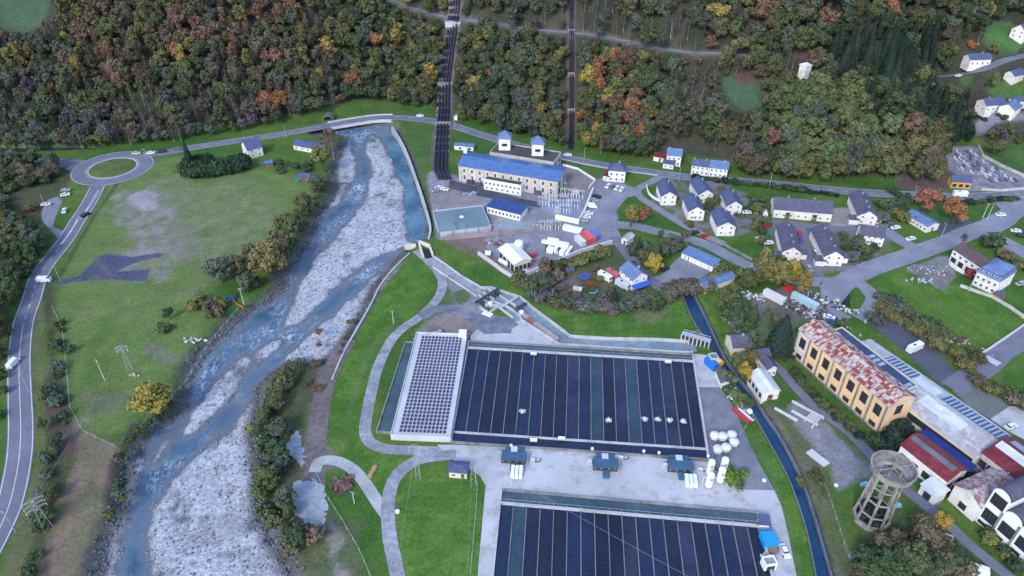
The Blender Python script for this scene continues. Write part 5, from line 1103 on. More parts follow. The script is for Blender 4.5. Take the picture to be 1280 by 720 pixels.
pylon(523, 600, 15, 1.3, 'thin lattice pylon on the lawn beside the curved gravel road', 1); pylon(592, 606, 14, 1.6, 'thin lattice pylon beside the blue roofed hut', 1)
pylon(60, 660, 12, 2.4, 'wide lattice pylon in the bushes beside the left road', 3, .8); pylon(163, 463, 11, 1.6, 'grey lattice pylon in the left meadow', 2, .3)
pylon(619, 300, 8, 2.2, 'small lattice pylon by the tank terrace', 1); pylon(835, 36, 10, 1.6, 'pylon on the wooded slope above the hill road', 2) if False else None
def pole(px, py, h, lab, cat='pole', m=None, lamp=False):
    r = empty('street_lamp' if lamp else 'utility_pole', at(px, py), random.random()*6, lab, 'street lamp' if lamp else cat); mb = MB(); mb.bar((0, 0, 0), (0, 0, h), .16, 6, .1); mb.build('post', m or concrete_w, r)
    mb = MB()
    if lamp: mb.box((.6, 0, h), (1.4, .12, .1)); mb.box((1.2, 0, h-.03), (.6, .3, .12))
    else: mb.box((0, 0, h-.3), (1.6, .12, .12)); mb.box((-.7, 0, h-.1), (.1, .1, .35)); mb.box((.7, 0, h-.1), (.1, .1, .35))
    mb.build('lamp_head' if lamp else 'cross_arm', steel, r); return r
for px, py, h, lab in ((131,475,9,'grey pole leaning over the left meadow'),(492,404,6,'pale pole on the grass between river and ponds'),(305,381,8,'pale pole near the river beside an orange fence'),(779,190,9,'pale double pole at the forest edge above the main road'),(838,48,9,'pale pole above the hill road'),(26,360,6,'pole in the wood beside the left road'),(443,629,5,'pale marker pole beside the forked gravel path'),(1228,273,8,'white flagpole by the road junction'),(1234,274,8,'second white pole by the road junction'),(1012,395,6,'pole in the scrap yard'),(700,75,7,'pole among trees left of the single pipe')): pole(px, py, h, lab)
for px, py, lab in ((58,262,'by the lay-by'),(76,352,'by the dark tarmac patch'),(165,178,'north of the roundabout'),(185,203,'east of the roundabout'),(568,160,'at the penstock crossing'),(358,173,'near the low white house'),(848,228,'by the first gabled house'),(961,236,'on the main road by the estate'),(1140,252,'near the rust trees'),(1175,300,'in front of the clubhouse'),(37,490,'on the right verge of the left road'),(20,665,'at the bottom of the left road'),(730,203,'behind the power station'),(1210,365,'by the walled field')): pole(px, py, 8, 'grey street lamp '+lab, lamp=True, m=steel)
# overhead wires
def wire(a_, b_, za, zb, lab, sag=1.2, n=14):
    p = U(*a_); q = U(*b_); mb = MB(); P = []
    for i in range(n+1): t = i/n; c_ = p+(q-p)*t; P.append((c_[0], c_[1], za+(zb-za)*t-4*sag*t*(1-t)))
    mb.tube(P, .022, 4); tag(mb.build('power_line', steel), lab, 'cable')
wire((523,600), (500,760), 14, 13, 'thin overhead line over the lawn left of the white road'); wire((592,606), (585,780), 13, 12, 'thin overhead line over the lawn from the hut pylon'); wire((62,660), (163,463), 12, 10, 'thin overhead line from the bushes to the meadow pylon')
wire((592,606), (935,800), 13, 12, 'thin overhead line crossing the near pond'); wire((523,600), (619,300), 14, 8, 'thin overhead line above the solar hall')
# switchyard gantries
def gantry():
    r = empty('switch_gantry', (0, 0, 0)); 
    for sx in (-3, 3): mb = MB(); mb.box((sx, 0, 2.7), (.22, .22, 5.4)); mb.build('post', steel, r)
    mb = MB(); mb.box((0, 0, 5.3), (6.4, .3, .3)); mb.build('beam', steel, r)
    for i in range(4): mb = MB(); x = -2.2+i*1.45; mb.bar((x, 0, 5.1), (x, 0, 4.2), .12, 6); mb.bar((x, .8, 0), (x, .8, 2.6), .16, 6); mb.build('insulator', white, r)
    return r
gn = gantry()
gp = [(680,258,'leftmost in the front row'),(692,262,'second in the front row'),(706,268,'tallest looking, beside the white corner wall'),(716,262,'right end of the middle row'),(702,256,'middle of the switchyard'),(688,251,'behind the front row left'),(708,248,'in the back row'),(722,250,'right end of the back row'),(682,289,'by the brick topped wall'),(692,288,'at the yard edge by the white plant'),(700,240,'closest to the turbine hall gable')]
for i, (x, y, s_) in enumerate(gp):
    o = gn if i == 0 else copy_tree(gn); o.location = (*U(x, y), 0); o.rotation_euler = (0, 0, -.18); tag(o, 'steel switchyard gantry '+s_, 'gantry', 'switchyard gantries')
def transformer(px, py, col, lab):
    r = empty('transformer', (*U(px, py), 0), -.2, lab, 'transformer'); mb = MB(); mb.box((0, 0, 1.2), (2.6, 1.6, 2.2)); o = mb.build('tank', matte, r, col)
    for sx in (-1.6, 1.6): mb = MB(); [mb.box((sx, -.6+.3*k, 1.2), (.5, .1, 1.7)) for k in range(5)]; mb.build('radiator', matte, r, col)
    for sx in (-.7, 0, .7): mb = MB(); mb.bar((sx, 0, 2.3), (sx, 0, 3.3), .12, 6); mb.build('bushing', white, r)
for px, py, col, lab in ((697,266,(.35,.36,.38),'grey transformer among the front gantries'),(712,256,(.3,.33,.38),'grey transformer in the middle of the switchyard'),(719,243,(.55,.56,.57),'pale transformer near the back wall'),(588,230,(.06,.06,.07),'dark machine in the trench before the turbine hall'),(598,233,(.08,.08,.09),'black machine left of the white annex'),(664,240,(.06,.06,.07),'dark machine right of the white annex'),(672,243,(.09,.09,.1),'dark transformer beside the annex corner')): transformer(px, py, col, lab)
# white process plant in the contractor yard
pp = empty('process_plant', (*U(696, 312), 0), -.35, 'cluster of white pipes tanks and platforms in the contractor yard', 'process plant')
for c_, d_ in (((-4, 2, 1.5), (7, 1.6, 1.2)), ((-3, 4, 2.2), (5, 1.5, 1)), ((2, 1, 2.5), (6, 2.4, 1.8)), ((3.5, -2, 1.2), (2.2, 5, 2)), ((-2, -3, 1.3), (3, 2.6, 2.2)), ((5.8, -1, 1.6), (1.4, 6.5, 1)), ((0, -1, 1), (1.4, 5, 1.8))):
    mb = MB(); mb.box(c_, d_, random.uniform(-.1, .1)); mb.build('module', white, pp)
for k in range(7): mb = MB(); y_ = -5+k*1.2; mb.bar((-6+k*1.6, 5, .6), (-4+k*1.8, -4, .6), .3, 8); mb.build('pipe', white if k % 2 else dsteel, pp)
# containers
def container(px, py, rz, col, lab, L=6.1, h=2.6, w=2.45):
    r = empty('container', (*U(px, py), .06), rz, lab, 'container', 'shipping containers'); mb = MB(); mb.box((0, 0, h/2), (L, w, h))
    for k in range(int(L/.5)): mb.box((-L/2+.3+k*.5, -w/2-.03, h/2), (.22, .06, h*.85)); mb.box((-L/2+.3+k*.5, w/2+.03, h/2), (.22, .06, h*.85))
    mb.build('body', paint, r, col); mb = MB(); mb.box((L/2+.03, -.6, h/2), (.06, 1.05, h*.9)); mb.box((L/2+.03, .6, h/2), (.06, 1.05, h*.9)); mb.build('door', paint, r, tuple(c*.85 for c in col)); return r
rr = math.radians(-63)
container(725, 304, rr, (.62,.6,.55), 'pale grey container, left end of the row by the street'); container(731.5, 301, rr, (.60,.09,.08), 'red container beside the pale grey one', 7); container(737, 299, rr, (.66,.12,.10), 'brighter red container in the middle of the row', 7); container(742, 297, rr, (.10,.16,.5), 'blue container at the right end of the row', 6)
container(665, 321, .4, (.5,.04,.06), 'small dark red skip beside the cream hall', 3, 1.6, 1.8); container(715.5, 289, math.radians(-25), (.72,.72,.70), 'long white trailer behind the container row', 9, 2.2)
container(888.5, 458, math.radians(-62), (.02,.16,.5), 'bright blue container on the pond yard by the canal', 5); container(957, 668, math.radians(5), (.1,.2,.28), 'grey teal crate tank beside the near pond', 3.6, 1.4)
container(960, 678, math.radians(5), (.02,.28,.62), 'bright blue tarpaulin covered tank beside the near pond', 4.0, 2.2, 4); container(1005, 380, math.radians(-52), (.40,.55,.58), 'pale teal coach body in the scrap yard', 11, 2.8); container(967, 374, math.radians(-50), (.70,.69,.66), 'white lorry trailer in the scrap yard', 9, 2.6); container(985, 363, math.radians(-30), (.5,.03,.03), 'red cab lying at the back of the scrap yard', 3, 2, 2)
container(926, 521, math.radians(-60), (.42,.05,.06), 'red narrow trailer on the canal bank', 7, 1.2, 1.2); container(931, 520, math.radians(-60), (.7,.7,.68), 'white narrow trailer beside the red one on the canal bank', 6, .9, .9)
container(1182, 676, math.radians(-30), (.7,.62,.58), 'pale box shed in the undergrowth beside the track', 2.6, 1.8, 2); container(965, 688, .05, (.25,.17,.10), 'brown crate against the near pond wall', 2.5, 1)
def drumtank(px, py, r_, L, col, lab, rz=0):
    o = empty('storage_drum', (*U(px, py), 0), rz, lab, 'tank'); mb = MB(); mb.bar((-L/2, 0, r_+.3), (L/2, 0, r_+.3), r_, 14); mb.build('tank', paint, o, col)
    for sx in (-L*.3, L*.3): mb = MB(); mb.box((sx, 0, .25), (.3, r_*1.6, .5)); mb.build('cradle', concrete, o)
drumtank(896, 455, 1.3, 4, (.75,.42,.06), 'yellow cylindrical tank on the pond yard', math.radians(-62)); drumtank(610, 320, 1.2, 2.4, (.7,.7,.66), 'round white tank at the left corner of the contractor yard'); drumtank(630, 331, 1, 5, (.66,.66,.64), 'white drum lying in front of the cream hall', -.8)
# ruined footings and slabs
rf = empty('ruined_footings', (*U(1004, 519), 0), math.radians(-45), 'pale concrete footings of a vanished building beside the track', 'ruin')
for c_, d_ in (((0, 3, .4), (11, .5, .9)), ((1, -1.2, .4), (9, .5, .9)), ((-4, -4, .4), (8, .5, .9)), ((4.6, 0, .5), (.5, 7, 1)), ((1.6, 0, .4), (.5, 4, .8)), ((3, 1, .1), (2.4, 3, .3))): mb = MB(); mb.box(c_, d_); mb.build('wall_stub', concrete_w, rf)
o = MB(); o.box((0, 0, .25), (6.6, 2.6, .5)); o.box((0, 0, .52), (5.8, 1.8, .08)); o = o.build('concrete_slab', concrete_w); o.location = (*U(1022, 573), 0); o.rotation_euler = (0, 0, math.radians(-57)); tag(o, 'long pale concrete slab between gravel yard and canal', 'slab')

def fence(L, lab, h=1.3, m=None):
    P = pts(L); s_ = np.r_[0, np.cumsum(np.linalg.norm(np.diff(P, axis=0), axis=1))]; r = empty('wire_fence', (*P[0], 0), 0, lab, 'fence'); t = 0; q = MB()
    while t <= s_[-1]:
        x, y = np.interp(t, s_, P[:, 0])-P[0][0], np.interp(t, s_, P[:, 1])-P[0][1]; q.box((x, y, h/2), (.12, .12, h)); t += 4
    q.build('posts', concrete, r); q = MB()
    for z_ in (.5, h-.1): q.tube([(p[0]-P[0][0], p[1]-P[0][1], z_) for p in P], .035, 4)
    q.build('wires', steel, r)
fence([(1030,606),(1042,640),(1052,672),(1062,700),(1085,690),(1110,676)], 'wire fence round the lawn beside the water tower')
fence([(66,385),(78,410),(84,460),(88,510),(104,540),(145,560)], 'wire fence on the left edge of the meadow'); fence([(146,560),(170,540),(232,480),(262,430),(300,385)], 'wire fence between meadow and rapids')
fence([(395,590),(408,620),(430,655),(450,690),(465,725)], 'wire fence on the rough ground left of the gravel fork'); fence([(880,350),(930,385)], 'short wire fence below the storage shed')
fence([(925,545),(942,520)], 'short wire fence at the canal end of the tar yard'); fence([(597,606),(595,640),(588,720)], 'wire fence along the left side of the pale service road')
# ------------------------------------------------------------------ vehicles
def car_proto(kind='car'):
    r = empty('parked_car', (0, 0, 0)); L, w, h = {'car': (4.2, 1.8, .8), 'van': (5.4, 2.0, 1.5), 'camper': (6.6, 2.2, 2.5)}[kind]
    mb = MB(); mb.box((0, 0, .3+h/2), (L, w, h), taper=.97)
    if kind == 'car': mb.box((-.15, 0, 1.42), (1.7, 1.36, .06)); mb.box((-.15, 0, 1.1), (2.0, 1.5, .06))
    if kind == 'van': mb.box((-.5, 0, 2.0), (4.2, 1.86, .5), taper=.95)
    if kind == 'camper': mb.box((1.7, 0, 2.9), (2.4, 2.0, .25), taper=.9)
    mb.build('body', paint, r)
    g = MB()
    if kind == 'car': g.box((-.2, 0, 1.24), (2.5, 1.6, .34), taper=.82)
    elif kind == 'van': g.box((2.05, 0, 1.75), (.7, 1.7, .5), taper=.8)
    else: g.box((2.9, 0, 1.9), (.85, 2.0, .6)); g.box((-.6, 0, 2.83), (.9, .9, .08))
    g.build('windows', glass, r)
    for sx in (-1, 1):
        for sy in (-1, 1): q = MB(); q.bar((0, -.1, 0), (0, .1, 0), .33, 12); o = q.build('wheel', rubber, r); o.location = (sx*L*.3, sy*(w/2-.08), .33)
    return r
PROT = {}
WH, BK, RD, BL_, SV, GR = (.72,.72,.72), (.03,.03,.035), (.45,.02,.03), (.04,.10,.3), (.35,.36,.38), (.14,.15,.16)
cars = [(18,456,88,WH,'van','white car driving on the left road'),(58,257,10,WH,'car','white car parked alone at the left of the lay-by'),(82,245,25,WH,'car','white car at the back of the lay-by'),(83,239,5,SV,'car','silver car at the top corner of the lay-by'),(81,265,110,WH,'car','white car on the grass strip beside the lay-by'),
 (107,270,62,BK,'car','dark car driving on the road below the roundabout'),(203,190.5,15,BK,'car','black car leaving the roundabout eastwards'),(189,192.5,10,WH,'car','white car entering the roundabout behind the black one'),(171,193,8,(.55,.5,.35),'car','cream car on the roundabout ring'),(223,187,12,GR,'car','dark grey car approaching the roundabout'),
 (56,352,5,WH,'van','white van at the mouth of the dark tarmac patch'),(710,195,-8,WH,'car','white car on the main road behind the power station'),(525,146,0,WH,'car','white car on the main road above the bridge end'),(571,149,80,WH,'van','white van parked upright by the penstock crossing'),
 (760,234,60,WH,'car','white car, first of the four parked below the villa'),(765,235,60,GR,'car','grey car, second of the four parked below the villa'),(771,236.5,60,WH,'car','white car, third of the four parked below the villa'),(777,238,60,WH,'car','white car, last of the four parked below the villa'),
 (746,247,-30,BK,'car','black car, first along the white switchyard wall'),(743,252,-30,SV,'car','silver car, second along the white switchyard wall'),(740,259.5,-20,WH,'van','white van along the white switchyard wall'),(736,268,-20,WH,'car','white car below the van by the switchyard wall'),(733,272.5,-20,WH,'car','second white car below the van by the switchyard wall'),(730,277,-20,SV,'car','pale car at the end of the row by the switchyard wall'),
 (868,292,15,BK,'car','black car on the street corner below the gabled houses'),(881,296.5,10,RD,'car','red car on the street corner below the gabled houses'),(831,338,40,BK,'car','dark car under the yellow tree at the courtyard'),(933,267,0,WH,'car','white car beside the rightmost gabled house'),(944,266,80,SV,'car','silver car beside the hedge near the rightmost gabled house'),
 (955,269,85,WH,'van','white van at the left end of the long estate building'),(957,284,20,RD,'car','red car at the left of the estate lane'),(953,290,15,BK,'car','black car at the left of the estate lane'),(960,305,5,WH,'car','white car in the garden left of the estate block'),(958,296,10,(.03,.2,.18),'car','dark green car left of the estate block'),
 (999,294,75,RD,'car','red car parked on the estate lane'),(1001,302,75,BL_,'car','blue car parked on the estate lane'),(1019,312,80,WH,'car','white car parked by the right estate block'),(1011,337,85,SV,'car','silver car at the mouth of the estate lane'),(1119,286,15,WH,'car','white car near the corner house'),(1111,282,30,GR,'car','grey car beside the white one near the corner house'),(1138,300,20,WH,'car','white car on the grass verge below the clubhouse'),
 (1199,245.5,-5,WH,'camper','white motorhome driving on the main road'),(1250,270,0,WH,'car','white car at the right hand junction'),(1269,290,-10,WH,'car','white car at the right edge car park'),(1276,296,-20,BK,'car','black car at the right edge car park'),(1142,438,28,WH,'camper','large white motorhome on the dark car park behind the workshop'),(1262,535,22,WH,'car','white car on the concrete yard by the red roof'),
 (980,691,-82,WH,'car','white car on the road beside the near pond'),(1188,706,55,WH,'van','white van with open top at the bottom right'),(1176,714,40,WH,'car','white car cut by the bottom edge'),(1215,716,-25,WH,'camper','white caravan at the bottom right beside the track'),(756,349,-48,(.74,.7,.62),'camper','cream caravan in the allotments'),(766,346,-48,(.5,.12,.12),'camper','red and white caravan beside the cream one'),(778,359,-45,(.5,.52,.55),'camper','grey caravan below the white chalet house'),
 (1002,412,30,BK,'car','dark wreck in front of the ochre hall corner'),(1036,398,-30,WH,'car','white wreck in the scrap yard'),(1030,392,-30,GR,'car','grey wreck in the scrap yard'),(1040,404,-35,BL_,'car','blue wreck in the scrap yard'),(1275,356,20,SV,'car','silver car behind the mansard house'),(1198,96,5,WH,'car','white car on the hillside road'),(991,383,-20,GR,'car','dark car beside the white trailer in the scrap yard'),
 (549,236,10,WH,'car','white car at the foot of the penstocks'),(556,238,-20,WH,'car','second white car at the foot of the penstocks'),(545,239,40,SV,'car','silver car nearest the tailrace wall'),(583,190,80,WH,'van','white van beside the left end of the turbine hall'),(574,186,10,RD,'car','red car by the small roofs left of the turbine hall')]
for x, y, a, col, k, lab in cars:
    if k not in PROT: PROT[k] = o = car_proto(k)
    else: o = copy_tree(PROT[k])
    o.location = (*at(x, y)[:2], at(x, y)[2]+.1); o.rotation_euler = (0, 0, math.radians(a)); recolor(o, col, {'body'}); tag(o, lab, {'car': 'car', 'van': 'van', 'camper': 'camper van'}[k], 'cars and vans')
    o.name = {'car': 'parked_car', 'van': 'parked_van', 'camper': 'camper_van'}[k]
# garden things
def pool(px, py, r, col, lab):
    o = empty('trampoline', (*U(px, py), 0), 0, lab, 'trampoline'); mb = MB(); mb.lathe([(r, .55), (r, .8), (r*.82, .8), (r*.82, .7)], 20, cap=False); mb.build('rim', matte, o, col)
    mb = MB(); mb.lathe([(r*.82, .68), (.1, .66)], 20, cap=False); mb.v = mb.v; mb.build('mat', matte, o, tuple(c*.6 for c in col))
    for k in range(5): t = k*2*pi/5; mb = MB(); mb.bar((r*.95*math.cos(t), r*.95*math.sin(t), 0), (r*.95*math.cos(t), r*.95*math.sin(t), .6), .05, 5); mb.build('leg', steel, o)
pool(373, 226, 1.6, (.02,.35,.4), 'turquoise trampoline next to the dark timber shelter'); pool(731, 347, 2.2, (.1,.12,.4), 'dark blue trampoline in the allotments'); pool(741, 365, 2., (.12,.42,.5), 'pale turquoise paddling pool in the allotments'); pool(291, 374, 1.8, (.02,.15,.6), 'bright blue round tank beside the orange fence by the river')
mb = MB()
for i in range(9): mb.box((i*1.0-4, .15*math.sin(i), .5), (.95, .08, 1.0), random.uniform(-.2, .2))
o = mb.build('safety_fence', mat('orange_plastic', (.65,.14,.04), .7, .15)); o.location = (*U(296, 380), 0); o.rotation_euler = (0, 0, -.75); tag(o, 'strip of orange safety fence beside the river meadow', 'fence')
def rubble(px, py, n, sx, sy, cols, lab, rz=0, s=(.3, 1.4), nm='junk_pile', h=.8):
    r = empty(nm, (*U(px, py), 0), rz, lab, 'junk pile')
    for c in cols:
        mb = MB()
        for i in range(n//len(cols)): mb.box((random.gauss(0, sx/2), random.gauss(0, sy/2), random.uniform(.1, h)), (random.uniform(*s), random.uniform(*s)*.6, random.uniform(.2, h)), random.random()*3, rx=random.uniform(-.4, .4))
        mb.build('debris', matte, r, c)
rubble(1010, 390, 90, 14, 5, [(.4,.4,.4),(.14,.06,.05),(.05,.05,.06),(.6,.58,.55)], 'long heap of scrap metal between the coach body and ochre hall', -.8); rubble(943, 371, 45, 7, 4, [(.7,.68,.66),(.3,.28,.3),(.5,.5,.55)], 'pale junk heap at the left of the scrap yard')
rubble(1036, 378, 80, 16, 4, [(.45,.45,.46),(.08,.07,.08),(.65,.63,.6)], 'row of junk along the back of the scrap yard', -.75); rubble(427, 606, 44, 3, 2, [(.14,.08,.06),(.20,.13,.11),(.10,.055,.05)], 'brown brushwood heap with a white sack beside the pale gravel path', 0, (.6, 3))
rubble(1160, 337, 60, 7, 4, [(.65,.6,.6),(.15,.3,.5),(.3,.25,.25)], 'scattered toys and furniture on the terrace left of the cream wing', 0, (.2, .8), h=.5); rubble(1185, 425, 60, 12, 2.5, [(.42,.40,.39),(.30,.27,.26)], 'pale rubble bank at the lower edge of the walled field', -.6)
rubble(912, 487, 28, 5, 1.6, [(.7,.7,.7),(.3,.35,.3)], 'white pipes and sacks stacked along the canal bank', -1.1); rubble(925, 506, 26, 6, 1.4, [(.72,.72,.72),(.4,.42,.4)], 'white poles lying on the canal bank above the trailers', -1.1, (.5, 2.5))
rubble(662, 340, 14, 5, 1, [(.7,.7,.7)], 'white bits beside the contractor yard wall'); rubble(700, 379, 12, 5, 1, [(.7,.7,.7)], 'small white objects at the hedge foot above the big lawn'); rubble(748, 382, 14, 4, 1.5, [(.72,.7,.68)], 'white sheeting at the edge of the allotments')
rubble(738, 313+43, 14, 2.5, 1.6, [(.30,.04,.03)], 'dark red heap in the allotments beside the trampoline'); rubble(325, 205, 10, 3, 2, [(.2,.2,.25)], 'small grey heap in the riverside garden'); rubble(722, 376, 12, 3, 1, [(.3,.4,.45)], 'pale blue bits in the allotments')
rubble(1232, 218, 20, 3, 2, [(.55,.5,.5)], 'pale stones near the cemetery gate'); rubble(1256, 295+28, 14, 4, 1.5, [(.12,.08,.09)], 'dark hedge cuttings beside the mansard house'); rubble(957, 697, 14, 1.5, 1, [(.65,.6,.58)], 'crumpled white sheet beside the near pond')
rubble(648, 318, 12, 2, 1, [(.6,.6,.6)], 'pallets behind the cream hall'); rubble(618, 305, 26, 5, 2, [(.5,.5,.5),(.4,.05,.05),(.1,.1,.12)], 'machines and red barrel left of the cream hall'); rubble(587, 243, 24, 6, 1.4, [(.15,.25,.4),(.5,.5,.5)], 'blue grey plant beside the settling tank'); rubble(590, 214, 4, 1, 1, [(.5,.5,.5)], 'small pale crates by the turbine hall')
rubble(681, 283, 30, 8, 1.2, [(.5,.5,.5),(.2,.22,.25)], 'small equipment along the brick topped wall'); rubble(742, 322, 16, 4, 1.6, [(.5,.6,.7),(.35,.35,.4)], 'pale blue material stacked by the allotment street'); rubble(578, 290, 12, 4, 1, [(.35,.3,.28)], 'grey debris below the settling tank')
rubble(242, 426, 16, 7, 1.6, [(.55,.53,.52)], 'pale stones on the left meadow by the river', .1, nm='stone_heap'); rubble(170, 470, 5, 2, .8, [(.5,.42,.35)], 'short beam beside the meadow pylon', nm='stone_heap'); rubble(1153, 352, 24, 5, 2, [(.4,.42,.48)], 'blue grey slabs at the terrace corner')
for i, (x, y, c) in enumerate(((466,590,(.38,.24,.12)),)):
    mb = MB(); mb.box((0, 0, .35), (4.5, 1.3, .6)); mb.box((0, 0, .7), (3.8, .8, .15)); o = mb.build('timber_stack', matte, None, c); o.location = (*U(x, y), 0); o.rotation_euler = (0, 0, 1.3); tag(o, 'ochre timber stack on the lawn inside the path fork', 'timber stack')
mb = MB(); mb.lathe([(.65, 0), (.65, .6), (.3, .75), (.1, .75)], 10); o = mb.build('concrete_well', white); o.location = (*U(497, 640), 0); tag(o, 'small round white well cap on the lawn beside the gravel road', 'well cap')
for x, y, lab in ((955,601,'pale manhole on the canal side grass'),(1045,607,'white marker stone on the scrub by the tower')):
    mb = MB(); mb.lathe([(.6, 0), (.6, .35), (.3, .45), (.05, .45)], 10); o = mb.build('marker_stone', white); o.location = (*U(x, y), 0); tag(o, lab, 'marker stone')
for x, y, rz, lab in ((1080,606,.3,'small pale blue boat left of the water tower'),(1121,633,.2,'small pale blue tank right of the water tower')):
    mb = MB(); mb.box((0, 0, .5), (2.4, 1.1, .9), taper=.8); mb.box((0, 0, .98), (1.4, .6, .12)); o = mb.build('plastic_tank', paint, None, (.2,.45,.6)); o.location = (*U(x, y), 0); o.rotation_euler = (0, 0, rz); tag(o, lab, 'plastic tank')
# small roofs left of the turbine hall
for px, py, L_, lab in ((576,186,6.5,'small open kiosk with blue grey roof above the penstock foot'),(588,187,4,'second small blue grey kiosk roof beside the turbine hall')):
    bldg('kiosk', lab, 'kiosk', L_, 3.6, 2.6, roof=('hip', .6), wall=whitewall, rm=blue_lt, loc=(*U(px, py), 0), rz=-.15, win=[('f', 1, .6, 1, 1, 1.6, 1.2)])
# cemetery
gmesh = []
for k in range(3):
    mb = MB(); mb.box((0, 0, .2), (.95, 2.0, .4)); mb.box((0, .95, .65), (.9, .18, 1.1+.2*k)); 
    if k == 1: mb.box((0, .95, 1.5), (.12, .14, .7)); mb.box((0, .95, 1.6), (.5, .14, .12))
    gmesh.append(mb.mesh('grave', matte))
cem = pts([(1190,188),(1217,187),(1225,200),(1278,227),(1240,231),(1222,214),(1205,222),(1194,215)]); k = 0
for a_ in np.arange(cem[:, 0].min(), cem[:, 0].max(), 2.6):
    for b_ in np.arange(cem[:, 1].min(), cem[:, 1].max(), 4.2):
        x_, y_ = a_+random.uniform(-.3, .3), b_+random.uniform(-.4, .4)
        if k < 230 and inside(cem, np.array([x_]), np.array([y_]))[0] and random.random() < .86:
            o = link('gravestone', random.choice(gmesh)); o.location = (x_, y_, .04); o.rotation_euler = (0, 0, random.uniform(-.08, .08)+.2); c_ = random.choice([(.12,.12,.15),(.2,.2,.24),(.45,.45,.5),(.3,.3,.36),(.08,.08,.1),(.5,.5,.52)]); o.color = (*c_, 1); k += 1
            tag(o, 'small grey grave among the crowded rows of the hillside cemetery', 'grave', 'cemetery graves')
# boulders along the river
bm = []; 
def rocks(n, fn, smin, smax, name, label, rm_=rockm):
    V_ = []; F_ = []
    base = np.array([(1,0,0),(-1,0,0),(0,1,0),(0,-1,0),(0,0,1),(0,0,-.6)], float); ff = np.array([(0,2,4),(2,1,4),(1,3,4),(3,0,4),(2,0,5),(1,2,5),(3,1,5),(0,3,5)])
    for i in range(n):
        p = fn()
        if p is None: continue
        s_ = random.uniform(smin, smax)*random.choice((.7, 1, 1.3)); o_ = 6*len(V_); v_ = base*(1+rng.uniform(-.35, .35, (6, 1)))*s_*np.array([1, .8, .6]); t = random.random()*6; R = np.array([[math.cos(t), -math.sin(t), 0], [math.sin(t), math.cos(t), 0], [0, 0, 1]]); V_.append(v_@R.T+np.array(p)); F_.append(ff+o_)
    me = npmesh(name, np.concatenate(V_), np.concatenate(F_), rm_); tag(link(name, me), label, None, None, 'stuff')
riv_i = np.where((DR < .5) & (Y < 420))[0]; bank_i = np.where((DR > -2.2) & (DR < 2.5) & (Y < 400) & (Y > 100))[0]
def rp(idx):
    def f():
        i = int(rng.choice(idx)); return (X[i]+random.random()-.5, Y[i]+random.random()-.5, Z[i]+.1)
    return f
rocks(5200, rp(riv_i), .18, .5, 'river_stones', 'pale loose stones over the river bed'); rocks(2200, rp(bank_i), .3, .85, 'bank_boulders', 'dark boulders along the river banks', rockd)

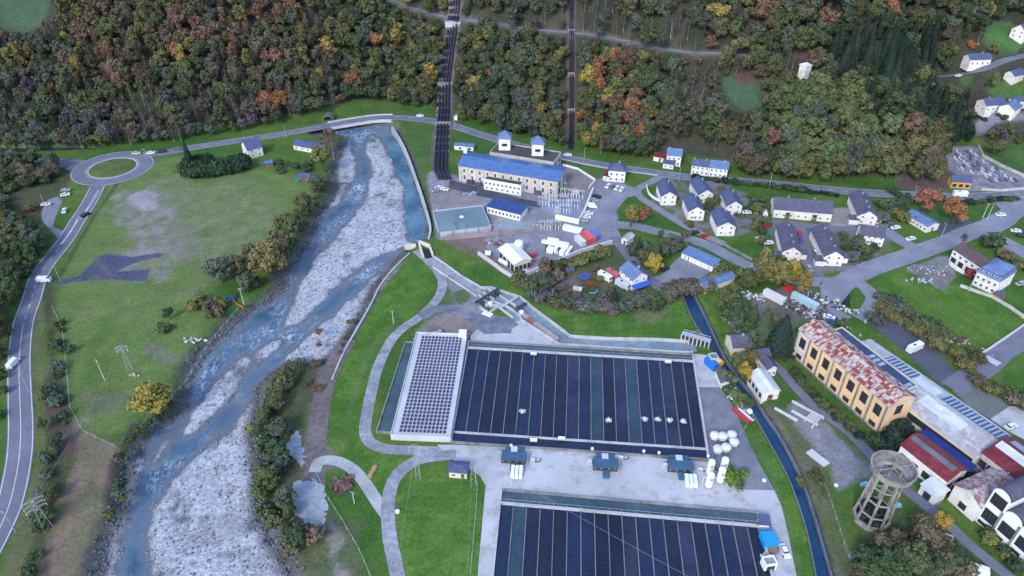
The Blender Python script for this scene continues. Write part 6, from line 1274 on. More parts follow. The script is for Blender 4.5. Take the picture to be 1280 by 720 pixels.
# ------------------------------------------------------------------ trees
def crown(seed, kind, n, leaf):
    r = np.random.default_rng(seed); P = []; Nn = []
    if kind == 'broad':
        nb = 24; c = r.normal(size=(nb, 3)); c /= np.linalg.norm(c, axis=1)[:, None]; c *= r.uniform(.3, .85, (nb, 1)); c[:, 2] = c[:, 2]*1.02+.02; c[:, :2] *= (1-.35*np.clip(c[:, 2], 0, 1))[:, None]; rad = r.uniform(.17, .38, nb)
        cen = c*np.array([4.6, 4.6, 4.6])+np.array([0, 0, 7.2]); rr_ = rad*4.6
    elif kind == 'tall':
        nb = 14; t = r.uniform(0, 1, nb); a = r.uniform(0, 6.28, nb); w = 1.7*np.sin(np.clip(t*.9+.12, 0, 1)*pi)**.6; cen = np.stack([np.cos(a)*w*.8, np.sin(a)*w*.8, 3+t*9.5], 1); rr_ = r.uniform(1.0, 1.7, nb)
    elif kind == 'bush':
        nb = 8; a = r.uniform(0, 6.28, nb); d = r.uniform(0, 1.5, nb); cen = np.stack([np.cos(a)*d, np.sin(a)*d, r.uniform(.7, 1.7, nb)], 1); rr_ = r.uniform(.7, 1.2, nb)
    if kind in ('broad', 'tall', 'bush'):
        b = r.choice(nb, n, p=rr_**2/np.sum(rr_**2)); d = r.normal(size=(n, 3)); d /= np.linalg.norm(d, axis=1)[:, None]; d[:, 2] = np.where((d[:, 2] < -.3) & (r.random(n) < .6), -d[:, 2], d[:, 2])
        P = cen[b]+d*rr_[b][:, None]*np.where(r.random(n) < .14, r.uniform(1.05, 1.5, n), r.uniform(.72, 1.08, n))[:, None]; Nn = d+r.normal(size=(n, 3))*.45; lv = r.random(nb)[b]*.55+r.random(n)*.45
    elif kind == 'conifer':
        t = r.random(n)**.75; z = 1.2+(1-t)*0+(12.8*(1-t)); a = r.uniform(0, 6.28, n); layer = np.floor(z/1.1); w = (1-(z-1.2)/13.2)*2.7*(.72+.28*np.abs(np.sin(z*2.9)))*(.85+.3*np.sin(a*5+layer*1.7)**2); P = np.stack([np.cos(a)*w, np.sin(a)*w, z-w*.15], 1); Nn = np.stack([np.cos(a), np.sin(a), np.full(n, .7)], 1)+r.normal(size=(n, 3))*.3; lv = r.random(n)*.8
    elif kind == 'bare':
        t = r.random(n); a = r.uniform(0, 6.28, n); z = 3+9*t; w = 3.0*np.sin(np.clip(t*.85+.15, 0, 1)*pi)*r.uniform(.3, 1, n); P = np.stack([np.cos(a)*w, np.sin(a)*w, z], 1); Nn = r.normal(size=(n, 3)); lv = r.random(n)
    Nn /= np.linalg.norm(Nn, axis=1)[:, None]; up = r.normal(size=(n, 3)); 
    if kind == 'bare': up = np.tile([0, 0, 1.], (n, 1))+r.normal(size=(n, 3))*.35
    T = np.cross(Nn, up); T /= np.linalg.norm(T, axis=1)[:, None]+1e-9; Bt = np.cross(Nn, T); s = leaf*r.uniform(.7, 1.35, (n, 1)); sb = s*(1 if kind != 'bare' else 3.2); st = s*(1 if kind != 'bare' else .28)
    V = np.stack([P-T*st-Bt*sb, P+T*st-Bt*sb*.6, P+T*st*.8+Bt*sb, P-T*st+Bt*sb*.7], 1).reshape(-1, 3); F = np.arange(4*n).reshape(-1, 4)
    return V, F, np.repeat(lv, 4)
def trunkmesh(kind, seed):
    mb = MB(); r = random.Random(seed)
    if kind == 'bush': mb.bar((0, 0, -.4), (0, 0, .9), .16, 6); [mb.bar((0, 0, .3), (r.uniform(-.9, .9), r.uniform(-.9, .9), 1.3), .08, 5) for _ in range(4)]
    elif kind == 'conifer': mb.bar((0, 0, -2), (0, 0, 12.5), .3, 7, .05)
    elif kind == 'bare':
        mb.bar((0, 0, -2), (0, 0, 7), .26, 6, .12); mb.bar((0, 0, 7), (.3, .2, 11.5), .12, 5, .03)
        for k in range(12): z = r.uniform(3, 9.5); a = r.uniform(0, 6.28); l = r.uniform(1.5, 3); mb.bar((0, 0, z), (math.cos(a)*l, math.sin(a)*l, z+l*.9), .09, 4, .02)
    else:
        h = 5.5 if kind == 'broad' else 7; mb.bar((0, 0, -2), (.1, .1, h), .38 if kind == 'broad' else .25, 8, .2)
        for k in range(6): a = k*1.05+r.uniform(-.3, .3); l = (2.6 if kind == 'broad' else 1.3); mb.bar((.05, .05, h*r.uniform(.5, .9)), (math.cos(a)*l, math.sin(a)*l, h+r.uniform(.5, 2.6)), .15, 5, .05)
    return mb
KINDS = {}
BUSHRAW = [crown(900+i, 'bush', 420, .22) for i in range(3)]
for kind, nv, n, lf in (('broad', 5, 2300, .30), ('tall', 3, 1300, .26), ('bush', 3, 420, .22), ('conifer', 3, 2000, .26), ('bare', 3, 520, .16)):
    for i in range(nv):
        V, F, lv = crown(100+i+len(kind)*7, kind, n, lf); me = npmesh('crown', V, F, leafm); fattr(me, 'leaf', lv); tm = trunkmesh(kind, i).mesh('trunk', barkw if kind == 'bare' else bark); KINDS.setdefault(kind, []).append((me, tm))
NAMES = {'broad': ('broadleaf_tree', 'tree'), 'tall': ('slender_tree', 'tree'), 'bush': ('bush', 'bush'), 'conifer': ('conifer', 'conifer'), 'bare': ('bare_tree', 'tree')}
NT = [0]
def tree(kind, x, y, z, h, col, label, group, wide=1.):
    """h in metres to the crown top"""
    H0 = {'broad': 12, 'tall': 13.5, 'bush': 2.5, 'conifer': 14, 'bare': 12}[kind]; s = h/H0; me, tm = random.choice(KINDS[kind])
    r = empty(NAMES[kind][0], (x, y, z), random.random()*6.28, label, NAMES[kind][1], group); r.scale = (s*wide, s*wide, s); link('crown', me, r, col); link('trunk', tm, r); NT[0] += 1; return r
def jit(c, a=.18):
    k = 1+random.uniform(-a, a); return tuple(max(.005, q*k*(1+random.uniform(-.07, .07))) for q in c)
OL, DG, YO, BR_, RU, OR_, YE, LG, GG, CO, PU, RD_ = (.095,.11,.045), (.055,.085,.04), (.15,.145,.05), (.13,.105,.07), (.20,.11,.07), (.32,.14,.05), (.32,.235,.05), (.12,.155,.055), (.09,.11,.08), (.022,.042,.03), (.11,.095,.10), (.22,.04,.05)
CN = {OL:'olive', DG:'dark green', YO:'yellow olive', BR_:'brown', RU:'rust coloured', OR_:'orange', YE:'golden yellow', LG:'light green', GG:'grey green', CO:'blackish green', PU:'grey purple', RD_:'dark red'}
def T(kind, px, py, h, col, label, wide=1., group=None):
    x, y, z = at(px, py); tree(kind, x, y, z, h, jit(col, .06), label, group, wide)
# distinct trees (base point in the photograph)
T('broad',198,520,14,(.27,.225,.05),'big yellow olive tree alone between left meadow and river',1.25); T('broad',338,350,17,(.19,.14,.06),'large olive gold tree on the left riverbank',1.25); T('broad',322,338,13,BR_,'brownish tree just above the large riverbank tree',1.1); T('broad',362,300,14,OL,'olive tree on the riverbank above the brown one'); T('broad',352,322,13,BR_,'thin leaved brown tree leaning over the river',1.1); T('broad',375,262,8,YO,'small yellow tree by the riverside garden')
T('broad',405,214,15,YO,'tall yellow green tree beside the low white house',.9); T('bare',417,196,13,BR_,'brown thin tree near the bridge end',1.2); T('broad',412,188,13,BR_,'brown tree right beside the bridge'); T('broad',279,354,12,GG,'grey green bushy tree on the meadow edge above the river',1.2); T('bush',246,383,4,YO,'round yellow bush on the left meadow',1.3); T('broad',213,400,6,DG,'dark green tree on the left meadow',.9); T('bush',205,414,3,OL,'olive scrub below the dark meadow tree',1.4); T('broad',297,348,11,BR_,'brown twiggy tree near the meadow path'); T('broad',310,366,10,GG,'grey green tree by the orange fence')
T('conifer',240,214,17,CO,'tall dark cypress at the left end of the thick hedge',.95)
T('broad',788,284,12,(.21,.18,.05),'yellow olive tree left in the triangular green',1.0); T('broad',803,281,10,RU,'thin rust brown tree right in the triangular green',.9); T('conifer',797,320,10,CO,'small dark fir by the garden outbuilding',.9); T('conifer',818,330,13,DG,'tall dark fir beside the yellow garden tree',1.1); T('broad',817,343,10,YE,'golden tree at the courtyard entrance',1.1); T('broad',828,322,7,GG,'grey green tree behind the golden one'); T('broad',806,338,6,DG,'dark green tree left of the golden one'); T('conifer',766,385,10,CO,'dark fir at the allotment hedge',1.2)
T('broad',1154,268,15,(.24,.12,.07),'large rust tree left of the clubhouse beside the main road',1.05); T('broad',1188,281,14,(.30,.14,.06),'round orange rust tree right of the clubhouse',1.05); T('bush',1126,275,4.5,YO,'yellow bush at the left end of the clubhouse',1.2)
T('broad',950,356,17,(.18,.155,.06),'tall thin yellow brown tree at the street bend',.85); T('broad',968,364,14,(.18,.15,.055),'yellow tree right of the street bend'); T('broad',985,356,12,YE,'golden tree near the estate lane'); T('broad',1002,368,11,(.19,.15,.05),'last yellow tree of the row at the scrap yard',1.); T('broad',936,367,12,OL,'olive tree at the left of the scrap yard')
T('broad',907,390,13,OL,'brown olive tree by the upper canal',1.1); T('broad',921,408,13,DG,'dark tree near the beige canal house'); T('conifer',950,428,16,DG,'broad dark fir left of the ochre factory hall',1.6); T('conifer',972,440,17,CO,'large blackish fir nearest the ochre factory hall',1.7); T('conifer',938,412,12,DG,'dark fir behind the beige canal house',1.5); T('broad',960,415,10,BR_,'brown leafed tree among the firs by the scrap yard')
T('broad',919,466,10,OL,'olive tree on the canal bank by the yellow one'); T('broad',930,476,8,YE,'small golden tree on the canal bank',.9); T('bush',908,478,4,LG,'light green shrub beside the yard shed on the canal'); T('bush',915,600,4,(.10,.17,.03),'rounded bright green bush beside the white silos',1.35)
T('broad',1150,680,10,BR_,'pale brown tree beside the track at the bottom right',1.3); T('broad',1172,662,7,YE,'yellow edged tree on the track side'); T('broad',1112,716,8,DG,'dark green thicket tree below the water tower',1.5); T('broad',1135,712,9,OL,'olive thicket tree left of the pale box shed',1.4); T('broad',1085,722,8,DG,'dark thicket tree at the bottom edge',1.5); T('broad',1160,722,7,DG,'dark tree beside the white van',1.2)
T('conifer',1057,382,6,CO,'small fir on the round green beside the scrap yard',1.3); T('bush',1263-170,403,4,GG,'grey green bush at the top of the car park hedge'); T('bush',1180+28,322,4,DG,'round dark bush in front of the cream wing',1.2); T('bush',1241,308,5,DG,'big round dark bush behind the brown roof',1.3); T('broad',1226,303,4,PU,'leafless shrub behind the brown roof'); T('broad',1204,302,4,PU,'leafless shrub left of the brown roof'); T('bush',1211,347,3.5,RD_,'red shrub in the mansard garden'); T('bush',1052,568-160,3,OL,'small bush by the ochre hall corner')
T('broad',1240,110,9,LG,'yellow green tree beside the hillside house',1.1); T('broad',1238,70,8,YO,'yellow tree above the hillside house'); T('broad',1190,72,7,YO,'gold tree on the hillside field edge'); T('bush',1214,60,4,OR_,'orange shrub above the hillside house'); T('broad',1238,175,7,YO,'yellow tree under the paved hillside yard')
T('broad',810,187,9,OL,'olive tree by the shed with rusty roof'); T('bush',760,190,4,DG,'dark shrub on the verge above the main road')
def hedge(P, n, hr, cols, label, spread=1., wide=(1., 1.4)):
    """one planted hedge: foliage and stems grown together as a single plant row"""
    Q = np.array([at(*p) for p in P]); s = np.r_[0, np.cumsum(np.linalg.norm(np.diff(Q[:, :2], axis=0), axis=1))]; Vs, Fs, Ls, Cs, o_ = [], [], [], [], 0; x0, y0 = Q[0][:2]; z0 = Q[0][2]; sm = MB()
    for i in range(n):
        t = s[-1]*(i+random.random())/n; x = np.interp(t, s, Q[:, 0])+random.uniform(-spread, spread); y = np.interp(t, s, Q[:, 1])+random.uniform(-spread, spread); z = H1(x, y)-z0; h = random.uniform(*hr)/2.5; w = h*random.uniform(*wide)
        V, F, lv = BUSHRAW[i % 3]; a = random.random()*6.28; R = np.array([[math.cos(a), -math.sin(a), 0], [math.sin(a), math.cos(a), 0], [0, 0, 1]]); Vs.append((V*np.array([w, w, h]))@R.T+np.array([x-x0, y-y0, z])); Fs.append(F+o_); o_ += len(V); Ls.append(lv); Cs.append(np.tile([*jit(random.choice(cols)), 1.], (len(V), 1)))
        sm.bar((x-x0, y-y0, z-.3), (x-x0, y-y0, z+h*1.2), .12, 5)
    r = empty('hedge', (x0, y0, z0), 0, label, 'hedge'); me = npmesh('foliage', np.concatenate(Vs), np.concatenate(Fs), leafs); fattr(me, 'tint', np.concatenate(Cs), 'POINT', 'FLOAT_COLOR'); fattr(me, 'leaf', np.concatenate(Ls)); link('foliage', me, r); sm.build('stems', bark, r)
# rows and clumps: (kind, list of points, height range, colours, label stem, group)
def row(kind, P, n, hr, cols, where, group, spread=2., wide=(.9, 1.3)):
    Q = np.array([at(*p) for p in P]); s = np.r_[0, np.cumsum(np.linalg.norm(np.diff(Q[:, :2], axis=0), axis=1))]
    for i in range(n):
        t = s[-1]*(i+random.uniform(.2, .8))/n; x = np.interp(t, s, Q[:, 0])+random.uniform(-spread, spread); y = np.interp(t, s, Q[:, 1])+random.uniform(-spread, spread); c = random.choice(cols)
        z = H1(x, y); tree(kind, x, y, z, random.uniform(*hr), jit(c), CN[c]+' '+{'broad': 'tree', 'bush': 'bush', 'tall': 'slender tree', 'conifer': 'conifer', 'bare': 'thin leaved tree'}[kind]+' '+where, group, random.uniform(*wide))
row('bush', [(270,382),(262,400),(280,385),(300,368),(330,352)], 9, (1.8, 4), [YO, OL, BR_, GG], 'along the lower left riverbank', 'riverbank bushes', 2.5)
row('bush', [(345,345),(358,325),(375,300),(392,270),(398,245),(405,225)], 11, (2, 4.5), [OL, BR_, YO, GG], 'along the upper left riverbank', 'riverbank bushes', 2)
row('broad', [(268,345),(300,335),(330,320)], 5, (6, 9), [GG, OL, BR_], 'in the scrub behind the riverbank tree', 'riverbank trees', 4)
row('bush', [(215,512),(222,500),(160,560),(150,590),(148,620),(135,655)], 12, (1.5, 3.2), [DG, OL, GG], 'between brown field and rapids', 'riverbank bushes', 1.5)
row('bush', [(352,475),(370,468),(340,500),(335,530),(345,560),(340,600),(350,640),(372,670),(385,690)], 22, (2, 5), [GG, OL, YO, BR_, DG], 'in the thicket beside the silt pools', 'thicket bushes', 3.5)
row('broad', [(350,500),(338,530),(345,570),(340,610),(358,650),(375,680)], 10, (5, 8), [GG, OL, YO, DG], 'in the thicket beside the silt pools', 'thicket trees', 3)
row('bush', [(75,400),(72,440),(74,480),(70,560),(62,590),(55,640),(45,690),(40,730)], 18, (1.4, 3.6), [DG, OL, GG], 'in the dark ditch along the left road', 'ditch bushes', 2.2)
row('broad', [(60,480),(64,570),(60,640),(52,690)], 5, (4, 6), [DG, OL], 'in the dark ditch along the left road', 'ditch trees', 2)
row('broad', [(-10,203),(30,204),(60,208),(75,216),(55,226),(20,222),(-10,225)], 24, (5.5, 8.5), [DG, BR_, OL, GG, BR_], 'in the dense wood west of the roundabout', 'wood west of the roundabout', 3)
row('bush', [(-5,225),(40,226),(70,224),(50,232),(0,240),(-5,290),(20,290),(40,310),(30,340),(5,380)], 44, (3, 5), [DG, BR_, OL], 'under the trees at the left edge', 'undergrowth at the left edge', 3)
row('broad', [(-10,215),(20,218),(50,222),(70,224)], 10, (6, 8), [DG, BR_, OL, GG], 'in the wood left of the roundabout', 'trees left of the roundabout', 3)
T('bush', 40, 263, 3.2, RU, 'rust coloured bush on the grass left of the lay-by', 1.2)
row('broad', [(-10,275),(15,285),(42,300),(50,318),(38,332),(22,320),(5,325),(-10,350),(20,352),(10,375),(-5,400),(4,430),(-10,460)], 30, (8, 11), [OL, DG, DG, OL, GG], 'in the wood along the left edge', 'trees at the left edge', 3)
row('bush', [(30,350),(14,385),(6,430),(4,480),(0,540)], 8, (2, 3.5), [DG, OL], 'on the left verge', 'verge bushes', 1)
hedge([(645,350),(660,362),(690,380),(730,388),(770,388),(800,384),(850,368)], 39, (2.5, 4.5), [DG, OL, GG, PU], 'ragged mixed hedge between the allotments and the big lawn', 1.6)
row('broad', [(675,345),(690,352),(678,362)], 4, (7, 9), [GG, BR_, OL], 'in front of the white process plant', 'trees by the contractor yard', 3)
row('bush', [(690,336),(715,332),(740,325),(755,318)], 12, (2.5, 4.5), [DG, YO, OL], 'below the contractor yard wall', 'bushes by the contractor yard', 2)
row('bush', [(785,310),(800,325),(840,315),(850,305),(830,300)], 9, (2.5, 5), [DG, GG, OL], 'in the garden by the firs', 'garden bushes', 3)
hedge([(800,385),(830,374),(860,362),(885,358)], 18, (3, 4.5), [BR_, OL, DG, PU], 'brown hedge below the garage courtyard at the canal head', 2)
row('bush', [(880,365),(905,352),(925,345),(945,350)], 8, (2.5, 5), [OL, DG, YO], 'on the slope between shed and street bend', 'slope bushes', 3)
row('broad', [(905,400),(925,420),(945,440)], 4, (7, 10), [DG, GG], 'along the path behind the canal houses', 'trees behind the canal houses', 2)
hedge([(1095,385),(1110,395),(1125,405),(1145,415),(1165,425),(1185,442),(1205,456),(1218,466)], 26, (2, 3.4), [YO, BR_, OL, YO], 'yellow brown hedge along the dark car park behind the factory', 1.2)
hedge([(1100,372),(1118,385),(1140,398),(1160,412),(1178,420)], 24, (2, 4), [GG, DG, OL], 'grey green hedge on the lower edge of the walled field', 1.8)
hedge([(1215,480),(1232,487),(1250,493),(1266,500),(1285,508)], 18, (2, 4), [YO, BR_, OL], 'autumn hedge between the grey yard and the right hand road', 1.6)
hedge([(988,462),(1006,484),(1036,511),(1061,534),(1084,553)], 34, (1.2, 2.4), [DG, OL, CO], 'dark scrubby hedge against the foot of the ochre hall', 1.0)
row('bush', [(1100,560),(1115,548),(1128,540),(1115,560)], 6, (3, 5), [CO, DG], 'in the dark gap beside the ochre hall end', 'bushes in the factory gap', 2)
row('bush', [(1200,605),(1210,612),(1222,600),(1240,608)], 7, (2, 4), [CO, DG], 'in the dark gap between the factories', 'bushes between the factories', 1.5)
row('bush', [(1225,665),(1240,680),(1262,700),(1280,716)], 10, (1.5, 3), [DG, YO, OL], 'along the foot of the white factory', 'bushes along the white factory', 1.2)
row('bush', [(1092,708),(1105,700),(1125,690),(1150,684),(1175,690),(1200,712),(1070,720),(1120,712)], 34, (2.5, 5), [DG, OL, DG, BR_], 'in the thicket below the water tower', 'thicket below the tower', 3)
row('bush', [(905,485),(920,500),(935,510)], 7, (1.5, 3), [DG, GG, LG], 'on the canal bank near the trailers', 'canal bank bushes', 1)
row('bush', [(1000,610),(1025,600),(1020,590),(1030,620)], 6, (1, 2), [BR_, OL], 'on the scrub by the concrete slab', 'scrub bushes', 1.5)
hedge([(865,222),(900,228),(940,232),(975,236),(1010,241),(1050,246)], 30, (1.6, 2.6), [DG, CO], 'low dark hedge along the main road behind the gabled houses', .6)
row('bush', [(850,300),(870,270),(895,255),(935,250),(950,250),(955,262),(945,290)], 14, (2, 3.8), [DG, OL], 'in the gardens of the gabled houses', 'garden shrubs', 2)
row('broad', [(1058,300),(1068,310),(1080,318),(1092,326)], 6, (4.5, 6.5), [DG, OL, GG], 'in the garden right of the estate blocks', 'estate garden trees', 3)
row('bush', [(1055,330),(1080,325),(1100,312),(1060,315),(1095,300)], 12, (2, 3.6), [DG, GG, OL], 'in the garden right of the estate blocks', 'estate garden shrubs', 3)
row('bush', [(960,320),(975,335),(990,340),(1000,345)], 9, (2, 3.6), [YO, DG, OL], 'along the lane below the left estate block', 'lane shrubs', 2)
row('bush', [(1090,255),(1110,262),(1130,258),(1105,275)], 9, (2.5, 4.5), [DG, GG], 'between estate block and clubhouse', 'clubhouse shrubs', 2.5)
hedge([(1175,252),(1200,257),(1240,252),(1270,250)], 18, (1.6, 2.6), [CO, DG], 'clipped dark hedge on the near side of the road by the cemetery', .6)
row('bush', [(1250,318),(1268,330),(1285,342)], 9, (2, 3.6), [BR_, DG, YO], 'behind the mansard house', 'mansard house shrubs', 1.5)
row('bush', [(445,395),(432,420),(425,445)], 6, (1, 2), [OL, BR_], 'on the bank beside the gravel bar', 'gravel bar scrub', 1)
row('bush', [(1250,150),(1262,152),(1225,150),(1235,142)], 5, (1.5, 2.6), [DG], 'in the hillside yard gardens', 'hillside garden shrubs', 1.5)
row('tall', [(1176,183),(1188,179),(1200,177),(1212,174)], 11, (9, 11), [(.035,.075,.04)] if False else [CO], 'in the dark block beside the cemetery', 'dark columnar trees above the cemetery', 2.5)
row('broad', [(0,183),(60,184),(90,184),(120,183),(160,179),(200,177),(232,173),(270,168),(310,160),(350,154)], 26, (6, 10), [GG, PU, OL, DG], 'at the forest foot behind the roundabout road', 'trees behind the roundabout', 1.5)
row('broad', [(1232,196),(1250,190),(1270,185),(1290,190),(1235,180),(1260,170)], 9, (6, 9), [DG, PU, OL], 'beside the cemetery field', 'trees beside the cemetery field', 4)

hedge([(236,219),(250,221),(270,219),(290,215),(308,210)], 90, (6.6, 7.6), [(.03,.06,.03),(.035,.07,.035)], 'tall thick clipped evergreen hedge beside the tall white gabled house', 1.3, (.6, .8))
hedge([(238,208),(250,207),(262,206)], 22, (4.5, 6), [(.03,.06,.03)], 'short evergreen hedge return behind the dark cypress', 1.2, (.6, .8))

for i_, (x, y) in enumerate(((1086,648),(1090,643),(1084,642))): T('bush', x, y, 4.5, CO, 'dark bush growing inside the foot of the water tower', 1., 'bushes inside the tower')

row('broad', [(815,290),(835,300),(850,297),(800,345),(785,325)], 5, (4, 6), [DG, OL, GG], 'in the gardens between the two village streets', 'village garden trees', 3)
row('bush', [(690,345),(710,365),(735,375),(760,372),(745,340)], 12, (1.5, 3), [DG, YO, BR_, OL], 'inside the allotments', 'allotment bushes', 5)
row('bush', [(970,352),(985,340),(1000,335)], 6, (2, 3), [DG, OL], 'beside the lane mouth', 'lane mouth bushes', 2)
row('bush', [(900,260),(925,268),(940,260),(950,245)], 7, (1.5, 2.8), [DG, GG], 'on the lawn right of the gabled houses', 'gabled house shrubs', 3)
row('broad', [(940,262),(950,300),(955,318)], 5, (4, 6), [DG, OL, YO], 'along the lane left of the estate', 'estate lane trees', 2)
row('bush', [(1110,240),(1140,250),(1160,252)], 5, (2, 3), [YO, DG], 'on the verge under the rust trees', 'verge shrubs', 1.5)
row('broad', [(925,440),(935,450),(940,458)], 3, (5, 7), [OL, YO], 'between the small canal houses', 'canal house trees', 1.5)
row('broad', [(1195,430),(1212,445),(1225,455),(1228,466)], 5, (4, 6), [YO, OL, BR_], 'at the corner of car park and right hand road', 'corner trees', 1.5)
row('bush', [(405,385+30),(390,470),(398,500)], 5, (1.5, 2.5), [BR_, RU], 'on the brown bank above the gravel bar', 'bank scrub', 2)
row('bare', [(352,468),(362,480),(345,495)], 5, (4, 6), [PU, BR_], 'at the head of the thicket by the gravel bar', 'thicket head', 2)
for x, y, a_, lab in ((700,362,.2,'small timber allotment shed by the brown path'),(722,366,-.3,'small timber allotment shed beside the pale pool'),(712,342,.5,'small grey allotment shed under the yard wall'),(948,303,.3,'small garden shed left of the estate block'),(1068,322,-.2,'small garden shed behind the corner house'),(901,239,.4,'small garden shed between the gabled houses'),(1247,372,.3,'small shed below the mansard house')):
    bldg('garden_shed', lab, 'shed', 3.2, 2.6, 2.1, roof=('gx', .6), wall=wood, rm=random.choice([slate, pink_roof, brown_roof]), loc=(*U(x, y), 0), rz=a_, over=.2, win=[('f', 1, .05, 1, 1, .9, 1.8, 'door')])

row('broad', [(398,236),(388,256),(378,276),(366,292)], 6, (7, 10), [OL, BR_, GG, YO], 'along the riverbank below the riverside garden', 'riverbank trees upstream', 2)
row('bush', [(395,200),(385,215),(345,205),(350,222)], 8, (2, 3.5), [DG, OL], 'in the riverside garden', 'riverside garden shrubs', 2)
# ------------------------------------------------------------------ wooded hillside
keep = [np.array(q, float) for i_, (q, _) in enumerate(CLEAR) if i_ not in (2, 3, 4)]+[np.array(q, float) for q in ([(541,215),(546,150),(549,105),(555,60),(560,15),(563,-30),(580,-30),(576,20),(570,60),(565,110),(561,160),(560,215)],
        [(707,195),(707,-40),(721,-40),(721,195)], [(1200,60),(1240,62),(1240,80),(1290,76),(1290,98),(1180,102),(1168,96),(1200,88)], [(1256,24),(1290,20),(1290,52),(1262,52)], [(997,76),(1012,76),(1012,96),(997,96)],
        [(1214,116),(1290,112),(1290,165),(1225,166)], [(1250,84),(1290,84),(1290,103),(1250,103)], [(402,140),(420,140),(420,160),(402,160)], [(1182,182),(1226,180),(1230,198),(1290,226),(1290,240),(1182,240)], [(1188,214),(1220,214),(1220,238),(1188,238)],
        [(832,182),(915,190),(915,220),(815,214),(815,190)], [(230,170),(420,143),(420,165),(300,190),(230,192)])]
hr_px = np.array([proj(*p) for p in hroads[0][0]]); hr2 = np.array([proj(*p) for p in hroads[1][0]])
kb_ = [(k[:, 0].min(), k[:, 0].max(), k[:, 1].min(), k[:, 1].max(), k.tolist()) for k in keep]
def inpoly(P, x, y):
    r = False; j = len(P)-1
    for i in range(len(P)):
        xi, yi = P[i]; xj, yj = P[j]
        if (yi > y) != (yj > y) and x < (xj-xi)*(y-yi)/(yj-yi)+xi: r = not r
        j = i
    return r
def blocked(px, py):
    for a, b, c, d_, k in kb_:
        if a <= px <= b and c <= py <= d_ and inpoly(k, px, py): return True
    for R_, w_ in ((hr_px, 2.2), (hr2, 3)):
        if R_[0][0] < px < R_[-1][0]-(6 if R_ is hr_px else -99) and abs(py-np.interp(px, R_[:, 0], R_[:, 1])) < w_: return True
    return False
def zone(px, py):
    """what grows where on the slope: (kind, colour)"""
    u = random.random(); k = vnoise(np.array([px*1.]), np.array([py*1.6]), 42, 5)[0]; k2 = vnoise(np.array([px*1.]), np.array([py*1.8]), 26, 15)[0]
    if 1035 < px < 1170 and 48 < py < 98+(px-1035)*.1: return ('conifer', CO) if u < .85 else ('broad', DG)
    if 1075 < px < 1225 and 100 < py < 170 and not (1100 < px < 1180 and py < 125 and u < .5): return ('conifer', CO) if u < .62 else ('broad', random.choice([DG, OL]))
    if 1100 < px < 1180 and 85 < py < 130: return ('broad', random.choice([YO, RU, OR_, YO, OL, YE]))
    if 965 < px < 1110 and 118 < py: return ('broad', random.choice([LG, LG, OL, YO, GG]))
    if 1110 <= px < 1180 and 150 < py: return ('broad', random.choice([YO, OL, OL, RU, BR_]))
    if 655 < px < 865 and py < 40+(px-655)*.12: return ('bare', random.choice([PU, GG, BR_, GG])) if u < .5 else (('tall', random.choice([GG, OL])) if u < .7 else ('broad', random.choice([GG, PU, BR_, GG])))
    if 840 < px < 900 and 70 < py < 190 and u < .4: return ('bare', random.choice([PU, GG, BR_]))
    if 715 < px < 800 and 80 < py < 190: return ('broad', random.choice([OR_, YO, YE, OL, RU, DG, OL, OL, GG, GG]))
    if 555 < px < 715: return ('broad' if u < .75 else 'tall', random.choice([GG, DG, OL, DG, GG, OL, YO])) if u < .96 else ('broad', random.choice([YE, OR_]))
    if px < 330 and py > 125: return ('bare' if u < .5 else 'broad', random.choice([PU, PU, BR_, GG, OL, OL]))
    if px < 430 and k > .60: return ('broad' if u < .55 else 'tall', random.choice([BR_, RU, BR_, OL, YO, RU])) if u < .8 else ('bare', PU)
    if px < 430: 
        if u < .045: return ('broad', random.choice([OR_, RU, YE, OR_]))
        if u < .16: return ('tall', random.choice([YO, YE, YO]))
        if u < .30: return ('bare', random.choice([PU, BR_, PU]))
        if u < .50: return ('tall', random.choice([OL, GG, BR_, YO, DG]))
        return ('broad', random.choice([OL, OL, GG, DG, BR_, YO]))
    if px < 555:
        if u < .04: return ('broad', random.choice([OR_, YE]))
        return ('broad', random.choice([OL, OL, GG, DG, YO, GG])) if u < .85 else ('tall', random.choice([OL, YO]))
    if k2 > .72: return ('broad', random.choice([YO, OL, BR_, RU]))
    if u < .02: return ('broad', random.choice([YE, OR_]))
    if u < .18: return ('bare', random.choice([PU, GG, BR_]))
    return ('broad' if u < .8 else 'tall', random.choice([GG, DG, OL, GG, DG, BR_, OL]))
spots = []
rr0 = random.Random(99)
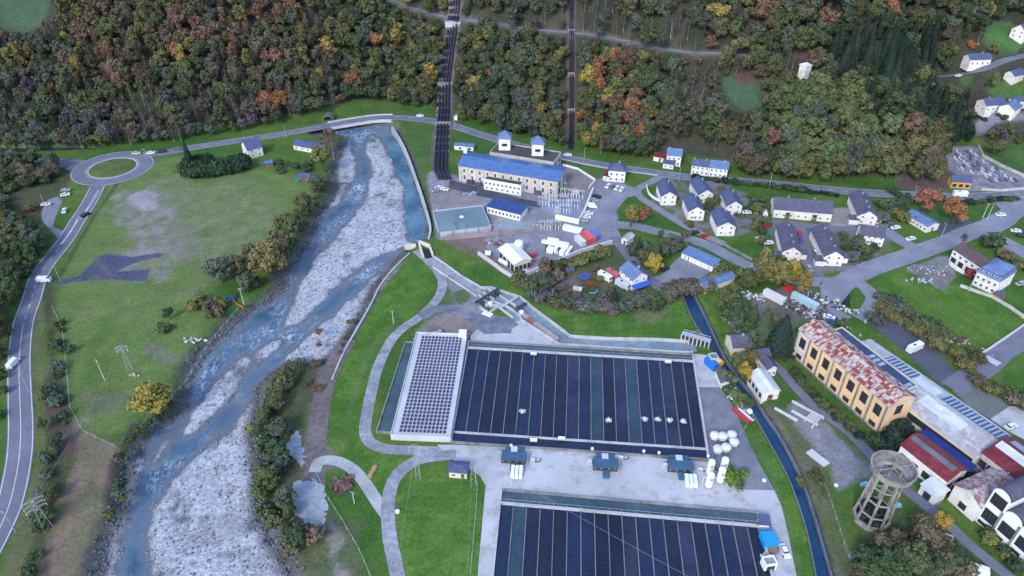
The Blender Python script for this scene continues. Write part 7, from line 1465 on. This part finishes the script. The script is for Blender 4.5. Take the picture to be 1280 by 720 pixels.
for yi, yy in enumerate(np.arange(330, 640, 5.4)):
    for xx in np.arange(-470, 470, 6.4):
        x = xx+rr0.uniform(-2.2, 2.2)+(yi % 2)*3; y = yy+rr0.uniform(-2, 2)
        yf = np.interp(x, fw[:, 0], fw[:, 1])
        lowx = proj(x, yf, 0)[0]
        if y < yf-(9.0 if 575 < lowx < 1130 else (0.5 if lowx > 400 else 3)): continue
        z = H1(x, y); px, py = proj(x, y, z)
        if not (-25 < px < 1305 and -38 < py < 260): continue
        if blocked(px, py): continue
        if 1180 < px and py > 172: continue
        kind, col = zone(px, py); g_ = sum(col)/3; dk = .84 if not (965 < px < 1110 and py > 118) else .9; mc_ = (.09, .088, .045) if px < 965 else (.085, .10, .045); vv_ = .22 if kind != 'conifer' else .1; col_l = tuple(((c_*.9+g_*.1)*(1-vv_*.6)+m__*vv_*.6)*dk for c_, m__ in zip(col, mc_))
        h = {'broad': rr0.choice((rr0.uniform(7, 10), rr0.uniform(10, 14), rr0.uniform(12, 16))), 'tall': rr0.uniform(10, 16), 'conifer': rr0.uniform(12, 18), 'bare': rr0.uniform(9, 13)}[kind]
        if 965 < px < 1180 and py > 118: h *= 1.15
        # keep openings, roads, pipes and houses clear of crowns standing in front of them
        hw = h*.33; ok = True
        while h > 2.4:
            hit = False
            for q in (1., .8, .55, .3):
                a_, b_ = proj(x, y, z+h*q)
                for dx in (-hw*1.3, 0, hw*1.3):
                    if blocked(a_+dx, b_): hit = True; break
                if hit: break
            if not hit: break
            h *= .78; hw = h*.33
        if h <= 3.2 and kind != 'bare':
            if h < 2.4: continue
        spots.append((x, y, z, h, kind, col, px, py, col_l))
for s_ in spots: pass
order = sorted(range(len(spots)), key=lambda i: -spots[i][3]**2*(1 if spots[i][6] > -5 and spots[i][6] < 1285 and spots[i][7] > 20 else .2)/(spots[i][1]**2)*(1+.9*(spots[i][7] > 100)))
quota = {'broad': 150, 'tall': 60, 'conifer': 110, 'bare': 70}
single = set()
for i in order:
    k = spots[i][4]
    if quota[k] > 0 and spots[i][3] > 5: quota[k] -= 1; single.add(i)
def place(px, py):
    row_ = 'low on' if py > 125 else ('half way up' if py > 60 else 'high on')
    if px < 300: w = 'above the roundabout'
    elif px < 545: w = 'left of the penstock bundle'
    elif px < 714: w = 'between the two penstocks'
    elif px < 900: w = 'right of the single pipe'
    elif px < 1060: w = 'above the gabled houses'
    else: w = 'above the estate and cemetery'
    return row_+' the slope '+w
st = [[], [], []]; off = 0; LOW = {}
for kind, n, lf in (('broad', 1500, .36), ('tall', 800, .32), ('conifer', 1000, .34), ('bare', 420, .17)):
    LOW[kind] = [crown(300+i, kind, n, lf) for i in range(3)]
H0 = {'broad': 12, 'tall': 13.5, 'conifer': 14, 'bare': 12}
cols = []
trunks = MB()
for i, (x, y, z, h, kind, col, px, py, cl) in enumerate(spots):
    wide = rr0.uniform(.85, 1.3)
    if i in single:
        tree(kind, x, y, z-.2, h, jit(cl), CN[col]+' '+{'broad': 'broadleaf tree', 'tall': 'slender tree', 'conifer': 'conifer', 'bare': 'thin leafless tree'}[kind]+' '+place(px, py), 'hillside '+{'broad': 'broadleaf trees', 'tall': 'slender trees', 'conifer': 'conifers', 'bare': 'leafless trees'}[kind], wide); continue
    V_, F_, lv = LOW[kind][i % 3]; s = h/H0[kind]; t = rr0.random()*6.28; R = np.array([[math.cos(t), -math.sin(t), 0], [math.sin(t), math.cos(t), 0], [0, 0, 1]])
    V2 = (V_*np.array([s*wide, s*wide, s]))@R.T+np.array([x, y, z]); st[0].append(V2); st[1].append(F_+off); off += len(V2); c = jit(cl); cols.append(np.tile([*c, 1.], (len(V2), 1))); st[2].append(lv)
    if kind == 'bare': trunks.bar((x, y, z-1), (x, y, z+h*.9), .18, 4, .05)
me = npmesh('hillside_forest', np.concatenate(st[0]), np.concatenate(st[1]), leafs); fattr(me, 'tint', np.concatenate(cols), 'POINT', 'FLOAT_COLOR'); fattr(me, 'leaf', np.concatenate(st[2]))
fo = tag(link('hillside_forest', me), 'mixed autumn wood covering the hillside behind the nearer trees', None, None, 'stuff')
if trunks.v: o = trunks.build('trunks', barkw, fo)
print('SPOTS', len(spots), 'single', len(single), 'trees', NT[0], 'stuff faces', off//4)
# undergrowth on slope openings and grass tufts in the meadows
# ------------------------------------------------------------------ light
w = bpy.data.worlds.new('World'); SC.world = w; w.use_nodes = True; nt = w.node_tree; bg = nt.nodes['Background']; sk = nt.nodes.new('ShaderNodeTexSky'); sk.sky_type = 'NISHITA'; sk.sun_disc = False
EL, AZ = math.radians(38), math.radians(205)
sk.sun_elevation = EL; sk.sun_rotation = AZ; sk.air_density = 1.3; sk.dust_density = .6; sk.ozone_density = 3.0
nt.links.new(mixc(nt, 1., sk.outputs[0], (1.0, .96, 1.055), 'MULTIPLY'), bg.inputs[0]); bg.inputs[1].default_value = .15
sun = bpy.data.lights.new('sun', 'SUN'); so_ = bpy.data.objects.new('sun', sun); COL.objects.link(so_); sun.energy = 1.0; sun.angle = math.radians(13); sun.color = (1, .96, .93)
d = Vector((math.sin(AZ)*math.cos(EL), math.cos(AZ)*math.cos(EL), math.sin(EL)))   # towards the sun
so_.rotation_euler = d.to_track_quat('Z', 'Y').to_euler(); so_.location = (0, -50, 300)
vs = SC.view_settings; vs.view_transform = 'Standard'; vs.look = 'None'; vs.gamma = 1; vs.use_curve_mapping = False; vs.exposure = 1.3
SC.cycles.max_bounces = 5; SC.cycles.diffuse_bounces = 3; SC.cycles.glossy_bounces = 2; SC.cycles.transparent_max_bounces = 4; SC.cycles.use_denoising = True
